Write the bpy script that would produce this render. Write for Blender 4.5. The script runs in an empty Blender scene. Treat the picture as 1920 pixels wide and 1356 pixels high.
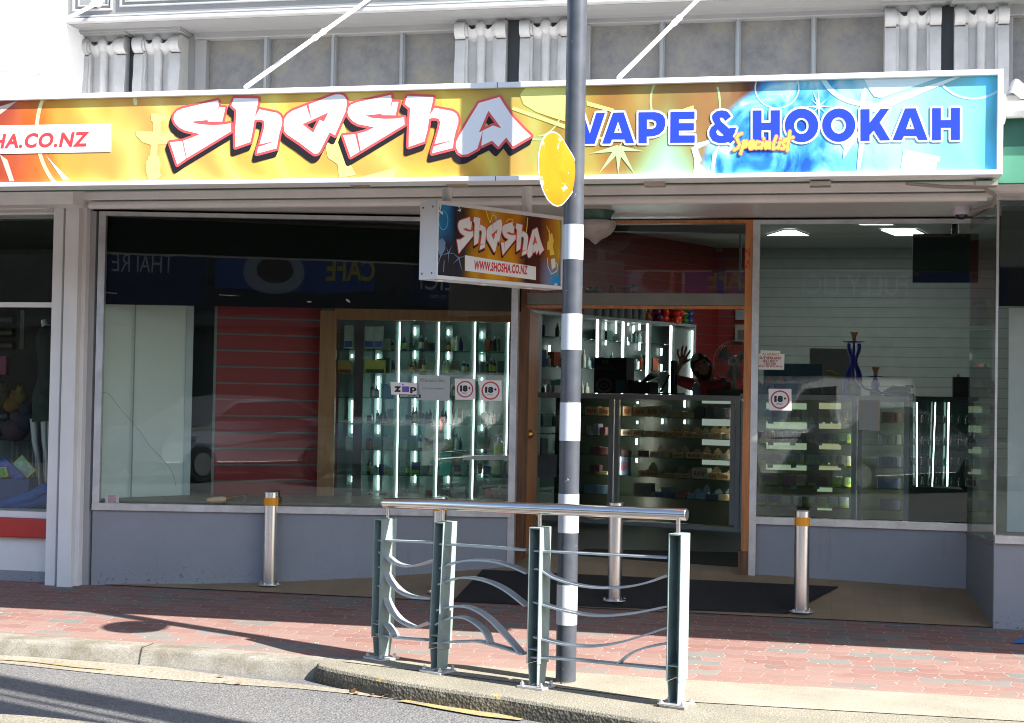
import bpy, bmesh, math, random
from math import sin, cos, tan, pi, radians, atan2, sqrt
from mathutils import Vector, Matrix
from mathutils.geometry import tessellate_polygon, delaunay_2d_cdt
random.seed(7)
SC = bpy.context.scene
COL = SC.collection

# ---------------------------------------------------------------- camera
EYE = 1.5
FPX, CX, CY = 2716.0, 960.0, 678.0            # focal length and centre, in photo pixels
YAW, PITCH, ROLL = radians(11.7), math.atan(59 / 2716), 0.018
CAM = Vector((0, 0, EYE))
_f = Vector((-sin(YAW) * cos(PITCH), cos(YAW) * cos(PITCH), sin(PITCH)))
_r0 = Vector((cos(YAW), sin(YAW), 0))
_u0 = _r0.cross(_f)
_r = _r0 * cos(ROLL) + _u0 * sin(ROLL)
_u = _u0 * cos(ROLL) - _r0 * sin(ROLL)
cam = bpy.data.cameras.new('camera')
camo = bpy.data.objects.new('camera', cam)
COL.objects.link(camo)
camo.matrix_world = Matrix(((_r.x, _u.x, -_f.x, 0), (_r.y, _u.y, -_f.y, 0), (_r.z, _u.z, -_f.z, EYE), (0, 0, 0, 1)))
cam.sensor_width = 36.0
cam.lens = 36.0 * FPX / 1920
cam.clip_start = 0.1
cam.clip_end = 3000
SC.camera = camo

# ---------------------------------------------------------------- light
SUNV = Vector((1.06, -0.42, 1.0)).normalized()      # towards the sun
sun = bpy.data.lights.new('sun', 'SUN')
sun.energy = 4.8
sun.angle = radians(0.5)
sun.color = (1.0, 0.96, 0.9)
suno = bpy.data.objects.new('sun', sun)
COL.objects.link(suno)
suno.rotation_euler = SUNV.to_track_quat('Z', 'Y').to_euler()
suno.location = (20, -10, 20)
W = bpy.data.worlds.new('World')
SC.world = W
W.use_nodes = True
nt = W.node_tree
sky = nt.nodes.new('ShaderNodeTexSky')
sky.sky_type = 'NISHITA'
sky.sun_disc = False
sky.sun_elevation = math.asin(SUNV.z)
sky.sun_rotation = atan2(SUNV.x, SUNV.y)
nt.links.new(sky.outputs[0], nt.nodes['Background'].inputs[0])
nt.nodes['Background'].inputs[1].default_value = 0.095
SC.view_settings.view_transform = 'Standard'
SC.view_settings.look = 'None'
SC.view_settings.gamma = 1
SC.view_settings.exposure = 1.7
SC.render.engine = 'CYCLES'
SC.cycles.filter_width = 1.05
SC.cycles.max_bounces = 10
SC.cycles.transparent_max_bounces = 24
SC.cycles.glossy_bounces = 4
SC.cycles.sample_clamp_indirect = 6
SC.cycles.caustics_reflective = False
SC.cycles.caustics_refractive = False

# ---------------------------------------------------------------- measuring: photo pixel -> place in the world
def ray(px, py):
    return _f * FPX + _r * (px - CX) + _u * (CY - py)
def onY(px, py, Y):
    d = ray(px, py); return CAM + d * (Y / d.y)
def onZ(px, py, z=0.0):
    d = ray(px, py); return CAM + d * ((z - EYE) / d.z)
FH = Vector((-sin(YAW), cos(YAW), 0))
RH = Vector((cos(YAW), sin(YAW), 0))
def onD(px, py, D):
    d = ray(px, py); return CAM + d * (D / d.dot(FH))
def onP(px, py, P, N):
    d = ray(px, py); return CAM + d * ((P - CAM).dot(N) / d.dot(N))
SLOPE = 0.025
YK = 7.43
def gz(Y):
    return (Y - YK) * SLOPE
def onG(px, py):                                     # on the gently rising footpath
    d = ray(px, py)
    t = ((0 - YK) * SLOPE - EYE) / (d.z - SLOPE * d.y)
    return CAM + d * t

# ---------------------------------------------------------------- materials
MATS = {}
def _sock(b, n): return b.inputs[n]
def mat(name, col, rough=0.6, metal=0.0, var=0.06, scale=6.0, bump=0.0, bscale=40.0, emit=0.0, spec=0.5, dirt=0.0, coat=0.0, stretch=None):
    if name in MATS: return MATS[name]
    m = bpy.data.materials.new(name); m.use_nodes = True
    t = m.node_tree; b = t.nodes['Principled BSDF']
    b.inputs['Roughness'].default_value = rough
    b.inputs['Metallic'].default_value = metal
    b.inputs['Specular IOR Level'].default_value = spec
    if coat: b.inputs['Coat Weight'].default_value = coat
    tc = t.nodes.new('ShaderNodeTexCoord')
    src = tc.outputs['Object']
    if stretch:
        mp = t.nodes.new('ShaderNodeMapping'); mp.inputs['Scale'].default_value = stretch
        t.links.new(src, mp.inputs[0]); src = mp.outputs[0]
    n = t.nodes.new('ShaderNodeTexNoise'); n.inputs['Scale'].default_value = scale
    n.inputs['Detail'].default_value = 6; n.inputs['Roughness'].default_value = 0.65
    t.links.new(src, n.inputs['Vector'])
    r = t.nodes.new('ShaderNodeValToRGB')
    r.color_ramp.elements[0].position = 0.3; r.color_ramp.elements[1].position = 0.7
    lo = [max(0, c * (1 - var - dirt)) for c in col]; hi = [min(1, c * (1 + var)) for c in col]
    r.color_ramp.elements[0].color = (*lo, 1); r.color_ramp.elements[1].color = (*hi, 1)
    t.links.new(n.outputs['Fac'], r.inputs[0])
    t.links.new(r.outputs[0], b.inputs['Base Color'])
    if emit:
        b.inputs['Emission Color'].default_value = (*col, 1); b.inputs['Emission Strength'].default_value = emit
    if bump:
        n2 = t.nodes.new('ShaderNodeTexNoise'); n2.inputs['Scale'].default_value = bscale; n2.inputs['Detail'].default_value = 4
        t.links.new(src, n2.inputs['Vector'])
        bp = t.nodes.new('ShaderNodeBump'); bp.inputs['Strength'].default_value = bump; bp.inputs['Distance'].default_value = 0.01
        t.links.new(n2.outputs['Fac'], bp.inputs['Height']); t.links.new(bp.outputs[0], b.inputs['Normal'])
    MATS[name] = m
    return m
def emis(name, col, s):
    m = bpy.data.materials.new(name); m.use_nodes = True
    t = m.node_tree; t.nodes.clear()
    e = t.nodes.new('ShaderNodeEmission'); e.inputs[0].default_value = (*col, 1); e.inputs[1].default_value = s
    o = t.nodes.new('ShaderNodeOutputMaterial'); t.links.new(e.outputs[0], o.inputs[0])
    return m
def glass_mat(name, tint=(0.86, 0.93, 0.9), rough=0.0, ior=1.5, wav=0.0, gain=1.0):
    m = bpy.data.materials.new(name); m.use_nodes = True
    t = m.node_tree; t.nodes.clear(); N = t.nodes.new; L = t.links.new
    tr = N('ShaderNodeBsdfTransparent'); tr.inputs[0].default_value = (*tint, 1)
    gl = N('ShaderNodeBsdfGlossy'); gl.inputs['Roughness'].default_value = rough
    geo = N('ShaderNodeNewGeometry')
    mul = N('ShaderNodeMath'); mul.operation = 'MULTIPLY_ADD'
    mul.inputs[1].default_value = 1 / ior - ior; mul.inputs[2].default_value = ior
    L(geo.outputs['Backfacing'], mul.inputs[0])
    fr = N('ShaderNodeFresnel'); L(mul.outputs[0], fr.inputs['IOR'])
    g = N('ShaderNodeMath'); g.operation = 'MULTIPLY'; g.use_clamp = True; g.inputs[1].default_value = gain
    L(fr.outputs[0], g.inputs[0])
    if wav:
        tc = N('ShaderNodeTexCoord'); ns = N('ShaderNodeTexNoise'); ns.inputs['Scale'].default_value = 1.3; ns.inputs['Detail'].default_value = 1
        L(tc.outputs['Object'], ns.inputs[0]); bp = N('ShaderNodeBump'); bp.inputs['Strength'].default_value = wav; bp.inputs['Distance'].default_value = 0.02
        L(ns.outputs['Fac'], bp.inputs['Height']); L(bp.outputs[0], gl.inputs['Normal'])
    mx = N('ShaderNodeMixShader'); L(g.outputs[0], mx.inputs[0]); L(tr.outputs[0], mx.inputs[1]); L(gl.outputs[0], mx.inputs[2])
    o = N('ShaderNodeOutputMaterial'); L(mx.outputs[0], o.inputs[0])
    MATS[name] = m
    return m

# ---------------------------------------------------------------- mesh helpers
class MB:
    def __init__(s): s.v = []; s.f = []
    def add(s, vs, fs):
        k = len(s.v); s.v += [Vector(v) for v in vs]; s.f += [tuple(i + k for i in f) for f in fs]; return s
    def box(s, x0, x1, y0, y1, z0, z1, M=None):
        vs = [Vector((x, y, z)) for z in (z0, z1) for y in (y0, y1) for x in (x0, x1)]
        if M is not None: vs = [M @ v for v in vs]
        return s.add(vs, [(0, 2, 3, 1), (4, 5, 7, 6), (0, 1, 5, 4), (2, 6, 7, 3), (0, 4, 6, 2), (1, 3, 7, 5)])
    def hexa(s, b, t):                               # bottom quad, top quad (lists of 4, same order)
        return s.add(list(b) + list(t), [(3, 2, 1, 0), (4, 5, 6, 7), (0, 1, 5, 4), (1, 2, 6, 5), (2, 3, 7, 6), (3, 0, 4, 7)])
    def wall(s, a, b, z0, z1, th, off=0.0):           # vertical slab from a to b (xy), thickness towards its left normal
        a = Vector((a[0], a[1], 0)); b = Vector((b[0], b[1], 0))
        n = Vector((-(b - a).y, (b - a).x, 0)).normalized()
        a = a + n * off; b = b + n * off
        q = [a, b, b + n * th, a + n * th]
        return s.hexa([Vector((p.x, p.y, z0)) for p in q], [Vector((p.x, p.y, z1)) for p in q])
    def prism(s, poly, fr, d0, d1):                   # 2D polygon in frame fr=(O,ex,ey,n), from depth d0 to d1 along n
        O, ex, ey, n = fr
        k = len(poly)
        A = [O + ex * p[0] + ey * p[1] + n * d0 for p in poly]; B = [O + ex * p[0] + ey * p[1] + n * d1 for p in poly]
        tri = tessellate_polygon([[Vector((p[0], p[1], 0)) for p in poly]])
        fs = [tuple(t) for t in tri] + [tuple(i + k for i in reversed(t)) for t in tri]
        fs += [(i, (i + 1) % k, (i + 1) % k + k, i + k) for i in range(k)]
        return s.add(A + B, fs)
    def tube(s, p0, p1, r, n=16, r1=None, cap=True):
        p0 = Vector(p0); p1 = Vector(p1); r1 = r if r1 is None else r1
        d = (p1 - p0).normalized(); a = d.orthogonal().normalized(); b = d.cross(a)
        vs = []
        for p, rr in ((p0, r), (p1, r1)):
            vs += [p + (a * cos(2 * pi * i / n) + b * sin(2 * pi * i / n)) * rr for i in range(n)]
        fs = [(i, (i + 1) % n, (i + 1) % n + n, i + n) for i in range(n)]
        if cap: fs += [tuple(reversed(range(n))), tuple(range(n, 2 * n))]
        return s.add(vs, fs)
    def path(s, pts, r, n=10, rs=None):
        pts = [Vector(p) for p in pts]; vs = []; m = len(pts)
        up = None
        for i, p in enumerate(pts):
            d = (pts[min(i + 1, m - 1)] - pts[max(i - 1, 0)]).normalized()
            if up is None: up = d.orthogonal().normalized()
            up = (up - d * up.dot(d)).normalized(); b = d.cross(up)
            rr = rs[i] if rs else r
            vs += [p + (up * cos(2 * pi * j / n) + b * sin(2 * pi * j / n)) * rr for j in range(n)]
        fs = [(i * n + j, i * n + (j + 1) % n, (i + 1) * n + (j + 1) % n, (i + 1) * n + j) for i in range(m - 1) for j in range(n)]
        fs += [tuple(reversed(range(n))), tuple(range((m - 1) * n, m * n))]
        return s.add(vs, fs)
    def strip(s, pts, wv, tv):                        # rectangular-section bar along a path; wv, tv half vectors (tv = None -> perpendicular in the plane of path and wv)
        pts = [Vector(p) for p in pts]; m = len(pts); vs = []
        for i, p in enumerate(pts):
            d = (pts[min(i + 1, m - 1)] - pts[max(i - 1, 0)]).normalized()
            t = d.cross(wv).normalized() * tv
            vs += [p + wv + t, p - wv + t, p - wv - t, p + wv - t]
        fs = [(i * 4 + j, i * 4 + (j + 1) % 4, (i + 1) * 4 + (j + 1) % 4, (i + 1) * 4 + j) for i in range(m - 1) for j in range(4)]
        fs += [(3, 2, 1, 0), tuple(range((m - 1) * 4, m * 4))]
        return s.add(vs, fs)
    def lathe(s, prof, c=(0, 0, 0), n=20, sx=1, sy=1):
        c = Vector(c); m = len(prof); vs = []
        for (r, z) in prof:
            vs += [c + Vector((cos(2 * pi * j / n) * r * sx, sin(2 * pi * j / n) * r * sy, z)) for j in range(n)]
        fs = [(i * n + j, i * n + (j + 1) % n, (i + 1) * n + (j + 1) % n, (i + 1) * n + j) for i in range(m - 1) for j in range(n)]
        if prof[0][0] > 1e-4: fs.append(tuple(reversed(range(n))))
        if prof[-1][0] > 1e-4: fs.append(tuple(range((m - 1) * n, m * n)))
        return s.add(vs, fs)
    def sphere(s, c, r, n=12, sc=(1, 1, 1)):
        prof = [(sin(pi * i / n) * r, -cos(pi * i / n) * r) for i in range(n + 1)]
        k = len(s.v); s.lathe([(max(a, 1e-5), b) for a, b in prof], (0, 0, 0), n * 2)
        for i in range(k, len(s.v)):
            v = s.v[i]; s.v[i] = Vector((v.x * sc[0], v.y * sc[1], v.z * sc[2])) + Vector(c)
        return s
    def flat(s, tris, fr, d=0.0):
        O, ex, ey, n = fr; P, T = tris
        return s.add([O + ex * p[0] + ey * p[1] + n * d for p in P], T)
    def build(s, name, material, parent=None, smooth=False, bevel=0.0, world=False, autos=None):
        me = bpy.data.meshes.new(name)
        off = parent.location.copy() if (parent is not None and world) else Vector((0, 0, 0))
        me.from_pydata([tuple(v - off) for v in s.v], [], s.f)
        me.update()
        bm = bmesh.new(); bm.from_mesh(me)
        bmesh.ops.recalc_face_normals(bm, faces=bm.faces[:]); bm.to_mesh(me); bm.free()
        me.materials.append(material)
        o = bpy.data.objects.new(name, me); COL.objects.link(o)
        if parent is not None: o.parent = parent
        if smooth:
            me.polygons.foreach_set('use_smooth', [True] * len(me.polygons))
            try:
                me.set_sharp_from_angle(angle=radians(40))
            except Exception: pass
        if bevel:
            b = o.modifiers.new('bevel', 'BEVEL'); b.width = bevel; b.segments = 2; b.limit_method = 'ANGLE'
        return o
def tag(o, label=None, cat=None, group=None, kind=None):
    if label: o['label'] = label
    if cat: o['category'] = cat
    if group: o['group'] = group
    if kind: o['kind'] = kind
    return o
def thing(name, label, cat, loc=(0, 0, 0), rz=0.0, group=None):
    o = bpy.data.objects.new(name, None); COL.objects.link(o)
    o.empty_display_size = 0.1
    o.location = loc; o.rotation_euler = (0, 0, rz)
    return tag(o, label, cat, group)
def copy_tree(o, parent=None):
    c = o.copy(); COL.objects.link(c); c.parent = parent
    for ch in list(o.children): copy_tree(ch, c)
    return c
def recopy(root, loc, rz, label):
    c = copy_tree(root); c.location = loc; c.rotation_euler = (0, 0, rz); c['label'] = label
    return c

# ---------------------------------------------------------------- flat lettering and artwork
def tri_of(polys):                                    # [outer, hole, ...] -> (points, triangles)
    allp = [p for q in polys for p in q]
    t = tessellate_polygon([[Vector((p[0], p[1], 0)) for p in q] for q in polys])
    return ([tuple(p) for p in allp], [tuple(x) for x in t])
def union(shapes):                                    # list of (points, tris) -> non-overlapping triangulation
    V = []; F = []
    for P, T in shapes:
        k = len(V); V += [Vector(p[:2]) for p in P]
        for t in T:
            a, b, c = (V[k + i] for i in t)
            ar = (b - a).cross(c - a) if hasattr((b - a), 'cross') else 0
            if abs(ar) < 1e-10: continue
            F.append([i + k for i in (t if ar > 0 else reversed(t))])
    r = delaunay_2d_cdt(V, [], F, 1, 1e-6)
    return ([tuple(v) for v in r[0]], [tuple(f) for f, og in zip(r[2], r[5]) if len(og)])
def boundary(P, T):
    cnt = {}
    for t in T:
        for i in range(3):
            e = (t[i], t[(i + 1) % 3]); k = (min(e), max(e)); cnt[k] = cnt.get(k, 0) + 1
    return [k for k, c in cnt.items() if c == 1]
def capsule(a, b, r, n=8):
    a = Vector(a[:2]); b = Vector(b[:2]); d = b - a
    ang = atan2(d.y, d.x)
    pts = [(b.x + r * cos(ang - pi / 2 + pi * i / (n // 2)), b.y + r * sin(ang - pi / 2 + pi * i / (n // 2))) for i in range(n // 2 + 1)]
    pts += [(a.x + r * cos(ang + pi / 2 + pi * i / (n // 2)), a.y + r * sin(ang + pi / 2 + pi * i / (n // 2))) for i in range(n // 2 + 1)]
    return (pts, [(0, i, i + 1) for i in range(1, len(pts) - 1)])
def merge(P, T, eps=1e-5):
    m = {}; Q = []; R = []
    for p in P:
        k = (round(p[0] / eps), round(p[1] / eps))
        if k not in m: m[k] = len(Q); Q.append((p[0], p[1]))
        R.append(m[k])
    return Q, [tuple(R[i] for i in t) for t in T if len({R[i] for i in t}) == 3]
def grow(sh, r):
    P, T = merge(*sh)
    return union([(P, T)] + [capsule(P[a], P[b], r) for a, b in boundary(P, T)])
def stroke(pts, r):
    return union([capsule(pts[i], pts[i + 1], r) for i in range(len(pts) - 1)])
def ring(cx, cy, rx, ry, w, a0=0, a1=360, n=36):
    return stroke([(cx + rx * cos(radians(a0 + (a1 - a0) * i / n)), cy + ry * sin(radians(a0 + (a1 - a0) * i / n))) for i in range(n + 1)], w)
def disc(cx, cy, rx, ry, n=32, a0=0):
    P = [(cx + rx * cos(2 * pi * i / n), cy + ry * sin(2 * pi * i / n)) for i in range(n)]
    return (P, [(0, i, i + 1) for i in range(1, n - 1)])
def star(cx, cy, spikes, w=0.16):
    sh = []
    for ang, ln in spikes:
        a = radians(ang); dx, dy = cos(a), sin(a); q = ln * w * 0.5
        sh.append(([(cx - dy * q, cy + dx * q), (cx + dy * q, cy - dx * q), (cx + dx * ln, cy + dy * ln)], [(0, 1, 2)]))
    return union(sh)
def xform(sh, f):
    return ([f(p) for p in sh[0]], sh[1])
def text_tris(s, bold=0.0, shear=0.0, space=1.0, align='CENTER'):
    c = bpy.data.curves.new('t', 'FONT'); c.body = s; c.size = 1.0; c.shear = shear; c.space_character = space
    c.align_x = 'LEFT'; c.resolution_u = 4; c.fill_mode = 'FRONT'; c.offset = bold * .8
    o = bpy.data.objects.new('t', c); COL.objects.link(o)
    me = bpy.data.meshes.new_from_object(o)
    me.calc_loop_triangles()
    P = [(v.co.x, v.co.y) for v in me.vertices]; T = [tuple(t.vertices) for t in me.loop_triangles]
    bpy.data.objects.remove(o); bpy.data.curves.remove(c); bpy.data.meshes.remove(me)
    P, T = merge(P, T, 1e-4)
    return P, T
def fit(sh, x0, x1, y0, y1):                          # stretch a shape into a rectangle
    P, T = sh
    ax = min(p[0] for p in P); bx = max(p[0] for p in P); ay = min(p[1] for p in P); by = max(p[1] for p in P)
    return ([(x0 + (p[0] - ax) / (bx - ax) * (x1 - x0), y0 + (p[1] - ay) / (by - ay) * (y1 - y0)) for p in P], T)
def label_text(s, frame, x0, x1, y0, y1, d, material, parent, bold=0.0, name='lettering', world=True, shear=0.0):
    mb = MB().flat(fit(text_tris(s, bold, shear), x0, x1, y0, y1), frame, d)
    return mb.build(name, material, parent, world=world)
# ================================================================ setting materials
def node_mat(name):
    m = bpy.data.materials.new(name); m.use_nodes = True
    return m, m.node_tree, m.node_tree.nodes['Principled BSDF'], m.node_tree.nodes.new, m.node_tree.links.new
def ramp(N, stops, interp='LINEAR'):
    r = N('ShaderNodeValToRGB'); cr = r.color_ramp; cr.interpolation = interp
    while len(cr.elements) > 1: cr.elements.remove(cr.elements[-1])
    cr.elements[0].position = stops[0][0]; cr.elements[0].color = (*stops[0][1], 1)
    for p, c in stops[1:]:
        e = cr.elements.new(p); e.color = (*c, 1)
    return r
def mix(N, L, fac, a, b, mode='MIX'):
    m = N('ShaderNodeMix'); m.data_type = 'RGBA'; m.blend_type = mode
    if isinstance(fac, (int, float)): m.inputs[0].default_value = fac
    else: L(fac, m.inputs[0])
    for s, v in ((6, a), (7, b)):
        if isinstance(v, tuple): m.inputs[s].default_value = (*v, 1)
        else: L(v, m.inputs[s])
    return m.outputs[2]
def noise(N, L, vec, scale, detail=5, rough=0.6, out='Fac', w=None):
    n = N('ShaderNodeTexNoise'); n.inputs['Scale'].default_value = scale; n.inputs['Detail'].default_value = detail
    n.inputs['Roughness'].default_value = rough; L(vec, n.inputs['Vector']); return n.outputs[out]
def setbump(N, L, b, h, strength, dist=0.01, prev=None):
    bp = N('ShaderNodeBump'); bp.inputs['Strength'].default_value = strength; bp.inputs['Distance'].default_value = dist
    L(h, bp.inputs['Height'])
    if prev is not None: L(prev, bp.inputs['Normal'])
    L(bp.outputs[0], b.inputs['Normal']); return bp.outputs[0]

def paver_mat():
    m, t, b, N, L = node_mat('brick_pavers')
    tc = N('ShaderNodeTexCoord'); v0 = tc.outputs['Object']
    sep = N('ShaderNodeSeparateXYZ'); L(v0, sep.inputs[0])
    def M(op, a, b_=None, c=None):
        n = N('ShaderNodeMath'); n.operation = op
        for i, x in enumerate((a, b_, c)):
            if x is None: continue
            if isinstance(x, (int, float)): n.inputs[i].default_value = x
            else: L(x, n.inputs[i])
        return n.outputs[0]
    # zig-zag interlocking edges: shift y by a triangle wave of x and the other way round
    def tri(x, per, amp):
        a = M('PINGPONG', x, per); return M('MULTIPLY_ADD', a, amp / per, -amp / 2)
    y2 = M('ADD', sep.outputs[1], tri(sep.outputs[0], 0.05875, 0.030))
    x2 = M('ADD', sep.outputs[0], tri(sep.outputs[1], 0.07, 0.02))
    cmb = N('ShaderNodeCombineXYZ'); L(x2, cmb.inputs[0]); L(y2, cmb.inputs[1])
    br = N('ShaderNodeTexBrick'); L(cmb.outputs[0], br.inputs['Vector'])
    br.offset = 0.5; br.inputs['Scale'].default_value = 1.0
    br.inputs['Brick Width'].default_value = 0.235; br.inputs['Row Height'].default_value = 0.1175
    br.inputs['Mortar Size'].default_value = 0.0046; br.inputs['Mortar Smooth'].default_value = 0.3
    br.inputs['Color1'].default_value = (0, 0, 0, 1); br.inputs['Color2'].default_value = (1, 1, 1, 1); br.inputs['Mortar'].default_value = (0.5, 0.5, 0.5, 1)
    big = noise(N, L, v0, 0.9, 3)
    sh = M('ADD', br.outputs['Color'], M('MULTIPLY_ADD', big, 0.9, -0.45))
    colr = ramp(N, [(0.0, (0.22, 0.112, 0.094)), (0.25, (0.245, 0.135, 0.114)), (0.5, (0.235, 0.145, 0.124)), (0.7, (0.265, 0.165, 0.14)), (0.80, (0.225, 0.115, 0.095)), (0.84, (0.15, 0.15, 0.138)), (1.0, (0.19, 0.185, 0.168))])
    L(sh, colr.inputs[0])
    fine = noise(N, L, v0, 160, 4, 0.7)
    fr = ramp(N, [(0.3, (0.72, 0.72, 0.72)), (0.7, (1.12, 1.12, 1.12))]); L(fine, fr.inputs[0])
    c1 = mix(N, L, 1.0, colr.outputs[0], fr.outputs[0], 'MULTIPLY')
    # the part nearest the kerb is dustier and paler
    mr = N('ShaderNodeMapRange'); mr.inputs[1].default_value = 8.25; mr.inputs[2].default_value = 7.5; mr.inputs[3].default_value = 0.0; mr.inputs[4].default_value = 0.6; mr.clamp = True
    L(M('ADD', sep.outputs[1], M('MULTIPLY_ADD', big, 0.9, -0.45)), mr.inputs[0])
    c2 = mix(N, L, mr.outputs[0], c1, (0.29, 0.20, 0.165))
    c3 = mix(N, L, br.outputs['Fac'], c2, (0.31, 0.225, 0.19))
    vo = N('ShaderNodeTexVoronoi'); vo.inputs['Scale'].default_value = 9.5; vo.inputs['Randomness'].default_value = 0.55; L(v0, vo.inputs['Vector'])
    dot = M('LESS_THAN', vo.outputs['Distance'], 0.075)
    c4 = mix(N, L, dot, c3, (0.50, 0.42, 0.36))
    L(c4, b.inputs['Base Color']); b.inputs['Roughness'].default_value = 0.85
    hh = M('MULTIPLY_ADD', br.outputs['Fac'], -1.0, M('MULTIPLY', fine, 0.25))
    setbump(N, L, b, hh, 0.9, 0.006)
    return m
def asphalt_mat():
    m, t, b, N, L = node_mat('asphalt')
    tc = N('ShaderNodeTexCoord'); v = tc.outputs['Object']
    f = noise(N, L, v, 75, 6, 0.85); g = noise(N, L, v, 1.1, 4)
    vo = N('ShaderNodeTexVoronoi'); vo.inputs['Scale'].default_value = 85; L(v, vo.inputs['Vector'])
    c = ramp(N, [(0.32, (0.08, 0.08, 0.08)), (0.5, (0.15, 0.148, 0.146)), (0.66, (0.30, 0.297, 0.29))]); L(f, c.inputs[0])
    d = ramp(N, [(0.3, (0.86, 0.86, 0.88)), (0.75, (1.1, 1.08, 1.04))]); L(g, d.inputs[0])
    c2 = mix(N, L, 1.0, c.outputs[0], d.outputs[0], 'MULTIPLY')
    e = ramp(N, [(0.0, (1.35, 1.35, 1.35)), (0.45, (0.9, 0.9, 0.9)), (0.8, (0.55, 0.55, 0.55))]); L(vo.outputs['Distance'], e.inputs[0])
    c3 = mix(N, L, 0.7, c2, mix(N, L, 1.0, c2, e.outputs[0], 'MULTIPLY'))
    L(c3, b.inputs['Base Color']); b.inputs['Roughness'].default_value = 0.85
    setbump(N, L, b, vo.outputs['Distance'], 0.9, 0.006)
    return m
def concrete_mat(name, lo, mid, hi, scale=60, bump=0.5, yellow=False, joints=False):
    m, t, b, N, L = node_mat(name)
    tc = N('ShaderNodeTexCoord'); v = tc.outputs['Object']
    f = noise(N, L, v, scale, 6, 0.75); g = noise(N, L, v, 2.2, 5)
    c = ramp(N, [(0.32, lo), (0.5, mid), (0.68, hi)]); L(f, c.inputs[0])
    d = ramp(N, [(0.3, (0.78, 0.78, 0.76)), (0.7, (1.08, 1.07, 1.05))]); L(g, d.inputs[0])
    c2 = mix(N, L, 1.0, c.outputs[0], d.outputs[0], 'MULTIPLY')
    if yellow:
        y = noise(N, L, v, 9, 4, 0.6); k = ramp(N, [(0.67, (0, 0, 0)), (0.72, (1, 1, 1))]); L(y, k.inputs[0])
        sp = noise(N, L, v, 70, 3, 0.7); k2 = ramp(N, [(0.45, (0, 0, 0)), (0.6, (1, 1, 1))]); L(sp, k2.inputs[0])
        mk = mix(N, L, 1.0, k.outputs[0], k2.outputs[0], 'MULTIPLY')
        c2 = mix(N, L, mk, c2, (0.62, 0.36, 0.05))
    if joints:
        sp_ = N('ShaderNodeSeparateXYZ'); L(v, sp_.inputs[0]); wob = N('ShaderNodeMath'); wob.operation = 'MULTIPLY_ADD'; wob.inputs[1].default_value = .03; L(noise(N, L, v, 14, 4), wob.inputs[0]); L(sp_.outputs[0], wob.inputs[2])
        pp_ = N('ShaderNodeMath'); pp_.operation = 'PINGPONG'; pp_.inputs[1].default_value = .62; L(wob.outputs[0], pp_.inputs[0])
        lt_ = N('ShaderNodeMath'); lt_.operation = 'LESS_THAN'; lt_.inputs[1].default_value = .006; L(pp_.outputs[0], lt_.inputs[0])
        c2 = mix(N, L, lt_.outputs[0], c2, (0.05, 0.045, 0.035))
        st_ = ramp(N, [(0.45, (0, 0, 0)), (0.62, (1, 1, 1))]); L(noise(N, L, v, 3.5, 6, .7), st_.inputs[0]); c2 = mix(N, L, st_.outputs[0], c2, mix(N, L, 1.0, c2, (.66, .62, .55), 'MULTIPLY'))
    L(c2, b.inputs['Base Color']); b.inputs['Roughness'].default_value = 0.9
    vo = N('ShaderNodeTexVoronoi'); vo.inputs['Scale'].default_value = scale * 1.1; L(v, vo.inputs['Vector'])
    setbump(N, L, b, vo.outputs['Distance'], bump, 0.006)
    return m
def tile_mat():
    m, t, b, N, L = node_mat('entrance_tile')
    tc = N('ShaderNodeTexCoord'); v = tc.outputs['Object']
    br = N('ShaderNodeTexBrick'); br.offset = 0.0; L(v, br.inputs['Vector']); br.inputs['Scale'].default_value = 1
    br.inputs['Brick Width'].default_value = 0.15; br.inputs['Row Height'].default_value = 0.15; br.inputs['Mortar Size'].default_value = 0.003
    br.inputs['Color1'].default_value = (0.30, 0.215, 0.13, 1); br.inputs['Color2'].default_value = (0.34, 0.245, 0.15, 1); br.inputs['Mortar'].default_value = (0.27, 0.20, 0.13, 1)
    g = noise(N, L, v, 1.7, 5); d = ramp(N, [(0.3, (0.72, 0.72, 0.70)), (0.7, (1.05, 1.05, 1.05))]); L(g, d.inputs[0])
    L(mix(N, L, 1.0, br.outputs['Color'], d.outputs[0], 'MULTIPLY'), b.inputs['Base Color'])
    b.inputs['Roughness'].default_value = 0.6
    return m
PAVER, ASPH, TILE = paver_mat(), asphalt_mat(), tile_mat()
KERBM = concrete_mat('kerb_concrete', (0.15, 0.135, 0.11), (0.255, 0.24, 0.205), (0.37, 0.355, 0.315), 130, 0.12, False, True)
AGG = concrete_mat('exposed_aggregate', (0.10, 0.09, 0.065), (0.225, 0.205, 0.16), (0.42, 0.395, 0.33), 110, 0.4, True)
SMOOTHC = concrete_mat('brushed_concrete', (0.22, 0.20, 0.155), (0.29, 0.265, 0.21), (0.37, 0.345, 0.285), 110, 0.3)
RZ = -0.085
def xy(v): return Vector((v.x, v.y, 0))

# road
kt = [onZ(-900, 1150), onZ(-300, 1176), onZ(0, 1200), onZ(300, 1218), onZ(467, 1233), onZ(640, 1247), onZ(760, 1255)]  # kerb top front edge
gb = [onZ(-900, 1130), onZ(-300, 1165), onZ(0, 1188), onZ(300, 1208), onZ(467, 1222), onZ(690, 1239), onZ(1290, 1279), onZ(1920, 1316), onZ(2600, 1352), onZ(6000, 1500)]
MB().add([(-400, -300, RZ), (400, -300, RZ), (400, 9.0, RZ), (-400, 9.0, RZ)], [(0, 1, 2, 3)]).build('road', ASPH)
tag(bpy.data.objects['road'], kind='structure')
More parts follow.
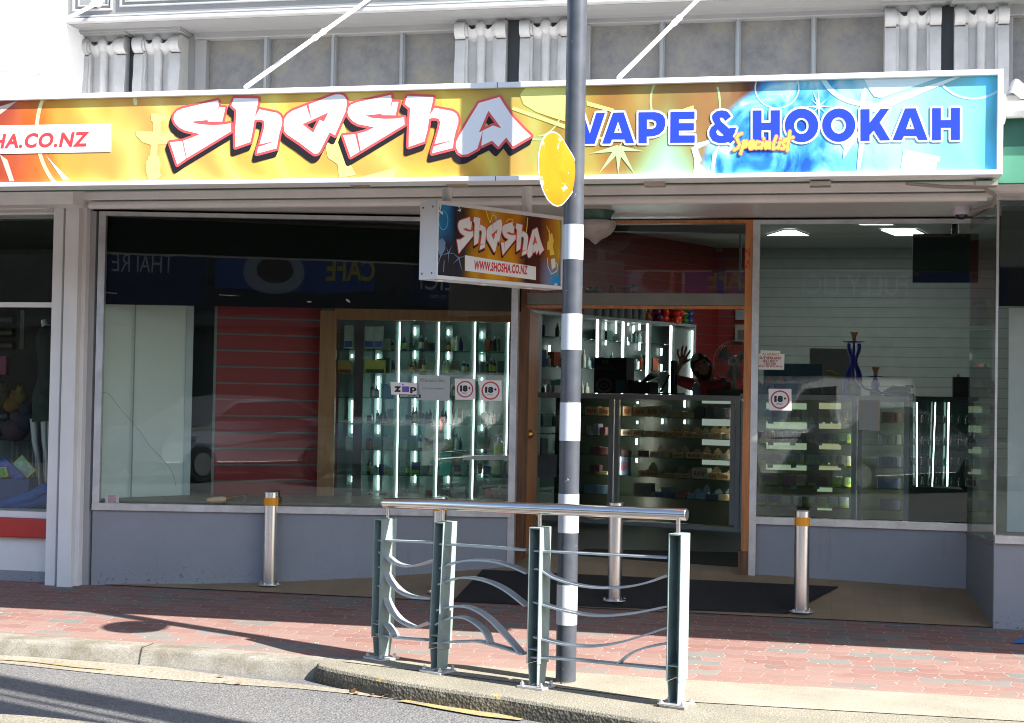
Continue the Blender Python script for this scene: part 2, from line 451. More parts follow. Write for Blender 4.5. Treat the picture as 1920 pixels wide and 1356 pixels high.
# footpath (rises gently to the shops)
def fz(p): return Vector((p.x, p.y, max(0.0, gz(p.y))))
back = 9.9
mb = MB()
fr = [Vector((-60, 7.9, 0))] + [xy(p) for p in gb] + [Vector((60, 6.0, 0))]
for a, b_ in zip(fr[:-1], fr[1:]):
    mb.add([Vector((a.x, a.y, 0)), Vector((b_.x, b_.y, 0)), Vector((b_.x, back, gz(back))), Vector((a.x, back, gz(back)))], [(0, 1, 2, 3)])
tag(mb.build('footpath', PAVER), kind='structure')
# kerb with rounded nose
mb = MB()
prof = []
for p, q in zip([Vector((-60, 7.75, 0))] + kt, [Vector((-60, 7.9, 0))] + [xy(g) for g in gb[:5]] + [xy(gb[5]), onZ(800, 1246)]):
    p = xy(p); q = xy(q); d = (p - q).normalized()
    prof.append([q + Vector((0, 0, 0.004)), p - d * 0.02 + Vector((0, 0, 0.004)), p - d * 0.003 + Vector((0, 0, -0.004)), p + d * 0.006 + Vector((0, 0, -0.018)), p + d * 0.05 + Vector((0, 0, RZ - 0.02)), q + Vector((0, 0, RZ - 0.02))])
vs = [v for pr in prof for v in pr]; k = len(prof[0])
fs = [(i * k + j, i * k + (j + 1) % k, (i + 1) * k + (j + 1) % k, (i + 1) * k + j) for i in range(len(prof) - 1) for j in range(k)]
mb.add(vs, fs); tag(mb.build('kerb', KERBM, smooth=True), kind='structure')
# gutter strip of pale dust along the kerb foot
mb = MB(); a = [onZ(x, y, RZ + .004) for x, y in ((-300, 1200), (0, 1227), (300, 1250), (433, 1268), (560, 1282), (640, 1292), (760, 1302), (900, 1318), (1040, 1338), (1180, 1362))]
b2 = [onZ(x, y, RZ + .004) for x, y in ((-300, 1214), (0, 1243), (180, 1262), (300, 1273), (433, 1283), (560, 1291), (640, 1299), (800, 1318), (900, 1331), (1150, 1370))]
mb.add(a + b2, [(i, i + 1, i + 11, i + 10) for i in range(9)])
GUT = concrete_mat('gutter_dust', (0.15, 0.13, 0.10), (0.27, 0.24, 0.19), (0.40, 0.37, 0.31), 70, 0.3)
tag(mb.build('gutter', GUT), kind='structure')
# kerb extension slab
sl = [onZ(x, y, 0) for x, y in ((600, 1243), (594, 1246), (597, 1250), (612, 1254), (640, 1260), (690, 1270), (737, 1279), (820, 1292), (896, 1303), (940, 1308), (1050, 1326), (1150, 1343), (1243, 1358), (1500, 1405), (2300, 1560))]
bk = [onZ(x, y, 0) for x, y in ((2600, 1355), (1920, 1320), (1640, 1302), (1290, 1283), (1000, 1262), (900, 1256), (700, 1242), (640, 1237))]
pts = [xy(p) for p in sl] + [xy(p) for p in bk]
def jig(p, i): return p
n = len(pts); ctr = sum(pts, Vector()) / n
rows = []
for dz, off in ((0.008, 0.012), (0.004, 0.004), (-0.01, -0.004), (-0.04, -0.010), (RZ - 0.02, -0.016)):
    row = []
    for i, p in enumerate(pts):
        t = (pts[(i + 1) % n] - pts[i - 1]); nn = Vector((t.y, -t.x, 0)).normalized()
        if nn.dot(p - ctr) < 0: nn = -nn
        row.append(p - nn * off + Vector((0, 0, dz)))
    rows.append(row)
mb = MB(); vs = [v for r_ in rows for v in r_]
tri = tessellate_polygon([rows[0]])
fs = [tuple(t_) for t_ in tri] + [(i * n + j, i * n + (j + 1) % n, (i + 1) * n + (j + 1) % n, (i + 1) * n + j) for i in range(4) for j in range(n)]
mb.add(vs, fs); ke = tag(mb.build('kerb_extension', AGG), kind='structure')
FACE_SHADE = concrete_mat('shaded_kerb_face', (0.045, 0.038, 0.026), (0.10, 0.088, 0.062), (0.26, 0.24, 0.19), 60, 1.0)  # darker copy for the upright faces: their shade is put into the colour
ke.data.materials.append(FACE_SHADE)
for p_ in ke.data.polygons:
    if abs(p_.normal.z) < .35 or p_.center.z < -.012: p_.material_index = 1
# smooth concrete band between the pavers and the aggregate
u = [xy(p) for p in gb[5:9]]; l = [xy(onZ(x, y)) for x, y in ((640, 1244), (1250, 1318), (1920, 1357), (2600, 1400))]
mb = MB(); z1 = Vector((0, 0, 0.012)); mb.add([p + z1 for p in u] + [p + z1 for p in l], [(0, 1, 5, 4), (1, 2, 6, 5), (2, 3, 7, 6)])
tag(mb.build('concrete_band', SMOOTHC), kind='structure')
# traffic island nose at the bottom left
a = [onZ(x, y, -0.03) for x, y in ((-500, 1322), (-60, 1336), (40, 1341), (140, 1350), (205, 1357), (330, 1380), (300, 1440), (-600, 1440))]
mb = MB(); tri = tessellate_polygon([a]); k = len(a)
lo = [Vector((p.x, p.y, RZ - 0.02)) for p in a]
mb.add(a + lo, [tuple(t_) for t_ in tri] + [(i, (i + 1) % k, (i + 1) % k + k, i + k) for i in range(k)])
tag(mb.build('traffic_island', AGG), kind='structure')
# worn yellow lines on the road
YEL = concrete_mat('road_paint_yellow', (0.17, 0.16, 0.13), (0.30, 0.24, 0.12), (0.56, 0.34, 0.05), 20, 0.3)
def paint(poly, z):
    P = [onZ(x, y, z) for x, y in poly]; return MB().add(P, [tuple(t_) for t_ in tessellate_polygon([P])])
mb = MB()
for poly in (((-60, 1231), (60, 1239.5), (200, 1254.5), (201, 1255.5), (140, 1251), (60, 1241), (-60, 1232.5)),):
    P = [onZ(x, y, RZ + .009) for x, y in poly]; mb.add(P, [tuple(t_) for t_ in tessellate_polygon([P])])
poly = [(745, 1314), (765, 1312), (850, 1325), (930, 1337), (982, 1348), (972, 1350), (900, 1342), (820, 1328), (780, 1320)]
P = [onZ(x, y, RZ + .009) for x, y in poly]; mb.add(P, [tuple(t_) for t_ in tessellate_polygon([P])])
tag(mb.build('road_marking', YEL), kind='structure')
# blue spray mark on the footpath
mbm = mat('blue_paint', (0.03, 0.16, 0.5), 0.7)
P = [onG(x, y) + Vector((0, 0, .004)) for x, y in ((1898, 1207), (1912, 1198), (1990, 1200), (1990, 1208))]
tag(MB().add(P, [(0, 1, 2, 3)]).build('painted_mark', mbm), kind='structure')
# fallen leaves in the gutter: each one a thing
leafm = mat('dry_leaf', (0.24, 0.13, 0.06), 0.7, var=0.3, scale=30)
spots = [(661, 1297, 'russet'), (670, 1299, 'orange'), (697, 1303, 'thin tan'), (722, 1305, 'long tan'), (414, 1268, 'pale'), (424, 1279, 'dark brown'), (448, 1281, 'curled brown'), (286, 1257, 'small brown'), (657, 1312, 'tiny red'), (740, 1305, 'grey')]
names = ['first', 'second', 'third', 'fourth', 'fifth', 'sixth', 'seventh', 'eighth', 'ninth', 'tenth']
spots.sort()
def leaf_mesh():
    n = 7; vs = []
    for i in range(n):
        t_ = i / (n - 1); w_ = sin(pi * t_) * 0.35 + .02; x = t_ - .5
        vs += [(x, -w_, .05 + .2 * sin(t_ * 5)), (x, 0, .02 + .12 * sin(t_ * 5)), (x, w_, .12 + .15 * cos(t_ * 4))]
    fs = [(i * 3 + j, i * 3 + j + 1, i * 3 + j + 4, i * 3 + j + 3) for i in range(n - 1) for j in range(2)]
    return MB().add(vs, fs)
first = None
for i, (x, y, c_) in enumerate(spots):
    p = onZ(x, y, RZ + .012)
    if first is None:
        o = leaf_mesh().build('fallen_leaf', leafm); sm = o.modifiers.new('thick', 'SOLIDIFY'); sm.thickness = 0.02; first = o
    else:
        o = first.copy(); COL.objects.link(o)
    s_ = random.uniform(.028, .05) * (0.5 if 'tiny' in c_ or 'small' in c_ else 1)
    o.location = p; o.rotation_euler = (random.uniform(-.3, .3), random.uniform(-.3, .3), random.uniform(0, 6)); o.scale = (s_, s_, s_)
    tag(o, f'{c_} dry leaf lying in the gutter, {names[i]} leaf from the left', 'leaf', 'dry leaves fallen in the gutter')
# ================================================================ the shop building
WHITE = mat('white_paint', (0.80, 0.80, 0.80), 0.45, var=0.03, scale=2.5, dirt=0.05)
CREAM = mat('aged_cream_paint', (0.86, 0.84, 0.82), 0.4, var=0.04, scale=3, dirt=0.08)
GREYW = mat('pale_grey_trim', (0.24, 0.242, 0.245), 0.4, var=0.03, scale=3, dirt=0.04)
TRIM = mat('light_trim', (0.41, 0.412, 0.415), 0.45, var=0.05, scale=7, dirt=0.12, bump=0.15, bscale=25)
STALL, _t, _b, _N, _L = node_mat('scuffed_grey_render')
_tc = _N('ShaderNodeTexCoord'); _v = _tc.outputs['Object']
_c = ramp(_N, [(0.3, (0.265, 0.28, 0.305)), (0.7, (0.315, 0.33, 0.36))]); _L(noise(_N, _L, _v, 1.3, 6, .7), _c.inputs[0])
_mp = _N('ShaderNodeMapping'); _mp.inputs['Scale'].default_value = (7, 7, .9); _L(_v, _mp.inputs[0])
_d = ramp(_N, [(0.60, (1, 1, 1)), (0.78, (.80, .79, .77))]); _L(noise(_N, _L, _mp.outputs[0], 1.6, 5, .7), _d.inputs[0])
_c2 = mix(_N, _L, 1.0, _c.outputs[0], _d.outputs[0], 'MULTIPLY')
_sp = _N('ShaderNodeSeparateXYZ'); _L(_v, _sp.inputs[0])
_m = _N('ShaderNodeMath'); _m.operation = 'MULTIPLY_ADD'; _m.inputs[1].default_value = -.42; _L(_sp.outputs[2], _m.inputs[0]); _L(noise(_N, _L, _v, 34, 5, .75), _m.inputs[2])
_k = ramp(_N, [(0.545, (0, 0, 0)), (0.60, (1, 1, 1))]); _L(_m.outputs[0], _k.inputs[0])
_c3 = mix(_N, _L, _k.outputs[0], _c2, (.15, .135, .12))
_s2 = ramp(_N, [(0.735, (0, 0, 0)), (0.75, (1, 1, 1))]); _L(noise(_N, _L, _v, 16, 5, .7), _s2.inputs[0])
_L(mix(_N, _L, _s2.outputs[0], _c3, (.12, .11, .10)), _b.inputs['Base Color']); _b.inputs['Roughness'].default_value = .6
setbump(_N, _L, _b, noise(_N, _L, _v, 30, 4), .15, .01)
PILL = mat('warm_grey_paint', (0.40, 0.395, 0.40), 0.55, var=0.05, scale=1.6, dirt=0.05)
ALU = mat('weathered_aluminium', (0.66, 0.65, 0.65), 0.38, 0.6, var=0.10, scale=7, dirt=0.15, bump=0.1, bscale=30)
STEEL = mat('brushed_steel', (0.62, 0.60, 0.58), 0.22, 1.0, var=0.08, scale=20, stretch=(1, 1, 0.05))
DARK = mat('dark_recess', (0.03, 0.032, 0.036), 0.6)
BLACK = mat('black_panel', (0.006, 0.006, 0.006), 0.7, spec=.08)
WOOD = mat('stained_timber', (0.50, 0.19, 0.06), 0.4, var=0.25, scale=3, dirt=0.15, stretch=(9, 9, 0.7))
WOODD = mat('weathered_timber', (0.20, 0.09, 0.045), 0.6, var=0.3, scale=3, dirt=0.2, stretch=(9, 9, 0.7), bump=.4, bscale=20)
GREYT = mat('grey_transom_paint', (0.16, 0.165, 0.15), 0.5, var=0.15, scale=5)
SOFF = mat('soffit_paint', (0.66, 0.66, 0.65), 0.3, var=0.05, scale=1.5, dirt=0.08)
PANE = glass_mat('shop_glass', (0.90, 0.945, 0.925), wav=0.05, gain=1.0)
OBSC_m, _t, _b, _N, _L = node_mat('obscure_glass')
_tc = _N('ShaderNodeTexCoord')
_n1 = noise(_N, _L, _tc.outputs['Object'], 3.1, 8, .8); _r1 = ramp(_N, [(0.3, (0.105, 0.10, 0.10)), (0.5, (0.165, 0.162, 0.162)), (0.72, (0.235, 0.21, 0.15))]); _L(_n1, _r1.inputs[0])
_L(_r1.outputs[0], _b.inputs['Base Color']); _b.inputs['Roughness'].default_value = 0.18
_n2 = noise(_N, _L, _tc.outputs['Object'], 55, 3); setbump(_N, _L, _b, _n2, 0.35, 0.012)

YF = 7.64           # face of the fascia sign
YB = 9.71           # building line
# key points measured from the photograph
DL = 10.53          # camera depth of the angled left shop window
def xyD(px, D): p = onD(px, 700, D); return Vector((p.x, p.y, 0))
LA = xyD(180, DL); LBp = xyD(963, DL)                         # left window plane, ends
SILLZ = onD(560, 949.5, DL).z
CEILZ = onY(1500, 377, 9.62).z
YR = onZ(1600, 975, SILLZ).y                                   # right window plane
RA = onY(1410, 985, YR); RB = onY(1813, 992, YR)
RC = onG(1860, 1175)                                           # front corner of the right hand pier
FZR = onY(1600, 1096, YR).z
FZL = onD(960, 1050, DL).z
print('LA', LA, 'LB', LBp, 'SILL', SILLZ, 'CEIL', CEILZ, 'YR', YR, 'RA', RA, 'RB', RB, 'RC', RC, FZR, FZL)
IFZ = 0.20

bld = thing('shop_building', 'grey shop building with ornate brackets above a recessed glass shopfront and timber doorway', 'building', (0, 11, 0))
def part(mb, name, m, **k): return mb.build(name, m, bld, world=True, **k)

# ---- entrance floor: twisted patch rising from the footpath to the doorway
def floorz(x, y):
    t = min(1, max(0, (y - YB) / (YR - YB)))
    zb = FZL + (FZR - FZL) * min(1, max(0, (x - LBp.x) / (RB.x - LBp.x)))
    s = min(1, max(0, (x - LA.x) / (LBp.x - LA.x)))
    return gz(YB) * (1 - t) + t * (gz(YR) * (1 - s) + zb * s) + 0.006
nx, ny = 24, 8; x0, x1 = LA.x + .1, RC.x + .02
mb = MB(); vs = [(x0 + (x1 - x0) * i / nx, YB + (YR + .3 - YB) * j / ny, floorz(x0 + (x1 - x0) * i / nx, YB + (YR + .3 - YB) * j / ny)) for j in range(ny + 1) for i in range(nx + 1)]
mb.add(vs, [(j * (nx + 1) + i, j * (nx + 1) + i + 1, (j + 1) * (nx + 1) + i + 1, (j + 1) * (nx + 1) + i) for j in range(ny) for i in range(nx)])
tag(mb.build('entrance_floor', TILE), kind='structure')

# ---- left window bay
SW = 0.05
part(MB().wall(LA, LBp, -0.05, SILLZ - SW, 0.12), 'stall_riser', STALL)
part(MB().wall(RA, RB, -0.05, SILLZ - SW, 0.12), 'stall_riser', STALL)
# left pilaster (grey) from white column to the window
pA = onY(150, 700, YB - .02); pB = LA
part(MB().wall(Vector((pA.x - .05, YB - .02, 0)), Vector((LA.x - .02, LA.y - .015, 0)), -0.05, CEILZ - .02, 0.15), 'pilaster', PILL)
# aluminium frames (channel with small screws) and panes
def lerp(a, b, t): return a + (b - a) * t
def frame_bay(a, b, z0, z1, name='shop_window', left=.05, right=.045, top=.03, bot=SW, proud=.018):
    a = xy(a); b = xy(b); d = (b - a).normalized(); n = Vector((d.y, -d.x, 0))     # n points to the street
    L_ = (b - a).length
    g = part(MB().hexa([lerp(a, b, 0) + n * -.004 + Vector((0, 0, z0 + .01)), b + n * -.004 + Vector((0, 0, z0 + .01)), b + n * .004 + Vector((0, 0, z0 + .01)), a + n * .004 + Vector((0, 0, z0 + .01))],
                       [a + n * -.004 + Vector((0, 0, z1 - .01)), b + n * -.004 + Vector((0, 0, z1 - .01)), b + n * .004 + Vector((0, 0, z1 - .01)), a + n * .004 + Vector((0, 0, z1 - .01))]), name, PANE)
    fm = MB()
    def bar(s0, s1, za, zb, p=proud):
        q = [a + d * s0 + n * p, a + d * s1 + n * p, a + d * s1 - n * .03, a + d * s0 - n * .03]
        fm.hexa([Vector((v.x, v.y, za)) for v in q], [Vector((v.x, v.y, zb)) for v in q])
    bar(0, L_, z0 - bot, z0, proud + .012); bar(0, L_, z1 - top, z1)
    if left: bar(-.0, left, z0, z1 - top, proud + .003)
    if right: bar(L_ - right, L_, z0, z1 - top, proud + .003)
    for i in range(int(L_ / .33)):
        c = a + d * (.15 + i * .33) + n * (proud + .013) + Vector((0, 0, z0 - bot * .45)); fm.tube(c, c + n * .004, .006, 8)
    fm.build('frame', ALU, g, world=False).location = -bld.location
    return g
# pane objects are children of the building; the frame is their sub-part
wl = frame_bay(LA, LBp, SILLZ, CEILZ - .02, right=.0)
wr = frame_bay(RA, Vector((RB.x, RB.y, 0)), SILLZ, CEILZ - .02, left=.0, right=.0, top=.03)
# tall aluminium strips beside the doorway
def strip_at(p0, p1, Y, z0, z1, nm='door_strip'):
    a = onY(p0, 740, Y); b = onY(p1, 740, Y)
    mb = MB().box(a.x, b.x, Y - .03, Y + .03, z0, z1)
    for i in range(7):
        z = z0 + .15 + (z1 - z0 - .3) * i / 6; c = Vector(((a.x + b.x) / 2, Y - .03, z)); mb.tube(c, c + Vector((0, -.005, 0)), .009, 8)
    return part(mb, nm, ALU)
YD = YR
strip_at(957.5, 970, LBp.y + .02, 0.12, CEILZ - .02)
strip_at(1408, 1421, YR - .005, 0.12, CEILZ - .02)
# ---- right hand return: low wall, pane, front pier
zc = SILLZ - .01
fc = Vector((RC.x, YB - .02, 0)); bc = Vector((RB.x, YR, 0))
RR = Vector((RC.x + 6, YB - .02, 0))
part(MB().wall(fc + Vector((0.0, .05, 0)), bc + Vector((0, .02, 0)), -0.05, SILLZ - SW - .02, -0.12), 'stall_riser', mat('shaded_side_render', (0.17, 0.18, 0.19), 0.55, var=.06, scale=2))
part(MB().box(fc.x - .0, fc.x + 6, fc.y, fc.y + .3, -0.05, SILLZ - SW), 'stall_riser', STALL)
g2 = part(MB().wall(bc + Vector((.0, -.0, 0)), fc + Vector((0, .03, 0)), SILLZ - SW + .004, CEILZ - .02, 0.008), 'shop_window', PANE)
MB().wall(bc + Vector((0, 0, 0)), fc + Vector((0, .05, 0)), CEILZ - .09, CEILZ - .015, .03).wall(bc + Vector((-.01, 0.01, 0)), fc + Vector((-.01, .07, 0)), SILLZ - SW - .02, SILLZ - SW + .003, .05).build('frame', mat('dull_aluminium', (.25, .24, .22), .5, .6), g2).location = -bld.location
g3 = part(MB().box(fc.x, fc.x + 6, fc.y + .004, fc.y + .012, SILLZ, CEILZ), 'shop_window', PANE)
mbf = MB().box(fc.x, fc.x + 6, fc.y - .03, fc.y + .03, SILLZ - SW, SILLZ).box(fc.x, fc.x + 6, fc.y - .02, fc.y + .03, CEILZ - .0, CEILZ + .05)
mbf.box(fc.x - .006, fc.x + .008, fc.y - .012, fc.y + .004, SILLZ, CEILZ)
for i in range(8):
    c = Vector((fc.x + .09 + i * .35, fc.y - .03, SILLZ - SW / 2)); mbf.tube(c, c + Vector((0, -.005, 0)), .007, 8)
mbf.build('frame', ALU, g3).location = -bld.location
# panels behind the right pane: white display back and black band above
zb = onY(1895, 578, YB + .5).z
part(MB().box(onY(1872, 700, YB + .55).x + .06, fc.x + 6, YB + .5, YB + .54, SILLZ - .02, zb), 'display_back', mat('white_board', (.62, .63, .66), .5))
part(MB().box(fc.x + .05, fc.x + 6, YB + .25, YB + .29, zb, CEILZ), 'display_header', BLACK)
part(MB().box(fc.x + .05, fc.x + 6, YB + .03, YB + .5, SILLZ - SW, SILLZ - .03), 'window_platform', mat('grey_board', (.3, .29, .27), .6))

# ---- door frame, transom and door leaf
zh = onY(1250, 573, YR).z; zt0 = zh; zt1 = onY(1250, 551, YR).z; zf = floorz(0, YR) - .02; zct = CEILZ - .02
JL0 = onY(971, 740, YR).x; JL1 = onY(987, 740, YR).x; JR0 = onY(1394, 740, YR).x; JR1 = onY(1407.5, 740, YR).x
dm = MB().box(JR0, JR1, YR - .035, YR + .08, zf, zct)
df = part(dm, 'door_frame', WOOD)
MB().box(JL0, JL1, YR - .03, YR + .08, .15, zct).build('jamb', WOODD, df).location = -bld.location
MB().box(JR0 - .02, JR0 + .05, YR - .038, YR + .1, zf, zf + .19).build('jamb_foot', WOODD, df).location = -bld.location
MB().box(JL1, JR0, YR - .035, YR + .06, onY(1250, 420, YR).z, zct).box(JL1, JR0, YR - .03, YR + .06, zh - .024, zh - .002).build('head_rail', WOOD, df).location = -bld.location
MB().box(JL1, JR0, YR - .045, YR + .07, zt0, zt1).build('transom_bar', GREYT, df).location = -bld.location
part(MB().box(JL1, JR0, YR + .0, YR + .008, zt1, onY(1250, 420, YR).z), 'transom_pane', PANE)
hx = JL1; tp = onY(1009, 740, YR + .82)
door = part(MB().wall(Vector((hx, YR + .06, 0)), Vector((tp.x, tp.y, 0)), IFZ + .01, zh - .03, .045), 'door', WOOD)
kp = onY(993, 814, YR + .15)
MB().sphere(kp, .032, 8).tube(kp, kp + Vector((-.05, 0, 0)), .012).build('door_knob', mat('old_brass', (.55, .33, .08), .3, 1.0), door, smooth=True).location = -bld.location
numm = mat('red_number', (.5, .03, .03), .5)
# red house number standing upright on the jamb, turned on its side
O = onY(1401, 485, YR - .037); fr_ = (O, Vector((0, 0, 1)), Vector((-1, 0, 0)), Vector((0, -1, 0)))
MB().flat(fit(text_tris('52', 0.0), -.075, .075, -.018, .018), fr_, .002).build('house_number', numm, df).location = -bld.location

# ---- ceilings and canopy
xl, xr = -14, 9
part(MB().box(LA.x - .2, fc.x + .02, 9.66, YR + .1, CEILZ, CEILZ + .06), 'recess_ceiling', SOFF)
ztop = onY(1500, 341, 9.5).z
bm_ = MB()
bm_.box(onY(60, 400, 9.55).x, xr, 9.50, 9.66, onY(1500, 366, 9.52).z, CEILZ + .32)
bm_.box(onY(60, 400, 9.5).x, xr, 9.455, 9.50, onY(1500, 362, 9.46).z, onY(1500, 345, 9.46).z + .0)
bm_.tube((onY(170, 377, 9.48).x, 9.47, onY(1500, 370, 9.47).z - .01), (onY(1850, 377, 9.48).x, 9.47, onY(1500, 370, 9.47).z - .01), .027, 14)
bm_.box(onY(150, 400, 9.55).x, onY(1868, 400, 9.55).x, 9.53, 9.64, CEILZ - .0, onY(1500, 367, 9.55).z)
part(bm_, 'verandah_beam', CREAM, bevel=.006)
can = MB().box(xl, xr, YF + .2, 9.5, CEILZ + .17, CEILZ + .30)
part(can, 'canopy', CREAM)
GREEN = mat('faded_green_fascia', (0.07, 0.25, 0.16), 0.5, var=.08, scale=3); GREEND = mat('dark_green_fascia', (0.015, 0.09, 0.06), 0.5)
fe = onY(1880, 340, YF).x
zg0 = onY(900, 348, YF + .15).z; 
part(MB().box(xl, fe - .06, YF + .15, YF + .2, zg0, zg0 + .5), 'fascia_board', GREEND)
part(MB().box(fe - .06, xr, YF + .15, YF + .2, onY(1900, 343, YF + .15).z, onY(1900, 275, YF + .15).z), 'fascia_board', GREEN)
part(MB().box(fe - .055, xr, YF + .152, YF + .2, onY(1900, 275, YF + .15).z, onY(1900, 222, YF + .15).z), 'fascia_board', GREEND)
a = onY(1876, 206, YF + .1); part(MB().tube((a.x, a.y, a.z), (xr, a.y, a.z), onY(1900, 190, YF + .1).z - a.z, 18).tube((a.x - .05, a.y, a.z), (a.x + .02, a.y, a.z), .075, 18), 'gutter_pipe', WHITE, smooth=True)
# corrugated roof sheet end
cs = MB(); O = onY(1886, 182, YF + .14); n = 60; pr = []
for i in range(n): pr.append((i * .0125, .018 * sin(i * .0125 / .11 * 2 * pi)))
vs = [(O.x + p[0] + dy * .1, O.y + dy * .6, O.z + .0 + p[1] + dy * .20 + k * .004) for dy in (0, 1) for k in (0, 1) for p in pr]
cs.add(vs, [(i, i + 1, 2 * n + i + 1, 2 * n + i) for i in range(n - 1)] + [(n + i, n + i + 1, 3 * n + i + 1, 3 * n + i) for i in range(n - 1)])
part(cs, 'roof_sheet', mat('galvanised_iron', (.6, .62, .66), .35, .7, var=.1))
# small conduit loop near the camera dome, and brackets under the sign
part(MB().path([onY(1700, 344, 9.0), onY(1770, 350, 9.2), onY(1845, 352, 9.35), onY(1866, 366, 9.45), onY(1862, 385, 9.6), onY(1820, 396, 9.9)], .012, 8), 'conduit', mat('conduit_grey', (.36, .34, .32), .5), smooth=True)
for px in (120, 380, 680, 860, 1230, 1540, 1850):
    c = onY(px, 349, YF + .12); part(MB().box(c.x - .06, c.x + .05, c.y - .05, c.y + .03, c.z - .004, c.z + .02), 'bracket', mat('tin_bracket', (.5, .42, .34), .4, .6))

# ---- interior shell of the shop
RED = mat('red_slatwall', (0.22, 0.016, 0.014), 0.45, var=.05); SLAT = mat('slat_groove', (0.30, 0.27, 0.24), 0.35, .6)
SLATR = mat('slat_groove_dark', (0.16, 0.12, 0.11), 0.4, .5)
WSL = mat('white_slatwall', (0.33, 0.35, 0.335), 0.5)
INTF = mat('interior_vinyl', (0.16, 0.17, 0.15), 0.35, var=.1)
CI = 3.66; YW = 21.2
part(MB().box(-9, 4.2, YR + .13, YW + .1, IFZ - .1, IFZ), 'interior_floor', INTF)
part(MB().box(JL0, JR1, YR + .03, YR + .13, IFZ - .12, IFZ - .003), 'threshold', ALU)
part(MB().box(-9, 4.2, YR + .15, YW + .1, CI, CI + .1), 'interior_ceiling', mat('ceiling_tile', (.42, .42, .40), .8))
xcorn = onY(1345, 700, YW).x; xred = onY(1409, 700, YW).x
part(MB().box(xred, 4.2, YW, YW + .1, IFZ, CI), 'slat_wall', WSL)
part(MB().box(xcorn - .4, xred, YW, YW + .1, IFZ, CI), 'slat_wall', RED)
part(MB().box(4.0, 4.1, YR + .4, YW, IFZ, CI), 'side_wall', WSL)
part(MB().box(-9, -8.9, YR + .4, YW, IFZ, CI), 'side_wall', DARK)
part(MB().box(-9, 4.2, YR + .02, YR + .15, CEILZ - .0, CI), 'header_wall', WSL)
gm = MB(); gr = MB()
for i in range(22):
    z = IFZ + .5 + i * .14
    if z < CI - .05:
        gm.box(xred + .01, 4.0, YW - .004, YW - .001, z, z + .012); gr.box(xcorn - .3, xred - .01, YW - .004, YW - .001, z, z + .012)
o_ = part(gm, 'slat_grooves', mat('groove_shadow', (.22, .23, .22), .7)); part(gr, 'slat_grooves', SLATR)
# diagonal side wall
WA = onD(1010, 700, 17.8); WC = Vector((xcorn, YW, 0)); dd = (xy(WC) - xy(WA)).normalized(); WA0 = xy(WA) - dd * 6.0
nW = Vector((dd.y, -dd.x, 0))
part(MB().wall(WA0, WC, IFZ, CI, .1), 'slat_wall', RED)
gm = MB()
for i in range(22):
    z = IFZ + .5 + i * .14
    if z < CI - .05: gm.wall(WA0 + nW * .004, xy(WC) + nW * .004, z, z + .012, .003)
gm.wall(xy(WA) + dd * .8 + nW * .006, xy(WA) + dd * .82 + nW * .006, IFZ, CI, .004)
part(gm, 'slat_grooves', SLATR)

# ---- upper facade
YU = 9.72
W_ = lambda px, py, Y=YU: onY(px, py, Y)
yf = 9.50
zl = (W_(340, 43, yf).z + W_(1067, 3, yf).z + W_(640, 24, yf).z) / 3
xL = W_(121, 100, yf).x
fz_ = MB().box(xL, xr, yf, yf + .4, zl + .03, zl + 1.6)
part(fz_, 'frieze', GREYW)
mm = MB().box(xL - .03, xr, yf - .03, yf + .3, zl, zl + .028).box(xL - .015, xr, yf - .015, yf + .1, zl + .034, zl + .05)
zr = W_(700, 3, yf).z
zm = zl + .155
def rect_frame(mb, x0, x1, z0, z1, w, y0, y1):
    mb.box(x0, x1, y0, y1, z0, z0 + w); mb.box(x0, x0 + w, y0, y1, z0 + w, z1); mb.box(x1 - w, x1, y0, y1, z0 + w, z1)
rect_frame(mm, W_(137, 20, yf).x, W_(212, 20, yf).x, zl + .08, zl + 1.2, .016, yf - .018, yf)
rect_frame(mm, W_(146, 20, yf).x, W_(205, 20, yf).x, zl + .115, zl + 1.2, .012, yf - .010, yf)
rect_frame(mm, W_(225, 20, yf).x, W_(1760, 20, yf).x, zl + .10, zl + 1.2, .014, yf - .016, yf)
rect_frame(mm, W_(234, 20, yf).x, W_(1750, 20, yf).x, zl + .135, zl + 1.2, .012, yf - .010, yf)
part(mm, 'frieze_moulding', TRIM, bevel=.004)
rd = MB(); x0 = W_(242, 10, yf).x; x1 = W_(1740, 10, yf).x; n = int((x1 - x0) / .034)
for i in range(n):
    x = x0 + i * .034; rd.tube((x, yf - .004, zl + .165), (x, yf - .004, zl + 1.1), .011, 8)
part(rd, 'reeding', TRIM, smooth=True)
# soffit under the frieze, wall and head rails behind
part(MB().box(xL, xr, YU + .28, YU + .4, 2.9, zl + .1), 'upper_wall', mat('upper_wall_paint', (.20, .205, .21), .5, var=.04))
part(MB().box(xL + .02, xr, yf + .02, YU + .3, zl - .004 - .0, zl + .03), 'soffit', GREYW)
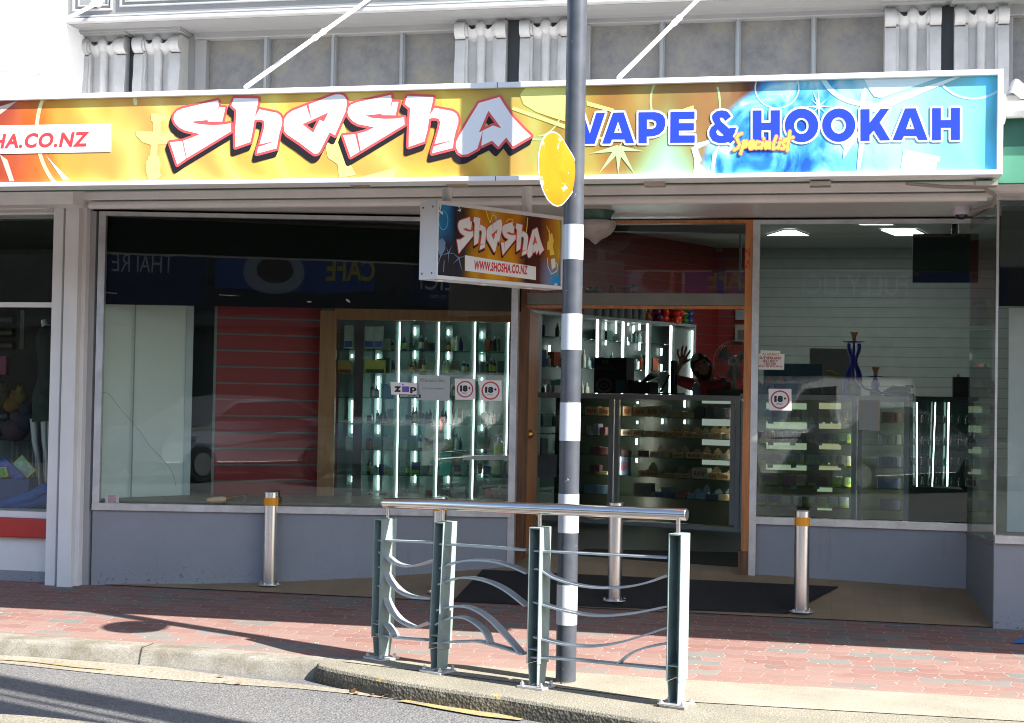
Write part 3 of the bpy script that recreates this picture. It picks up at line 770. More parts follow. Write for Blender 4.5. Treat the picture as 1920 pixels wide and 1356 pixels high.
# windows with mullions
def upper_window(pxl, pxr, mulls, ytop_l):
    YW2 = YU + .16
    a = W_(pxl, 120, YW2); b = W_(pxr, 120, YW2); zt = W_(pxl, ytop_l, YW2).z; z0 = 3.0
    g = part(MB().box(a.x, b.x, YW2 + .06, YW2 + .07, z0, zt), 'upper_window', OBSC_m)
    fm = MB().box(a.x - .09, b.x + .09, YW2 - .02, YW2 + .08, zt, zt + .10).box(a.x - .09, b.x + .09, YW2 - .06, YW2 + .02, zt + .10, zt + .17).box(a.x - .09, b.x + .09, YW2 - .14, YW2 + .02, zt + .17, zl - .005)
    fm.box(a.x - .09, a.x, YW2, YW2 + .08, z0, zt); fm.box(b.x, b.x + .09, YW2, YW2 + .08, z0, zt)
    fm.box(a.x - .2, a.x - .09, YW2 + .02, YW2 + .1, z0, zt + .1); fm.box(b.x + .09, b.x + .2, YW2 + .02, YW2 + .1, z0, zt + .1)
    fm.build('window_frame', GREYW, g, bevel=.005).location = -bld.location
    mu = MB()
    for px in mulls:
        c = W_(px, 120, YW2); mu.box(c.x - .018, c.x + .018, YW2 + .02, YW2 + .06, z0, zt); mu.box(c.x - .009, c.x + .009, YW2 + .004, YW2 + .02, z0, zt)
    mu.build('mullion', mat('bluish_mullion', (.24, .26, .28), .4), g).location = -bld.location
upper_window(386, 856, (497, 623, 752), 74)
upper_window(1106, 1668, (1240, 1383, 1525), 46)
upper_window(1899, 2200, (2060,), 30)
# brackets: three ribbed scrolls each
def bracket(pa, pb, ytop):
    a = W_(pa, 120); b = W_(pb, 120); x0, x1 = a.x, b.x; w = x1 - x0; zt = W_((pa + pb) / 2, ytop).z
    def prof(front, top, rad):
        P = []; cz = zt - rad - top
        for i in range(9): t = pi * .5 + pi * i / 8 * 1.05; P.append((YU + rad * 0.9 + front + cos(t) * rad, cz + sin(t) * rad))
        P += [(YU + front + rad * .7, cz - rad * 1.15), (YU + front + rad * .55, cz - rad * 1.5), (YU + front + .035, cz - rad * 3), (YU + front + .02, cz - rad * 5), (YU + front + .03, cz - rad * 8), (YU + front + .035, 2.95), (YU + .3, 2.95), (YU + .3, zt - top)]
        return P
    mb = MB(); ex = (Vector((0, 0, 0)), Vector((0, 1, 0)), Vector((0, 0, 1)), Vector((1, 0, 0)))
    rw = w * .20
    mb.prism(prof(0, 0, .062), ex, x0, x0 + rw); mb.prism(prof(0, 0, .062), ex, x1 - rw, x1)
    mb.prism(prof(.012, .012, .05), ex, x0 + rw, x0 + rw * 1.25); mb.prism(prof(.012, .012, .05), ex, x1 - rw * 1.25, x1 - rw)
    # recessed back web with a concave hood
    mb.box(x0 + rw * 1.25, x1 - rw * 1.25, YU + .085, YU + .3, 2.95, zt - .03)
    cz = zt - .035; k = 10
    for s in (0, 1):
        xa = x0 + rw * 1.25 if s == 0 else x0 + w * .5 + rw * .25; xb = x0 + w * .5 - rw * .25 if s == 0 else x1 - rw * 1.25
        vs = []
        for i in range(k + 1):
            t = i / k; x = xa + (xb - xa) * t; dip = sin(pi * t) * .03
            vs += [(x, YU + .02, cz - dip), (x, YU + .09, cz - dip + .02), (x, YU + .03, cz - .05 - dip * .3), (x, YU + .085, cz - .10)]
        mb.add(vs, [(i * 4, i * 4 + 1, i * 4 + 5, i * 4 + 4) for i in range(k)] + [(i * 4, i * 4 + 2, i * 4 + 6, i * 4 + 4) for i in range(k)] + [(i * 4 + 2, i * 4 + 3, i * 4 + 7, i * 4 + 6) for i in range(k)])
    xm = (x0 + x1) / 2
    mb.sphere((xm, YU + .045, zt - .055), .042, 8, (1, 1, 1.3)); mb.tube((xm, YU + .075, 2.95), (xm, YU + .065, zt - .07), rw * .36, 14, rw * .45)
    br = part(mb, 'bracket_scroll', TRIM, smooth=True)
    c = MB()
    for i, (o1, h0, h1) in enumerate(((.10, .045, .062), (.085, .028, .045), (.065, .010, .028), (.05, 0, .010))):
        c.box(x0 - o1 * .5 + .0, x1 + o1 * .5, YU - o1 + .02, YU + .29, zt + .012 + h0, zt + .012 + h1)
    c.box(x0 + .01, x1 - .01, YU + .04, YU + .28, zt - .03, zt + .012)
    c.build('cap', GREYW, br).location = -bld.location
for pa, pb, yt in ((143, 231, 68), (246, 333, 64), (850, 946, 36), (972, 1068, 32), (1659, 1765, 10), (1790, 1893, 7)):
    bracket(pa, pb, yt)
for a_, b_g in ((231, 246), (946, 972), (1765, 1790)): part(MB().box(W_(a_, 120).x - .025, W_(b_g, 120).x + .025, YU + .1, YU + .2, 2.95, zl - .01), 'bracket_gap', mat('black_gap', (.025, .028, .032), .5))
# tie rods holding the canopy
def tie_rod(p0, y0, p1, y1, tb):
    a = onY(*p0, y0); b = onY(*p1, y1); d = (b - a); b2 = a + d * 1.12 if tb else b
    r_ = part(MB().tube(a, b2, .0135, 12), 'tie_rod', WHITE, smooth=True)
    if tb:
        mt = MB(); L0 = d.length; c = a + d * tb; dn = d.normalized(); s = dn.orthogonal().normalized(); s2 = dn.cross(s)
        s = (s * 1 + s2 * 1).normalized()
        mt.tube(c - dn * .075, c - dn * .05, .02, 8).tube(c + dn * .05, c + dn * .075, .02, 8)
        for q in (-1, 1): mt.tube(c - dn * .06 + s * .018 * q, c + dn * .06 + s * .018 * q, .0065, 8)
        mt.build('turnbuckle', WHITE, r_, smooth=True).location = -bld.location
tie_rod((460, 164), YF + .2, (690, 0), 9.45, .56)
tie_rod((1160, 146), YF + .2, (1308, 0), 9.45, .70)
tie_rod((0, 98), YF + .2 + .25, (185, 5), 9.47, .0)
a = onY(183, 6, 9.48); part(MB().tube((a.x, 9.50, a.z), (a.x, 9.44, a.z), .03, 10).tube((a.x - .04, 9.46, a.z - .02), (a.x + .05, 9.46, a.z + .02), .02, 10), 'wall_fixing', WHITE, smooth=True)

# ================================================================ neighbour building on the left
nb = thing('neighbour_building', 'white rendered building left of the grey shop, with a low red sill', 'building', (-7, 11, 0))
def npart(mb, name, m, **k): return mb.build(name, m, nb, world=True, **k)
YN = 9.45
npart(MB().box(-16, W_(118, 100, YN).x, YN, YN + 1, CEILZ + .35, 7.5).box(-16, W_(76, 60, YN).x, YN - .10, YN, W_(76, 92, YN).z, 7.5).box(-16, W_(118, 100, YN).x - .0, YN - .05, YN, CEILZ + .35, W_(100, 110, YN).z - .1), 'wall', WHITE)
npart(MB().box(-16, W_(90, 130, YN).x, YN - .08, YN, CEILZ + .3, W_(90, 130, YN).z - .05), 'wall_plinth', WHITE, bevel=.02)
zs = onY(50, 963, 9.75).z
npart(MB().box(-16, onY(96, 1000, 9.72).x, 9.72, 9.95, 0, zs - .17), 'stall_riser', WHITE)
npart(MB().box(-16, onY(96, 1000, 9.72).x, 9.71, 9.72, 0, gz(9.7) + .075), 'plinth', STALL)
npart(MB().box(-16, onY(96, 1000, 9.68).x, 9.66, 9.95, zs - .17, zs - .03), 'sill_band', mat('red_sill_paint', (.48, .035, .03), .45, var=.1), bevel=.01)
npart(MB().box(-16, onY(97, 1000, 9.70).x, 9.70, 9.95, zs - .028, zs + .02), 'window_sill', WHITE)
zt = onY(50, 404, 9.75).z; zm_ = onY(50, 572, 9.75).z
npart(MB().box(-16, onY(108, 400, 9.75).x, 9.70, 9.95, zt, CEILZ + .2).box(-16, onY(104, 572, 9.75).x, 9.72, 9.78, zm_ - .018, zm_ + .018), 'window_frame', WHITE)
npart(MB().box(-16, onY(104, 572, 9.75).x, 9.745, 9.753, zs, zt), 'window_pane', PANE)
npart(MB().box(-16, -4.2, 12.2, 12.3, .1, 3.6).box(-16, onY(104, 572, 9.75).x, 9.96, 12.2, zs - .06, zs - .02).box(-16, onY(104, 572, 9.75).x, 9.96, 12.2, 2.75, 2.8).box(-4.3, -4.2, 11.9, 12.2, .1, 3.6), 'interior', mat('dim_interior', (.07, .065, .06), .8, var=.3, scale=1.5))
# boarded post between the two shops
q0 = onY(92.5, 1080, 9.62); q1 = onY(107, 1080, 9.62)
cm = MB().box(onY(106, 400, 9.64).x, onY(122, 400, 9.62).x, 9.60, 9.9, .04, CEILZ + .15).box(onY(120, 740, 9.57).x - .02, onY(141, 740, 9.57).x, 9.565, 9.9, .03, CEILZ + .02).box(onY(138, 740, 9.60).x - .01, onY(151, 740, 9.60).x, 9.63, 9.9, .03, CEILZ + .15)
npart(cm, 'post', WHITE, bevel=.004)
npart(MB().box(-16, onY(150, 380, 9.4).x, 9.30, 9.50, onY(60, 384, 9.3).z, onY(60, 352, 9.3).z).box(-16, onY(100, 380, 9.6).x, 9.5, 9.7, onY(50, 396, 9.6).z, onY(50, 380, 9.5).z), 'beam', CREAM)
# ================================================================ sign artwork
def flame_mat(name, stops, sx, detail_scale, flip=0.0):
    m, t, b, N, L = node_mat(name)
    tc = N('ShaderNodeTexCoord'); v = tc.outputs['Object']
    sep = N('ShaderNodeSeparateXYZ'); L(v, sep.inputs[0])
    mp = N('ShaderNodeMapping'); mp.inputs['Scale'].default_value = (1.0, 1, 0.8); mp.inputs['Rotation'].default_value = (0, 0.5, 0); L(v, mp.inputs[0])
    wn = N('ShaderNodeTexNoise'); wn.inputs['Scale'].default_value = detail_scale; wn.inputs['Detail'].default_value = 3; wn.inputs['Distortion'].default_value = 1.2
    L(mp.outputs[0], wn.inputs['Vector'])
    def M(op, a, b_=None, c=None):
        n = N('ShaderNodeMath'); n.operation = op
        for i, x in enumerate((a, b_, c)):
            if x is None: continue
            if isinstance(x, (int, float)): n.inputs[i].default_value = x
            else: L(x, n.inputs[i])
        return n.outputs[0]
    u = M('DIVIDE', sep.outputs[0], sx)
    u2 = M('ADD', u, M('MULTIPLY_ADD', wn.outputs['Fac'], 0.10, -0.05))
    base = ramp(N, stops); L(u2, base.inputs[0])
    w2 = N('ShaderNodeTexWave'); w2.inputs['Scale'].default_value = detail_scale * .55; w2.inputs['Distortion'].default_value = 9; w2.inputs['Detail'].default_value = 3; w2.inputs['Detail Scale'].default_value = 1.4
    L(mp.outputs[0], w2.inputs['Vector'])
    hi = ramp(N, [(0.0, (0.80, 0.72, 0.70)), (0.45, (1.0, 0.97, 0.95)), (0.8, (1.05, 1.15, 1.1)), (1.0, (1.1, 1.4, 1.6))]); L(w2.outputs['Fac'], hi.inputs[0])
    c = mix(N, L, 0.75, base.outputs[0], mix(N, L, 1.0, base.outputs[0], hi.outputs[0], 'MULTIPLY'))
    L(c, b.inputs['Base Color']); b.inputs['Roughness'].default_value = 0.5; b.inputs['Specular IOR Level'].default_value = 0.2
    return m, t, b, N, L, sep, u, wn, c, M
XA = onY(-420, 250, YF).x; XB = onY(1872, 250, YF).x; SL = XB - XA
def U_(px): return (onY(px, 250, YF).x - XA) / SL
stops = [(0.0, (.38, .05, .02)), (U_(0), (.30, .06, .05)), (U_(50), (.55, .10, .02)), (U_(110), (.66, .33, .05)), (U_(200), (.72, .42, .09)), (U_(330), (.72, .42, .12)), (U_(520), (.74, .50, .10)), (U_(700), (.70, .38, .09)),
         (U_(860), (.68, .42, .07)), (U_(960), (.52, .38, .10)), (U_(1040), (.40, .30, .06)), (U_(1130), (.38, .20, .05)), (U_(1230), (.34, .26, .08)), (U_(1290), (.38, .21, .08)), (U_(1385), (.14, .05, .03)),
         (U_(1392), (.05, .22, .55)), (U_(1470), (.03, .18, .55)), (U_(1560), (.06, .36, .68)), (U_(1680), (.38, .70, .73)), (U_(1800), (.24, .62, .70)), (1.0, (.12, .52, .70))]
SGM, t_, b_, N_, L_, sep_, u_, wn_, c_, M_ = flame_mat('printed_flames', stops, SL, 1.6)
# blue orb with a clean round edge (printed artwork), centre near photo (1500, 330)
oc = onY(1500, 330, YF); lx = oc.x - XA; R0 = (onY(1390, 180, YF) - oc).length
ORG = Vector((XA, YF, onY(300, 345, YF).z))
dx = M_('SUBTRACT', sep_.outputs[0], lx); dz = M_('SUBTRACT', sep_.outputs[2], oc.z - ORG.z)
rr = M_('SQRT', M_('ADD', M_('MULTIPLY', dx, dx), M_('MULTIPLY', dz, dz)))
q = M_('DIVIDE', rr, R0)
left = M_('LESS_THAN', sep_.outputs[0], lx)
inside = ramp(N_, [(0.93, (1, 1, 1)), (1.0, (0, 0, 0))]); L_(q, inside.inputs[0])
wisp = N_('ShaderNodeTexNoise'); wisp.inputs['Scale'].default_value = 3.4; wisp.inputs['Detail'].default_value = 4; wisp.inputs['Distortion'].default_value = 2.6; L_([n for n in t_.nodes if n.type == 'MAPPING'][0].outputs[0], wisp.inputs['Vector'])
orb = ramp(N_, [(0.25, (.015, .09, .48)), (0.42, (.03, .22, .60)), (0.58, (.09, .42, .70)), (0.72, (.20, .60, .74)), (0.92, (.52, .76, .80))]); L_(M_('ADD', M_('MULTIPLY', q, .55), M_('ADD', M_('MULTIPLY_ADD', wn_.outputs['Fac'], 1.3, -.5), M_('MULTIPLY_ADD', wisp.outputs['Fac'], 1.7, -.72))), orb.inputs[0])
grn = ramp(N_, [(0.2, (.25, .12, .04)), (0.45, (.30, .36, .13)), (0.66, (.33, .58, .36)), (0.9, (.50, .72, .60))])
# pale green glow left and low of the orb is part of the print
gx = M_('MULTIPLY', M_('ABSOLUTE', M_('SUBTRACT', sep_.outputs[0], onY(1250, 300, YF).x - XA)), 2.0)
gl = M_('SUBTRACT', 0.85, M_('ADD', gx, M_('MULTIPLY', sep_.outputs[2], 1.1))); L_(M_('ADD', gl, M_('MULTIPLY_ADD', wn_.outputs['Fac'], .6, -.3)), grn.inputs[0])
gm_ = N_('ShaderNodeMapRange'); gm_.inputs[1].default_value = .1; gm_.inputs[2].default_value = .6; L_(gl, gm_.inputs[0])
c1 = mix(N_, L_, gm_.outputs[0], c_, grn.outputs[0])
msk = M_('MULTIPLY', inside.outputs[0], left)
right = M_('GREATER_THAN', sep_.outputs[0], lx)
rm = N_('ShaderNodeMapRange'); rm.inputs[1].default_value = lx; rm.inputs[2].default_value = lx + .55; rm.inputs[3].default_value = 1; rm.inputs[4].default_value = 0; L_(sep_.outputs[0], rm.inputs[0])
msk2 = M_('MAXIMUM', msk, M_('MULTIPLY', right, rm.outputs[0]))
c2 = mix(N_, L_, msk2, c1, orb.outputs[0])
L_(c2, b_.inputs['Base Color'])

VW = mat('vinyl_white', (.80, .81, .83), .55, var=.0, spec=.2); VRO = mat('vinyl_outline_red', (.72, .10, .10), .55, var=.0, spec=.2); VR = mat('vinyl_red', (.62, .055, .06), .55, var=.0, spec=.2); VK = mat('vinyl_black', (.02, .016, .02), .55, var=.0, spec=.2)
VB = mat('vinyl_blue', (.022, .06, .62), .55, var=.0, spec=.2); VY = mat('vinyl_yellow', (.86, .66, .10), .55, var=.0, spec=.2); VP = mat('vinyl_pale_yellow', (.82, .74, .38), .55, var=.0, spec=.2)
VGP = mat('vinyl_pale_green', (.45, .62, .30), .55, var=.0, spec=.2); VC = mat('vinyl_pale_cyan', (.52, .82, .86), .55, var=.0, spec=.2); VO = mat('vinyl_light_yellow', (.80, .78, .22), .55, var=.0, spec=.2)

Z1 = lambda p: (300 + p[0] / 7.975, 165 + p[1] / 7.975)
Z2 = lambda p: (520 + p[0] / 7.975, 165 + p[1] / 7.975)
Z3 = lambda p: (740 + p[0] / 6.857, 165 + p[1] / 6.857)
Z4 = lambda p: (1090 + p[0] / 4.923, 180 + p[1] / 4.923)
Z5 = lambda p: (1340 + p[0] / 3.5556, 180 + p[1] / 3.5556)
LOGO = [
 (Z1, [[(870,185),(878,190),(880,295),(980,295),(975,330),(935,505),(720,505),(715,482),(470,508),(530,530),(600,545),(800,560),(950,550),(1060,530),(1068,650),(400,1055),(262,1150),(150,815),(340,795),(480,745),(605,692),(380,640),(300,600),(230,530),(205,470),(215,400),(260,345),(340,310)]]),
 (Z1, [[(1110,155),(1475,162),(1470,220),(1422,440),(1490,322),(1750,375),(1800,410),(1828,470),(1830,540),(1790,680),(1768,790),(1750,905),(1450,985),(1475,880),(1490,850),(1555,620),(1568,530),(1555,495),(1510,475),(1440,475),(1415,490),(1390,650),(1355,810),(1130,890),(1125,700),(1148,335),(1072,265)]]),
 (Z2, [[(225,345),(440,262),(470,250),(820,115),(880,98),(950,98),(1000,120),(1035,170),(1042,250),(1025,350),(865,712),(785,665),(640,950),(600,985),(560,990),(500,950),(330,820),(150,700),(110,650),(98,560),(105,470),(150,400)],
       [(380,545),(765,370),(700,505),(635,480),(540,672)]]),
 (Z2, [[(1200,215),(1705,105),(1712,215),(1815,210),(1770,412),(1565,410),(1558,390),(1315,415),(1420,450),(1600,465),(1760,462),(1898,440),(1905,550),(1250,945),(1098,1035),(985,710),(1170,695),(1320,655),(1450,592),(1210,545),(1130,500),(1070,430),(1052,370),(1065,300),(1110,250)]]),
 (Z3, [[(165,105),(500,118),(495,160),(450,355),(515,258),(745,300),(795,335),(820,390),(820,450),(785,570),(762,670),(750,775),(482,842),(500,765),(515,725),(575,520),(588,440),(570,405),(540,392),(480,390),(445,400),(425,540),(385,690),(182,760),(185,600),(200,265),(130,210)]]),
 (Z3, [[(1085,195),(1350,120),(1400,200),(1520,380),(1650,520),(1755,620),(1520,755),(1437,640),(1335,760),(1255,680),(1115,748),(1135,555),(1075,780),(940,855),(870,862),(820,830),(787,760),(790,700),(830,620),(960,400)],
       [(1085,575),(1207,295),(1375,522),(1265,485)]]),
]
SLITS = [(Z1, [(340,790),(352,790),(405,1058),(398,1062)]), (Z1, [(1476,880),(1488,848),(1755,790)]), (Z1, [(872,290),(882,290),(876,400)]),
         (Z2, [(442,262),(472,250),(518,485)]), (Z2, [(1172,690),(1202,688),(1252,946),(1236,952)]), (Z2, [(1708,212),(1720,212),(1712,310)]),
         (Z3, [(500,752),(515,724),(762,672)]), (Z3, [(1064,790),(1110,750),(1138,552)])]
def pxframe_uv(P, fr, plane):
    O, ex, ey, n = fr; w = plane(*P); d = w - O
    return (d.dot(ex), d.dot(ey))
def art(fr, d, sh, m, parent, name='artwork'):
    return MB().flat(sh, fr, d).build(name, m, parent, world=True)
def logo_art(fr, conv, parent, s, d0=.002, drop=(-5 / 340, -12.5 / 340)):
    """conv maps a photo-pixel point of the fascia logo to uv of this frame; s = metres per fascia metre"""
    white = []; 
    for Z, polys in LOGO:
        white.append(tri_of([[conv(Z(p)) for p in poly] for poly in polys]))
    white = union(white)
    red = grow(white, .0135 * s)
    N = 9; mbk = MB(); P, T = merge(*red)
    for i in range(N):
        k = 1 - i / (N - 1)
        mbk.flat(([(p[0] + drop[0] * s * k, p[1] + drop[1] * s * k) for p in P], T), fr, d0 + i * .0001)
    mbk.build('logo_shadow', VK, parent, world=True)
    art(fr, d0 + .001, red, VRO, parent, 'logo_outline')
    w = art(fr, d0 + .002, white, VW, parent, 'logo_letters')
    sl = union([tri_of([[conv(Z(p)) for p in poly]]) for Z, poly in SLITS])
    x = art(fr, d0 + .003, sl, VRO, parent, 'logo_cuts')

fs = thing('fascia_sign', 'long lightbox sign with orange flames fading to blue along the canopy edge', 'shop sign', (XB, YF, ORG.z))
zb0 = min(onY(100, 346, YF).z, 9); z_b = (onY(100, 345, YF).z + onY(1000, 340, YF).z + onY(1800, 335, YF).z) / 3; z_t = (onY(100, 178, YF).z + onY(1000, 152, YF).z + onY(1800, 135, YF).z) / 3
print('sign z', z_b, z_t)
XE = onY(1880, 240, YF).x; fw = .030
body = MB().box(XA - .1, XE, YF + .004, YF + .14, z_b, z_t).build('cabinet', WHITE, fs, world=True, bevel=.003)
fm = MB().box(XA - .1, XE, YF - .022, YF + .003, z_b, z_b + fw * .85).box(XA - .1, XE, YF - .022, YF + .003, z_t - fw, z_t).box(XE - fw, XE, YF - .0225, YF + .003, z_b + fw * .85, z_t - fw)
fm.build('frame', mat('white_aluminium', (.80, .81, .82), .3, var=.02), fs, world=True, bevel=.003)
jx = onY(931, 330, YF).x
MB().box(jx - .0015, jx + .0015, YF - .0235, YF - .015, z_b, z_b + fw * .85).box(jx - .0015, jx + .0015, YF - .0235, YF - .015, z_t - fw, z_t).build('joint', VK, fs, world=True)
fo = MB().add([(XA, YF, z_b + fw * .8), (XE - fw * .9, YF, z_b + fw * .8), (XE - fw * .9, YF, z_t - fw * .9), (XA, YF, z_t - fw * .9)], [(0, 1, 2, 3)]).build('printed_face', SGM, fs, world=True)
# object coordinates of the face start at its left bottom corner
me = fo.data; sh_ = Vector((XA, YF, ORG.z)) - fs.location
for v in me.vertices: v.co -= sh_
fo.location = sh_
FR = (Vector((XA, YF, z_b)), Vector((1, 0, 0)), Vector((0, 0, 1)), Vector((0, -1, 0)))
cv = lambda p: pxframe_uv(p, FR, lambda a, b: onY(a, b, YF))
zlo, zhi = fw * .85 + .001, z_t - z_b - fw - .001
def clipshape(sh):
    """keep a shape inside the printed face by clamping its points"""
    P, T = sh; return ([(min(p[0], SL - .005), min(max(p[1], zlo), zhi)) for p in P], T)
MPP = 1 / 352.0     # metres per photo pixel on the sign
def pxstroke(pts, w): return stroke([cv(p) for p in pts], w * MPP / 2)
def pxring(cx, cy, rx, ry, w, a0=0, a1=360): return stroke([cv((cx + rx * cos(radians(a)), cy - ry * sin(radians(a)))) for a in [a0 + (a1 - a0) * i / 40 for i in range(41)]], w * MPP / 2)
def pxpoly(pts): return tri_of([[cv(p) for p in pts]])
q3 = lambda ps, ox=0, oy=0, s=3.0: [(ox + x / s, oy + y / s) for x, y in ps]
A = lambda sh, m, d=.0006: art(FR, d, clipshape(sh), m, fs)
# soft circles, bars and silhouettes printed on the flames
A(union([pxring(207, 245, 138, 150, 8, 100, 265), pxring(320, 150, 70, 130, 8, 150, 200), pxring(290, 330, 50, 60, 7, 290, 350)]), VP)
A(union([pxpoly([(0, 200), (33, 182), (0, 215)]), pxpoly([(0, 290), (14, 300), (27, 340), (18, 340)])]), mat('vinyl_smoke', (.62, .50, .42), .4, var=0), .0009)
A(pxpoly([(84, 288), (90, 296), (131, 338), (118, 338)]), VC, .0012)
hook = q3([(850,640),(935,645),(932,670),(905,690),(905,740),(975,755),(985,812),(888,808),(882,870),(896,885),(904,930),(898,965),(905,985),(885,1010),(835,1010),(820,955),(820,910),(832,900),(835,880),(845,875),(850,815),(800,800),(765,760),(765,738),(862,742),(862,690),(850,680)])
A(pxpoly(hook), VO, .0014)
A(pxpoly([(608, 262), (645, 230), (652, 262), (655, 305), (668, 328), (636, 333), (633, 308), (615, 296)]), VO, .0014)
A(pxpoly([(671, 334), (748, 313), (738, 333)]), VO, .0014)
A(pxpoly([(985, 158), (1064, 155), (1064, 229), (1040, 222), (1005, 210), (982, 196), (975, 178)]), VO, .0014)
A(union([pxpoly([(960, 206), (1066, 244), (1066, 236), (962, 200)]), pxpoly([(1100, 190), (1150, 204), (1158, 213), (1100, 198)]), pxpoly([(1280, 205), (1300, 198), (1302, 208), (1285, 212)]), pxpoly([(1100, 255), (1140, 258), (1138, 262), (1100, 260)])]), VO, .0016)
A(union([pxring(1010, 200, 62, 62, 3.5, 250, 300), pxring(1010, 150, 55, 105, 3, 270, 350), pxring(1285, 190, 65, 68, 4, 95, 230), pxring(1330, 200, 20, 55, 4, 300, 400)]), VGP, .0009)
A(star(*cv((1160, 278)), [(180 + 10, .16), (-8, .14), (-58, .17), (-90, .16), (-128, .17), (60, .05)], .22), VGP, .0018)
A(union([pxring(1457, 165, 41, 38, 2.5), pxpoly([(1300, 270), (1322, 265), (1348, 252), (1352, 258), (1325, 272), (1303, 282)])]), VC, .0010)
A(union([pxpoly([(1296, 278), (1306, 272), (1312, 290), (1316, 300), (1312, 306), (1330, 328), (1300, 328), (1302, 300)]), pxpoly([(1350, 268), (1345, 285), (1338, 328), (1332, 328), (1336, 290)])]), mat('vinyl_near_white', (.72, .82, .80), .4, var=0), .0018)
A(union([pxring(1625, 120, 88, 75, 9, 195, 275), pxring(1825, 130, 68, 55, 4, 210, 320)]), VC, .0011)
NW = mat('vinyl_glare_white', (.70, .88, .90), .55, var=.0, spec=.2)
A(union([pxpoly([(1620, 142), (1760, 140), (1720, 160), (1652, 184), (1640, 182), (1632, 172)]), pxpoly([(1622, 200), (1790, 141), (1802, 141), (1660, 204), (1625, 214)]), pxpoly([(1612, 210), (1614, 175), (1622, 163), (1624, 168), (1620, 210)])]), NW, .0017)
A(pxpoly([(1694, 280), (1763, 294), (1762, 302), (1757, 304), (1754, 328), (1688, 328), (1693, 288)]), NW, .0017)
A(union([star(*cv((1536, 200)), [(0, .07), (45, .06), (95, .10), (135, .06), (180, .08), (225, .06), (270, .08), (315, .06), (112, .09)], .16), pxpoly([(1575, 268), (1620, 240), (1580, 300), (1582, 278)]), pxpoly([(1611, 265), (1622, 265), (1612, 328), (1606, 328)])]), VC, .0019)
# main wordmark
logo_art(FR, cv, fs, 1.0)
# blue wording with white keyline
WORDS = [
 (Z4, [[(-70,160),(20,160),(80,352),(140,158),(222,155),(125,442),(28,442)]]),
 (Z4, [[(195,440),(295,155),(392,153),(488,436),(412,437),(400,402),(285,402),(270,440)], [(342,232),(378,342),(305,342)]]),
 (Z4, [[(530,152),(680,150),(720,158),(755,180),(775,215),(778,265),(760,320),(720,355),(670,372),(605,375),(605,437),(530,437)], [(607,218),(655,218),(690,235),(697,260),(685,290),(655,306),(607,306)]]),
 (Z4, [[(825,148),(1046,145),(1046,212),(902,215),(902,252),(1040,252),(1040,318),(902,320),(902,365),(1048,365),(1048,432),(822,434)]]),
 (Z4, [[(1215,170),(1250,142),(1300,133),(1348,145),(1383,190),(1333,232),(1312,206),(1292,198),(1278,208),(1290,235),(1365,303),(1372,296),(1430,295),(1418,340),(1398,372),(1420,400),(1375,440),(1362,425),(1325,434),(1270,436),(1215,415),(1186,370),(1183,328),(1200,290),(1235,262),(1215,225),(1207,195)], [(1258,308),(1318,365),(1290,372),(1258,360),(1245,335)]]),
 (Z5, [[(255,98),(313,97),(313,180),(375,178),(375,97),(435,96),(435,305),(375,305),(375,228),(313,228),(313,307),(255,308)]]),
 (Z5, [[(580+111*cos(i*pi/16),197+112*sin(i*pi/16)) for i in range(32)], [(579+49*cos(i*pi/16),200+54*sin(i*pi/16)) for i in range(32)]]),
 (Z5, [[(828+110*cos(i*pi/16),195+111*sin(i*pi/16)) for i in range(32)], [(827+50*cos(i*pi/16),197+55*sin(i*pi/16)) for i in range(32)]]),
 (Z5, [[(973,90),(1033,89),(1033,180),(1105,88),(1165,85),(1100,178),(1170,295),(1105,297),(1062,230),(1033,262),(1033,300),(973,300)]]),
 (Z5, [[(1187,295),(1270,84),(1340,83),(1420,294),(1360,295),(1345,268),(1262,268),(1248,295)], [(1305,140),(1333,222),(1276,222)]]),
 (Z5, [[(1450,82),(1508,82),(1508,162),(1575,161),(1575,80),(1635,79),(1635,293),(1575,294),(1575,212),(1508,213),(1508,295),(1450,296)]]),
]
wd = union([tri_of([[cv(Z(p)) for p in poly] for poly in polys]) for Z, polys in WORDS])
art(FR, .003, grow(wd, .0115), VW, fs, 'wording_outline'); art(FR, .004, wd, VB, fs, 'wording')
SCR = [[(1482,348),(1450,362),(1433,392),(1448,425),(1462,452),(1442,484),(1408,503)], [(1502,418),(1488,470),(1470,535)], [(1492,428),(1522,418),(1535,440),(1518,468),(1486,482)],
       [(1552,462),(1592,440),(1585,418),(1560,425),(1548,465),(1560,490),(1600,480)], [(1645,430),(1622,425),(1605,455),(1612,485),(1645,478)], [(1672,432),(1660,485)], [(1684,395),(1684,402)],
       [(1740,432),(1708,428),(1690,460),(1700,485),(1728,468),(1740,432),(1736,484)], [(1800,375),(1775,440),(1768,490),(1805,480)], [(1830,428),(1818,486)], [(1840,395),(1840,400)],
       [(1885,420),(1858,428),(1862,450),(1880,465),(1868,488),(1845,488)], [(1925,330),(1912,410),(1900,505)], [(1872,408),(1955,385)]]
sc = union([stroke([cv(Z4(p)) for p in s], .0068) for s in SCR])
art(FR, .005, grow(sc, .0045), mat('vinyl_pink', (.80, .22, .18), .35, var=0), fs, 'script_outline'); art(FR, .006, sc, mat('vinyl_script_yellow', (.88, .62, .10), .35, var=0), fs, 'script')
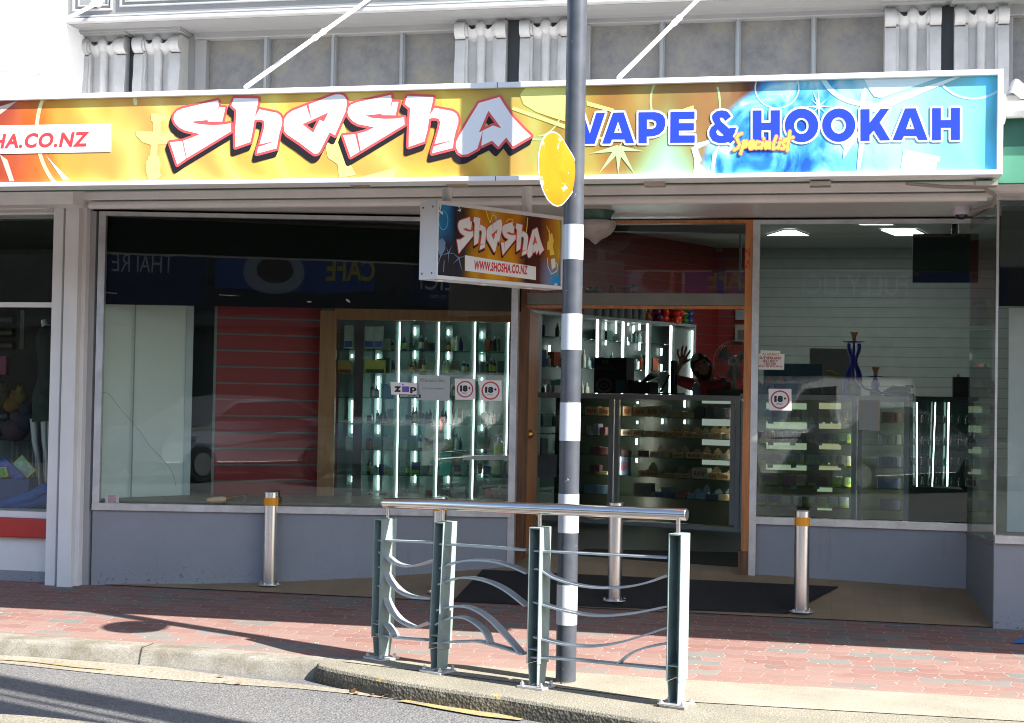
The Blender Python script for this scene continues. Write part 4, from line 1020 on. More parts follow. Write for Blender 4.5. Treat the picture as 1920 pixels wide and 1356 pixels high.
# web address strip at the left
A(pxpoly([(-420, 243), (209, 232), (209, 285), (-420, 297)]), VW, .003)
a = cv((168, 275)); b2 = cv((166, 247)); c0 = cv((46, 276)); 
ws = text_tris('WWW.SHOSHA.CO.NZ', .045, .18, 1.1); wz = text_tris('.CO.NZ', .045, .18, 1.1)
full = max(p[0] for p in ws[0]) - min(p[0] for p in ws[0]); tail = max(p[0] for p in wz[0]) - min(p[0] for p in wz[0])
wid = (a[0] - cv((36, 276))[0]) * full / tail
tx = fit(ws, 0, wid, 0, b2[1] - a[1]); slope = (cv((168, 275))[1] - cv((0, 279))[1]) / (cv((168, 275))[0] - cv((0, 279))[0])
art(FR, .004, ([(a[0] - wid + p[0], a[1] + p[1] + slope * (p[0] - wid)) for p in tx[0]], tx[1]), VR, fs, 'web_address')

# ================================================================ hanging sign
dn, df_ = 9.0 * .9375, 9.75 * .9375
Pn = onD(818, 440, dn); Pf = onD(1056, 440, df_); Pn.z = Pf.z = 0
ex = (Pf - Pn).normalized(); nrm = Vector((ex.y, -ex.x, 0))          # faces the street
if nrm.dot(Pn) > 0: nrm = -nrm
onH = lambda px, py: onP(px, py, Pn, nrm)
L = (Pf - Pn).length
hz0 = (onH(818, 519).z + onH(1054, 547).z) / 2; hz1 = (onH(818, 370).z + onH(1056, 412).z) / 2
hs = thing('hanging_sign', 'small white boxed lightbox sign hanging under the canopy with blue and orange print', 'hanging sign', (Pn.x, Pn.y, hz0))
th_ = .155
Rm = Matrix(((ex.x, -nrm.x, 0, Pn.x), (ex.y, -nrm.y, 0, Pn.y), (0, 0, 1, hz0), (0, 0, 0, 1)))    # local x along sign, y back, z up
H = hz1 - hz0
hsw = mat('sign_box_white', (.72, .73, .77), .4, var=.02)
MB().box(0, L, .004, th_, 0, H, Rm).build('box', hsw, hs, world=True, bevel=.003)
fb = .022
MB().box(0, L, -.012, .003, 0, fb, Rm).box(0, L, -.012, .003, H - fb, H, Rm).box(0, fb * .4, -.012, .003, fb, H - fb, Rm).box(L - fb, L, -.012, .003, fb, H - fb, Rm).build('frame', hsw, hs, world=True, bevel=.002)
stops2 = [(0, (.02, .24, .55)), (.08, (.01, .16, .40)), (.14, (.005, .01, .03)), (.20, (.05, .03, .01)), (.30, (.55, .24, .005)), (.5, (.62, .27, .005)), (.62, (.50, .17, .004)), (.70, (.05, .006, .003)), (.80, (.07, .008, .004)), (.9, (.50, .18, .01)), (.97, (.55, .33, .02)), (1, (.04, .14, .06))]
HM, t_, b_, N_, L_, sep_, u_, wn_, c_, M_ = flame_mat('printed_night_flames', stops2, L, 3.2)
dk = ramp(N_, [(0.30, (0.0, 0.0, 0.0)), (0.5, (1, 1, 1))])
# lower corners: black at the left, blue at the right
s1 = M_('ADD', M_('DIVIDE', sep_.outputs[2], H), M_('MULTIPLY_ADD', wn_.outputs['Fac'], .6, -.3))
ml = N_('ShaderNodeMapRange'); ml.inputs[1].default_value = .25 * L; ml.inputs[2].default_value = .12 * L; L_(sep_.outputs[0], ml.inputs[0])
mh = N_('ShaderNodeMapRange'); mh.inputs[1].default_value = .65; mh.inputs[2].default_value = .40; L_(s1, mh.inputs[0])
c3 = mix(N_, L_, M_('MULTIPLY', ml.outputs[0], mh.outputs[0]), c_, (.015, .012, .02))
mr_ = N_('ShaderNodeMapRange'); mr_.inputs[1].default_value = .80 * L; mr_.inputs[2].default_value = .93 * L; L_(sep_.outputs[0], mr_.inputs[0])
mh2 = N_('ShaderNodeMapRange'); mh2.inputs[1].default_value = .45; mh2.inputs[2].default_value = .25; L_(s1, mh2.inputs[0])
c4 = mix(N_, L_, M_('MULTIPLY', mr_.outputs[0], mh2.outputs[0]), c3, (.02, .28, .62))
L_(c4, b_.inputs['Base Color'])
fo = MB().add([(fb * .3, 0, fb * .8), (L - fb * .8, 0, fb * .8), (L - fb * .8, 0, H - fb * .8), (fb * .3, 0, H - fb * .8)], [(0, 1, 2, 3)]).build('printed_face', HM, hs)
fo.matrix_local = Matrix.Translation(-hs.location) @ Rm
FH2 = (Vector((Pn.x, Pn.y, hz0)), ex, Vector((0, 0, 1)), nrm)
hv = lambda p: pxframe_uv(p, FH2, onH)
# logo: fascia pixels -> fascia metres -> rescaled rectangle
big = [cv((x, y)) for x, y in ((316, 180), (1003, 240), (640, 172), (325, 328))]
ux0, ux1 = big[0][0], big[1][0]; vz1, vz0 = big[2][1], big[3][1]
hx0, hx1 = hv((855, 440))[0], hv((1021, 440))[0]; hv1 = hv((940, 409))[1]; hv0 = hv((857, 486))[1]
kx = (hx1 - hx0) / (ux1 - ux0); kz = (hv1 - hv0) / (vz1 - vz0)
def conv2(p):
    q_ = cv(p); return (hx0 + (q_[0] - ux0) * kx, hv0 + (q_[1] - vz0) * kz)
logo_art(FH2, conv2, hs, kx * 1.15, drop=(-3 / 340, -13 / 340))
h6 = lambda x, y: hv((760 + x / 6.194, 355 + y / 6.194))
art(FH2, .0014, tri_of([[h6(690, 765), h6(1515, 900), h6(1515, 1055), h6(690, 945)]]), VW, hs, 'address_panel')
ta = h6(797, 920); tb = h6(1418, 1008); tc_ = h6(797, 825)
art(FH2, .0022, fit(text_tris('WWW.SHOSHA.CO.NZ', .05, .1, 1.06), ta[0], tb[0], (ta[1] + tb[1]) / 2, tc_[1]), VR, hs, 'web_address')
def hst(pts, w): return stroke([h6(*p) for p in pts], w / 2 * .0006)
art(FH2, .0011, union([hst([(930, 230), (960, 330), (985, 390), (1010, 300), (1040, 310), (1060, 380)], 9), hst([(1170, 380), (1200, 345), (1240, 350), (1255, 385)], 8), hst([(1420, 335), (1410, 450), (1400, 510)], 12), hst([(1640, 430), (1690, 560), (1650, 620), (1650, 700), (1700, 690), (1720, 600), (1700, 510), (1680, 540)], 8), tri_of([[h6(1665, 440), h6(1690, 560), h6(1730, 760), h6(1680, 770), h6(1665, 620)]])]), VY, hs)
art(FH2, .0013, union([tri_of([[h6(1688, 810), h6(1735, 800), h6(1745, 900), h6(1700, 935)]]), hst([(1650, 800), (1655, 900), (1695, 985), (1760, 950), (1765, 870), (1740, 850)], 9), tri_of([[h6(1730, 1090), h6(1765, 1095), h6(1765, 1150), h6(1730, 1145)]]), tri_of([[h6(600, 245), h6(650, 225), h6(635, 262)]]), tri_of([[h6(615, 168), h6(632, 168), h6(628, 225), h6(620, 225)]]), tri_of([[h6(392, 158), h6(420, 175), h6(408, 240), h6(398, 235)]]), tri_of([[h6(362, 210), h6(440, 275), h6(432, 298), h6(362, 236)]])]), mat('vinyl_hazy_white', (.72, .75, .76), .4, var=0), hs)
art(FH2, .0012, union([hst([(365, 660), (390, 600), (430, 575), (460, 620), (455, 700), (400, 800), (370, 900), (365, 950)], 9), hst([(450, 830), (445, 900), (440, 955)], 9), star(*h6(500, 740), [(0, .05), (60, .06), (120, .05), (200, .06), (270, .06)], .12), star(*h6(620, 800), [(20, .06), (90, .05), (150, .06), (220, .06), (290, .09)], .12), star(*h6(380, 690), [(20, .05), (90, .05), (290, .05)], .12)]), mat('vinyl_dusty_blue', (.12, .22, .38), .4, var=0), hs)
art(FH2, .0010, union([ring(*h6(440, 360), .035, .055, .002), ring(*h6(1030, 340), .02, .03, .002)]), mat('vinyl_sky', (.10, .50, .78), .4, var=0), hs)
# screws on the end panel and clips below
mb = MB()
for y_ in (.035, th_ - .03):
    for z_ in (.035, H - .035):
        mb.tube(Rm @ Vector((-.003, y_, z_)), Rm @ Vector((.002, y_, z_)), .006, 8)
mb.build('screw', mat('screw_dark', (.15, .15, .17), .4, .8), hs, world=True)
for s_ in (.03, .36, .72):
    MB().box(L * s_, L * s_ + .05, .02, .05, -.012, 0, Rm).build('clip', ALU, hs, world=True, bevel=.003)
for px, w_ in ((853, 20), (1003, 20)):
    c = onH(px, 440) - nrm * th_ * .5
    k = (c - CAM).dot(FH); r_ = w_ / 2 / FPX * k
    MB().tube((c.x, c.y, hz1 - .002), (c.x, c.y, CEILZ + .19), r_, 18).build('hanger_pipe', CREAM, hs, smooth=True, world=True)
# ================================================================ street furniture
# ---- pedestrian crossing pole
pb = onZ(1060.5, 1280, 0.008)
PR = 0.0525
pole = thing('crossing_pole', 'black and white banded crossing pole with a scratched orange disc near its top', 'pole', tuple(pb))
PDK = bpy.data.materials.new('chipped_navy_paint'); PDK.use_nodes = True
t = PDK.node_tree; b = t.nodes['Principled BSDF']; N = t.nodes.new; Lk = t.links.new
tc = N('ShaderNodeTexCoord'); n1 = noise(N, Lk, tc.outputs['Object'], 9, 4); r1 = ramp(N, [(0.35, (.048, .055, .068)), (0.7, (.072, .08, .095))]); Lk(n1, r1.inputs[0])
n2 = noise(N, Lk, tc.outputs['Object'], 26, 6, .7); r2 = ramp(N, [(0.672, (0, 0, 0)), (0.68, (1, 1, 1))]); Lk(n2, r2.inputs[0])
Lk(mix(N, Lk, r2.outputs[0], r1.outputs[0], (.62, .60, .54)), b.inputs['Base Color']); b.inputs['Roughness'].default_value = .38
PWH = mat('reflective_white_wrap', (.56, .57, .60), .35, var=.03, scale=12)
MB().tube((0, 0, 0), (0, 0, 5.6), PR, 40).build('shaft', PDK, pole, smooth=True)
dep = (pb - CAM).dot(FH)
def pz(px, py): return onD(px, py, dep - PR * .9).z - pb.z
for y0, y1 in ((420, 486), (588, 656), (755, 827), (927, 1000), (1098, 1173)):
    MB().tube((0, 0, pz(1068, y1)), (0, 0, pz(1068, y0)), PR + .0016, 40).build('white_band', PWH, pole, smooth=True)
MB().lathe([(PR + .012, -.002), (PR + .010, .004), (PR + .002, .010)], n=32).build('base_grout', KERBM, pole)
# disc, folded where it meets the pole
DM, t, b, N, Lk = node_mat('scratched_orange_disc')
tc = N('ShaderNodeTexCoord'); n2 = noise(N, Lk, tc.outputs['Object'], 8, 7, .72); r2 = ramp(N, [(0.612, (0, 0, 0)), (0.622, (1, 1, 1))]); Lk(n2, r2.inputs[0])
n3 = noise(N, Lk, tc.outputs['Object'], 3, 3); r3 = ramp(N, [(0.3, (.50, .15, .004)), (0.7, (.56, .19, .008))]); Lk(n3, r3.inputs[0])
Lk(mix(N, Lk, r2.outputs[0], r3.outputs[0], (.70, .68, .62)), b.inputs['Base Color']); b.inputs['Roughness'].default_value = .85; b.inputs['Specular IOR Level'].default_value = .15
dc = onD(1041, 317.5, dep - .185); RD = 66.5 * dep / FPX
th = radians(61)
exd = (RH * cos(th) + FH * sin(th)).normalized(); nd = Vector((-exd.y, exd.x, 0)); nd = nd if nd.dot(FH) < 0 else -nd
n_ = 72; vs = []; 
def dp(i, r, o):
    a = 2 * pi * i / n_; x = cos(a) * r; z = sin(a) * r * 1.0
    x2 = x + z * -.10 * .5                                   # slightly skewed, bent sheet
    bend = -max(0, x - RD * .55) ** 2 * 5.0
    return dc + exd * x2 + Vector((0, 0, z)) - nd * bend + nd * o - pb
rings = [(0.0, .003), (.5, .003), (.97, .003), (1.0, .001), (1.0, -.001), (.97, -.003), (0.0, -.003)]
for r_, o_ in rings:
    jit = [1 + (random.uniform(-.006, .006) if r_ == 1.0 else 0) for _ in range(n_)]
    vs += [dp(i, RD * max(r_, .01) * jit[i], o_) for i in range(n_)]
fs_ = [(k * n_ + j, k * n_ + (j + 1) % n_, (k + 1) * n_ + (j + 1) % n_, (k + 1) * n_ + j) for k in range(len(rings) - 1) for j in range(n_)]
d_ = MB().add(vs, fs_).build('disc', DM, pole, smooth=True)
rm_ = MB().path([dp(i, RD * 1.004, 0) for i in range(n_ + 1)], .0035, 6).build('rim', mat('peeling_rim', (.72, .70, .66), .7, bump=.8, bscale=90), d_)
MB().box(-.02, .02, -.02, .02, -.03, .03, Matrix.Translation(dc - pb + exd * (RD * .86) - nd * .03)).build('clamp', ALU, pole)

# ---- bollards
OR_ = mat('orange_reflective_band', (.85, .33, .01), .35, var=.12, scale=14)
BS = mat('bollard_steel', (.72, .72, .73), .24, 1.0, var=.06, scale=5, stretch=(30, 30, .6))
bp0 = onG(505, 1104); bp0.z = max(gz(bp0.y), floorz(bp0.x, bp0.y) if bp0.y > YB else 0) + .003
top = onD(507, 922, (bp0 - CAM).dot(FH)).z
BH = top - bp0.z; BR = .0505
k_ = (bp0 - CAM).dot(FH) / FPX
zb1 = top - bp0.z - (948 - 922) * k_; zb2 = top - bp0.z - (933 - 922) * k_
bol = thing('bollard', 'steel bollard with orange band in front of the large left window, leftmost of four', 'bollard', tuple(bp0), 0, 'steel bollards along the shopfront')
MB().tube((0, 0, 0), (0, 0, BH), BR, 32).build('post', BS, bol, smooth=True, bevel=.004)
MB().tube((0, 0, zb1), (0, 0, zb2), BR + .0012, 32).build('orange_band', OR_, bol, smooth=True)
MB().lathe([(.080, 0), (.080, .006), (BR, .007)], n=28).build('base_flange', ALU, bol)
for a_ in range(4):
    an = a_ * pi / 2 + pi / 4 + .6
    MB().tube((.068 * cos(an), .068 * sin(an), .005), (.068 * cos(an), .068 * sin(an), .018), .009, 6).build('bolt', ALU, bol)
for px, py, lb in ((822, 1121, 'steel bollard behind the second green railing post, second from the left of four'), (1152, 1137, 'steel bollard standing on the doormat edge, between the pole and the right railing post'), (1502, 1155, 'steel bollard with orange band in front of the right window, rightmost of four')):
    p = onG(px, py); p.z = max(gz(p.y), floorz(p.x, p.y) if p.y > YB else 0) + .003; recopy(bol, tuple(p), random.uniform(0, 1), lb)

# ---- green railing
RG, t, b, N, Lk = node_mat('sage_green_paint')
tc = N('ShaderNodeTexCoord'); n1 = noise(N, Lk, tc.outputs['Object'], 7, 5); r1 = ramp(N, [(0.35, (.215, .28, .262)), (0.65, (.27, .342, .32))]); Lk(n1, r1.inputs[0])
n2 = noise(N, Lk, tc.outputs['Object'], 19, 6, .72); r2 = ramp(N, [(0.66, (0, 0, 0)), (0.70, (1, 1, 1))]); Lk(n2, r2.inputs[0])
Lk(mix(N, Lk, r2.outputs[0], r1.outputs[0], (.10, .075, .05)), b.inputs['Base Color']); b.inputs['Roughness'].default_value = .55
setbump(N, Lk, b, noise(N, Lk, tc.outputs['Object'], 60, 4), .2, .01)
RB_ = mat('rail_bar_paint', (.40, .44, .46), .38, .25, var=.10, scale=14)
HR = mat('polished_handrail', (.66, .62, .60), .16, 1.0, var=.08, scale=4, stretch=(2, 2, 2))
bases = [onZ(716, 1234, .012), onZ(823, 1258, .012), onZ(1007, 1287, .012), onZ(1268, 1322, .012)]
tops = [(723, 972), (836, 978), (1013, 988), (1274, 1000)]
rl = thing('railing', 'sage green pedestrian railing with curved flat bars and a steel handrail', 'railing', tuple(bases[1]))
dirs = []
for i in range(4):
    a = bases[max(0, i - 1)]; b_ = bases[min(3, i + 1)]; dirs.append((b_ - a).normalized())
zt_ = []
for i, (p, tp_) in enumerate(zip(bases, tops)):
    dd_ = dirs[i]; nn = Vector((dd_.y, -dd_.x, 0)); nn = nn if nn.y < 0 else -nn        # towards the street
    D_ = (p - CAM).dot(FH); tz = onD(tp_[0], tp_[1], D_).z; zt_.append(tz)
    lean = onD(tp_[0], tp_[1], D_) - onD(p.x * 0 + (716, 823, 1007, 1268)[i], 1100, D_); 
    lx_ = (onD(*tp_, D_) - p); lx_.z = 0; lx_ = lx_ - dd_ * 0
    off = (onD(tp_[0], tp_[1], D_) - onD(tp_[0] - 0, tp_[1], D_))
    # lean of the post seen in the photo: top is shifted along the railing
    sh_t = (onD(tp_[0], tp_[1], D_) - p).dot(RH) * 1.0
    T = RH * sh_t
    w_ = .0335; dpt = .055; tk = .006
    def P_(u, v, z, taper=1.0):
        f_ = (z - p.z) / (tz - p.z)
        return p + dd_ * (u * taper) + nn * (v * taper) + T * f_ * 1.0 + Vector((0, 0, z - p.z))
    zb_ = p.z + .12
    m = MB()
    def slab(u0, u1, v0, v1, z0, z1, t0=1.0, t1=1.0):
        m.hexa([P_(u0, v0, z0, t0), P_(u1, v0, z0, t0), P_(u1, v1, z0, t0), P_(u0, v1, z0, t0)], [P_(u0, v0, z1, t1), P_(u1, v0, z1, t1), P_(u1, v1, z1, t1), P_(u0, v1, z1, t1)])
    ztp = tz
    for z0, z1, s0, s1 in ((zb_, ztp, 1, 1), (p.z + .012, zb_ - .001, .70, .86)):
        slab(-w_, -w_ + tk, -dpt, dpt, z0, z1, s0, s1); slab(w_ - tk, w_, -dpt, dpt, z0, z1, s0, s1)
        slab(-w_ + tk, w_ - tk, -dpt, -dpt + tk, z0, z1, s0, s1)
    slab(-w_ + tk, w_ - tk, -dpt + tk, dpt, ztp - .008, ztp)
    slab(-w_ + tk, w_ - tk, -dpt + tk, dpt - .004, zb_ + .07, zb_ + .076)
    po = m.build('post', RG, rl, world=True, bevel=.0015)
    Rp = Matrix(((dd_.x, nn.x, 0, p.x), (dd_.y, nn.y, 0, p.y), (0, 0, 1, p.z), (0, 0, 0, 1)))
    bpm = MB().box(-.075, .075, -.065, .075, -.004 if i < 3 else -.03, .008, Rp); bpm.build('base_plate', ALU if i < 3 else KERBM, rl, world=True, bevel=.002)
    if i == 3: MB().box(-.070, .070, -.06, .07, .0085, .014, Rp).build('base_plate', ALU, rl, world=True, bevel=.002)
    for (u, v) in ((-.056, -.045), (.056, -.045), (-.056, .055), (.056, .055)):
        MB().tube(Rp @ Vector((u, v, .01)), Rp @ Vector((u, v, .022)), .0115, 6).tube(Rp @ Vector((u, v, .022)), Rp @ Vector((u, v, .030)), .0065, 8).build('bolt', ALU, rl, world=True)
    # stub carrying the handrail
hx = [(722, 943), (828, 946), (1010, 954), (1288, 965)]
hp = []
for i in (0, 1, 2, 3):
    D_ = (bases[i] - CAM).dot(FH); hp.append(onD(hx[i][0], hx[i][1], D_))
d0 = (hp[0] - hp[1]).normalized()
pts = [hp[0]] + [hp[0].lerp(hp[1], .5)] + [hp[1]] + [hp[1].lerp(hp[2], .5)] + [hp[2], hp[2].lerp(hp[3], .5), hp[3]]
MB().path(pts, .0295, 24).build('handrail', HR, rl, smooth=True, world=True, bevel=.004)
for i, (tx, tp_) in enumerate(zip((727, 828, 1012, 1272), tops)):
    D_ = (bases[i] - CAM).dot(FH); a = onD(tx, tp_[1] + 4, D_ - .0); b_ = onD(tx, hx[i][1] + 2, D_)
    MB().tube(a, b_, .0105, 14).build('handrail_stub', STEEL, rl, smooth=True, world=True)
R3 = lambda x, y: (640 + x / 2.975, 900 + y / 2.975)
R4 = lambda x, y: (940 + x / 2.9725, 900 + y / 2.9725)
BAYS = [
 (0, 1, R3, [[(215,336),(440,345),(540,352)], [(225,398),(262,430),(310,465),(380,482),(450,470),(535,442)], [(225,488),(240,490),(275,560),(340,625),(420,655),(515,660)], [(222,588),(237,600),(265,690),(320,770),(400,818),(440,815),(505,790)], [(200,778),(250,800),(285,840),(302,870)], [(195,852),(300,875),(490,893)]]),
 (1, 2, R3, [[(565,357),(800,372),(1045,391)], [(565,492),(600,475),(640,460),(740,447),(860,455),(960,483),(1045,520)], [(555,582),(640,550),(720,545),(820,565),(920,612),(1035,700)], [(545,726),(620,706),(720,710),(820,765),(920,865),(1012,972)], [(538,806),(620,768),(700,770),(770,810),(815,860),(832,912)], [(512,908),(700,900),(800,905),(1025,970)]]),
 (2, 3, R4, [[(195,394),(500,410),(935,433)], [(195,495),(230,500),(300,545),(430,585),(560,600),(700,595),(820,570),(935,528)], [(190,678),(350,725),(480,750),(600,755),(750,740),(935,703)], [(190,872),(330,910),(450,925),(560,922),(700,895),(935,820)], [(655,1022),(720,970),(800,935),(935,908)], [(175,985),(400,1000),(650,1025),(930,1051)]]),
]
def smooth_poly(P, n=6):
    P = [Vector((a, b, 0)) for a, b in P]
    if len(P) < 3: return P
    out = []
    for i in range(len(P) - 1):
        p0 = P[max(i - 1, 0)]; p1 = P[i]; p2 = P[i + 1]; p3 = P[min(i + 2, len(P) - 1)]
        for k in range(n):
            t_ = k / n; out.append(0.5 * ((2 * p1) + (p2 - p0) * t_ + (2 * p0 - 5 * p1 + 4 * p2 - p3) * t_ ** 2 + (3 * p1 - p0 - 3 * p2 + p3) * t_ ** 3))
    return out + [P[-1]]
for i, j, R_, bars in BAYS:
    A_, B_ = bases[i], bases[j]; d_ = (B_ - A_); d_.z = 0; d_.normalize(); nrm_ = Vector((d_.y, -d_.x, 0))
    for bar in bars:
        pts = [onP(*R_(q_.x, q_.y), A_, nrm_) for q_ in smooth_poly(bar)]
        MB().strip(pts, nrm_ * .028, .0045).build('curved_bar', RB_, rl, world=True)

# ---- small fixtures on the shop: security camera, glass lamp, stickers, mats
cp = onY(1803, 383, 10.0); cz = CEILZ
cam_t = thing('security_camera', 'small white dome security camera under the recess ceiling near the right corner', 'security camera', (cp.x, cp.y, cz))
MB().lathe([(.058, 0), (.060, -.02), (.055, -.04), (.045, -.052)], n=28).build('housing', mat('camera_plastic', (.62, .58, .66), .35), cam_t, smooth=True)
MB().lathe([(.04, -.045), (.038, -.062), (.026, -.078), (.001, -.084)], n=24).build('lens_dome', mat('camera_dome', (.01, .015, .03), .08, spec=.8), cam_t, smooth=True)
lp = onY(1117, 405, 10.05)
lamp = thing('ceiling_lamp', 'frosted glass pendant bowl with a green metal collar hanging over the doorway', 'ceiling lamp', (lp.x, lp.y, CEILZ))
k_ = (lp - CAM).dot(FH) / FPX
pr = [(30, 390), (32, 396), (29, 412), (27, 418)]
MB().lathe([(36 * k_, .0), (34 * k_, -.012), (30 * k_, -.03), (27 * k_, -.065)], n=32).build('collar', mat('verdigris_collar', (.05, .12, .09), .4, .3, var=.3, scale=20), lamp, smooth=True)
vs = MB(); n = 48; prof = [(27, -.065), (36, -.075), (37.5, -.10), (35, -.13), (28, -.165), (20, -.185), (12, -.198), (6, -.22), (1, -.235)]
V_ = []
for r_, z_ in prof:
    for i in range(n):
        a_ = 2 * pi * i / n; f_ = 1 + .035 * cos(a_ * 10) * (1 if r_ > 10 else 0); V_.append((cos(a_) * r_ * k_ * f_, sin(a_) * r_ * k_ * f_, z_))
vs.add(V_, [(i * n + j, i * n + (j + 1) % n, (i + 1) * n + (j + 1) % n, (i + 1) * n + j) for i in range(len(prof) - 1) for j in range(n)])
vs.build('glass_bowl', mat('frosted_glass', (.42, .38, .36), .35, var=.15, scale=12), lamp, smooth=True)

WFR = (Vector((LA.x, LA.y, 0)), (LBp - LA).normalized(), Vector((0, 0, 1)), -FH)      # left window: faces the camera squarely
def stickplane(which):
    if which == 'L':
        n__ = -FH; P0 = LA + n__ * .008; e = RH
        return (Vector((P0.x, P0.y, 0)), e, Vector((0, 0, 1)), n__), (lambda px, py: onP(px, py, P0, n__))
    P0 = Vector((0, YR - .008, 0)); return (P0, Vector((1, 0, 0)), Vector((0, 0, 1)), Vector((0, -1, 0))), (lambda px, py: onP(px, py, P0, Vector((0, -1, 0))))
PAPER = mat('sticker_white', (.80, .80, .81), .45, var=.02); PAPG = mat('paper_behind_glass', (.42, .48, .49), .6, var=.03); SRED = mat('sticker_red', (.50, .05, .06), .45, var=0); SBLK = mat('sticker_black', (.012, .012, .02), .45, var=0); SPUR = mat('sticker_violet', (.16, .09, .50), .45, var=0)
def sticker(which, poly, name, label, m=PAPER):
    fr_, pl = stickplane(which)
    uv = [pxframe_uv(p, fr_, pl) for p in poly]
    c = pl(*poly[0]); o = thing(name, label, 'sticker' if name == 'sticker' else 'notice', tuple(c))
    MB().prism(uv, fr_, 0, .0012).build('sheet', m, o, world=True)
    f = lambda p: pxframe_uv(p, fr_, pl)
    return o, fr_, f
def txt(o, fr_, f, s, p0, p1, m, bold=.02, d=.002, nm='lettering'):
    a = f(p0); b_ = f(p1)
    MB().flat(fit(text_tris(s, bold), min(a[0], b_[0]), max(a[0], b_[0]), min(a[1], b_[1]), max(a[1], b_[1])), fr_, d).build(nm, m, o, world=True)
def age(which, x0, y0, x1, y1, label):
    o, fr_, f = sticker(which, [(x0, y0), (x1, y0 + .5), (x1 + .5, y1), (x0 + .5, y1 - .5)], 'sticker', label)
    w = x1 - x0; h = y1 - y0; c = f((x0 + w / 2, y0 + h / 2)); r_ = (f((x0 + w * .88, y0))[0] - f((x0 + w * .12, y0))[0]) / 2
    MB().flat(ring(c[0], c[1], r_, r_, r_ * .085), fr_, .002).build('red_ring', SRED, o, world=True)
    txt(o, fr_, f, '18', (x0 + w * .25, y0 + h * .61), (x0 + w * .63, y0 + h * .32), SBLK, .10)
    txt(o, fr_, f, '+', (x0 + w * .66, y0 + h * .51), (x0 + w * .77, y0 + h * .38), SBLK, .07)
    txt(o, fr_, f, 'ONLY', (x0 + w * .33, y0 + h * .73), (x0 + w * .62, y0 + h * .65), SBLK, .0)
age('L', 853, 710, 891, 750, 'white age limit sticker with a red ring on the left window, beside the grey notice')
age('L', 899, 713, 940.5, 752, 'white age limit sticker with a red ring on the left window, nearest the doorway')
age('R', 1441, 729, 1484, 770, 'white age limit sticker with a red ring low on the right window')
o, fr_, f = sticker('L', [(782, 703), (844, 704.5), (843, 752), (781, 750)], 'paper_notice', 'plain grey paper notice with two faint lines of writing inside the left window', PAPG)
GT = mat('faint_ink', (.10, .14, .16), .6, var=0)
txt(o, fr_, f, 'Will be back at 10min', (787, 716), (833, 710), GT, .0); txt(o, fr_, f, 'Sorry for any inconvenience', (792, 731), (832, 726.5), GT, .0)
o, fr_, f = sticker('L', [(732, 716), (785, 718.5), (787, 741), (733.5, 740)], 'sticker', 'white payment sticker with black lettering and a violet square on the left window')
txt(o, fr_, f, 'z', (739, 735), (752, 724.5), SBLK, .06); txt(o, fr_, f, 'p', (769, 737.5), (781, 726), SBLK, .06)
a, b_ = f((754, 724.5)), f((767, 735.5)); MB().flat(([(a[0], a[1]), (b_[0], a[1]), (b_[0], b_[1]), (a[0], b_[1])], [(0, 1, 2), (0, 2, 3)]), fr_, .002).flat(disc(f((755.5, 721))[0], f((755.5, 721))[1], .006, .006), fr_, .0022).build('violet_square', SPUR, o, world=True)
a, b_ = f((747, 739.5)), f((789, 746.5)); MB().flat(([(a[0], a[1]), (b_[0], a[1]), (b_[0], b_[1]), (a[0], b_[1])], [(0, 1, 2), (0, 2, 3)]), fr_, .0026).build('black_strip', SBLK, o, world=True)
txt(o, fr_, f, 'ZIP NOW, PAY LATER', (750, 745), (786, 741.5), PAPER, .02, .0032)
o, fr_, f = sticker('R', [(1418.5, 663), (1426, 663), (1426, 657), (1463, 658), (1463, 664), (1471, 664), (1470, 693.5), (1418, 693)], 'sticker', 'cream alarm company sticker with stepped top and red lettering high on the right window', mat('sticker_cream', (.70, .68, .62), .5, var=.03))
SR2 = mat('sticker_maroon', (.30, .02, .03), .5, var=0); SGO = mat('sticker_gold', (.45, .28, .10), .5, var=0)
txt(o, fr_, f, 'ALARMED', (1429, 666.5), (1461, 662), SGO, .02); txt(o, fr_, f, 'SUTHERLAND', (1424, 673.5), (1465, 669), SR2, .04); txt(o, fr_, f, 'SECURITY', (1430, 679), (1459, 674.7), SR2, .04)
txt(o, fr_, f, 'CENTRE', (1432, 684), (1455, 680), SR2, .04); txt(o, fr_, f, 'WHG. 438 8396 24 Hrs', (1421, 688.5), (1467, 685), SR2, .03)
o, fr_, f = sticker('L', [(198, 931), (201, 927), (220, 927.5), (223, 931), (223, 944), (197, 944)], 'sticker', 'tiny white and red sticker in the bottom left corner of the left window', mat('sticker_pinkish', (.55, .48, .50), .5, var=.05))
for k_, y_ in enumerate((930, 934, 937.5, 941)): txt(o, fr_, f, ('SECURITY', 'SUTHERLAND', 'SECURITY', 'CENTRE')[k_], (203, y_ + 1.6), (218, y_ - .8), SR2, .02)
# notice with an ochre border hanging on the right window (its code is left out)
o, fr_, f = sticker('R', [(1612, 750), (1650, 751), (1649, 808), (1610, 806)], 'paper_notice', 'grey framed notice with a dashed ochre border standing inside the right window', mat('notice_grey', (.22, .24, .24), .6, var=.05))
MB().flat(union([stroke([f((1614, 753)), f((1648, 754))], .0015), stroke([f((1614, 753)), f((1612, 804))], .0015), stroke([f((1648, 754)), f((1647, 805))], .0015)]), fr_, .002).build('border', SGO, o, world=True)
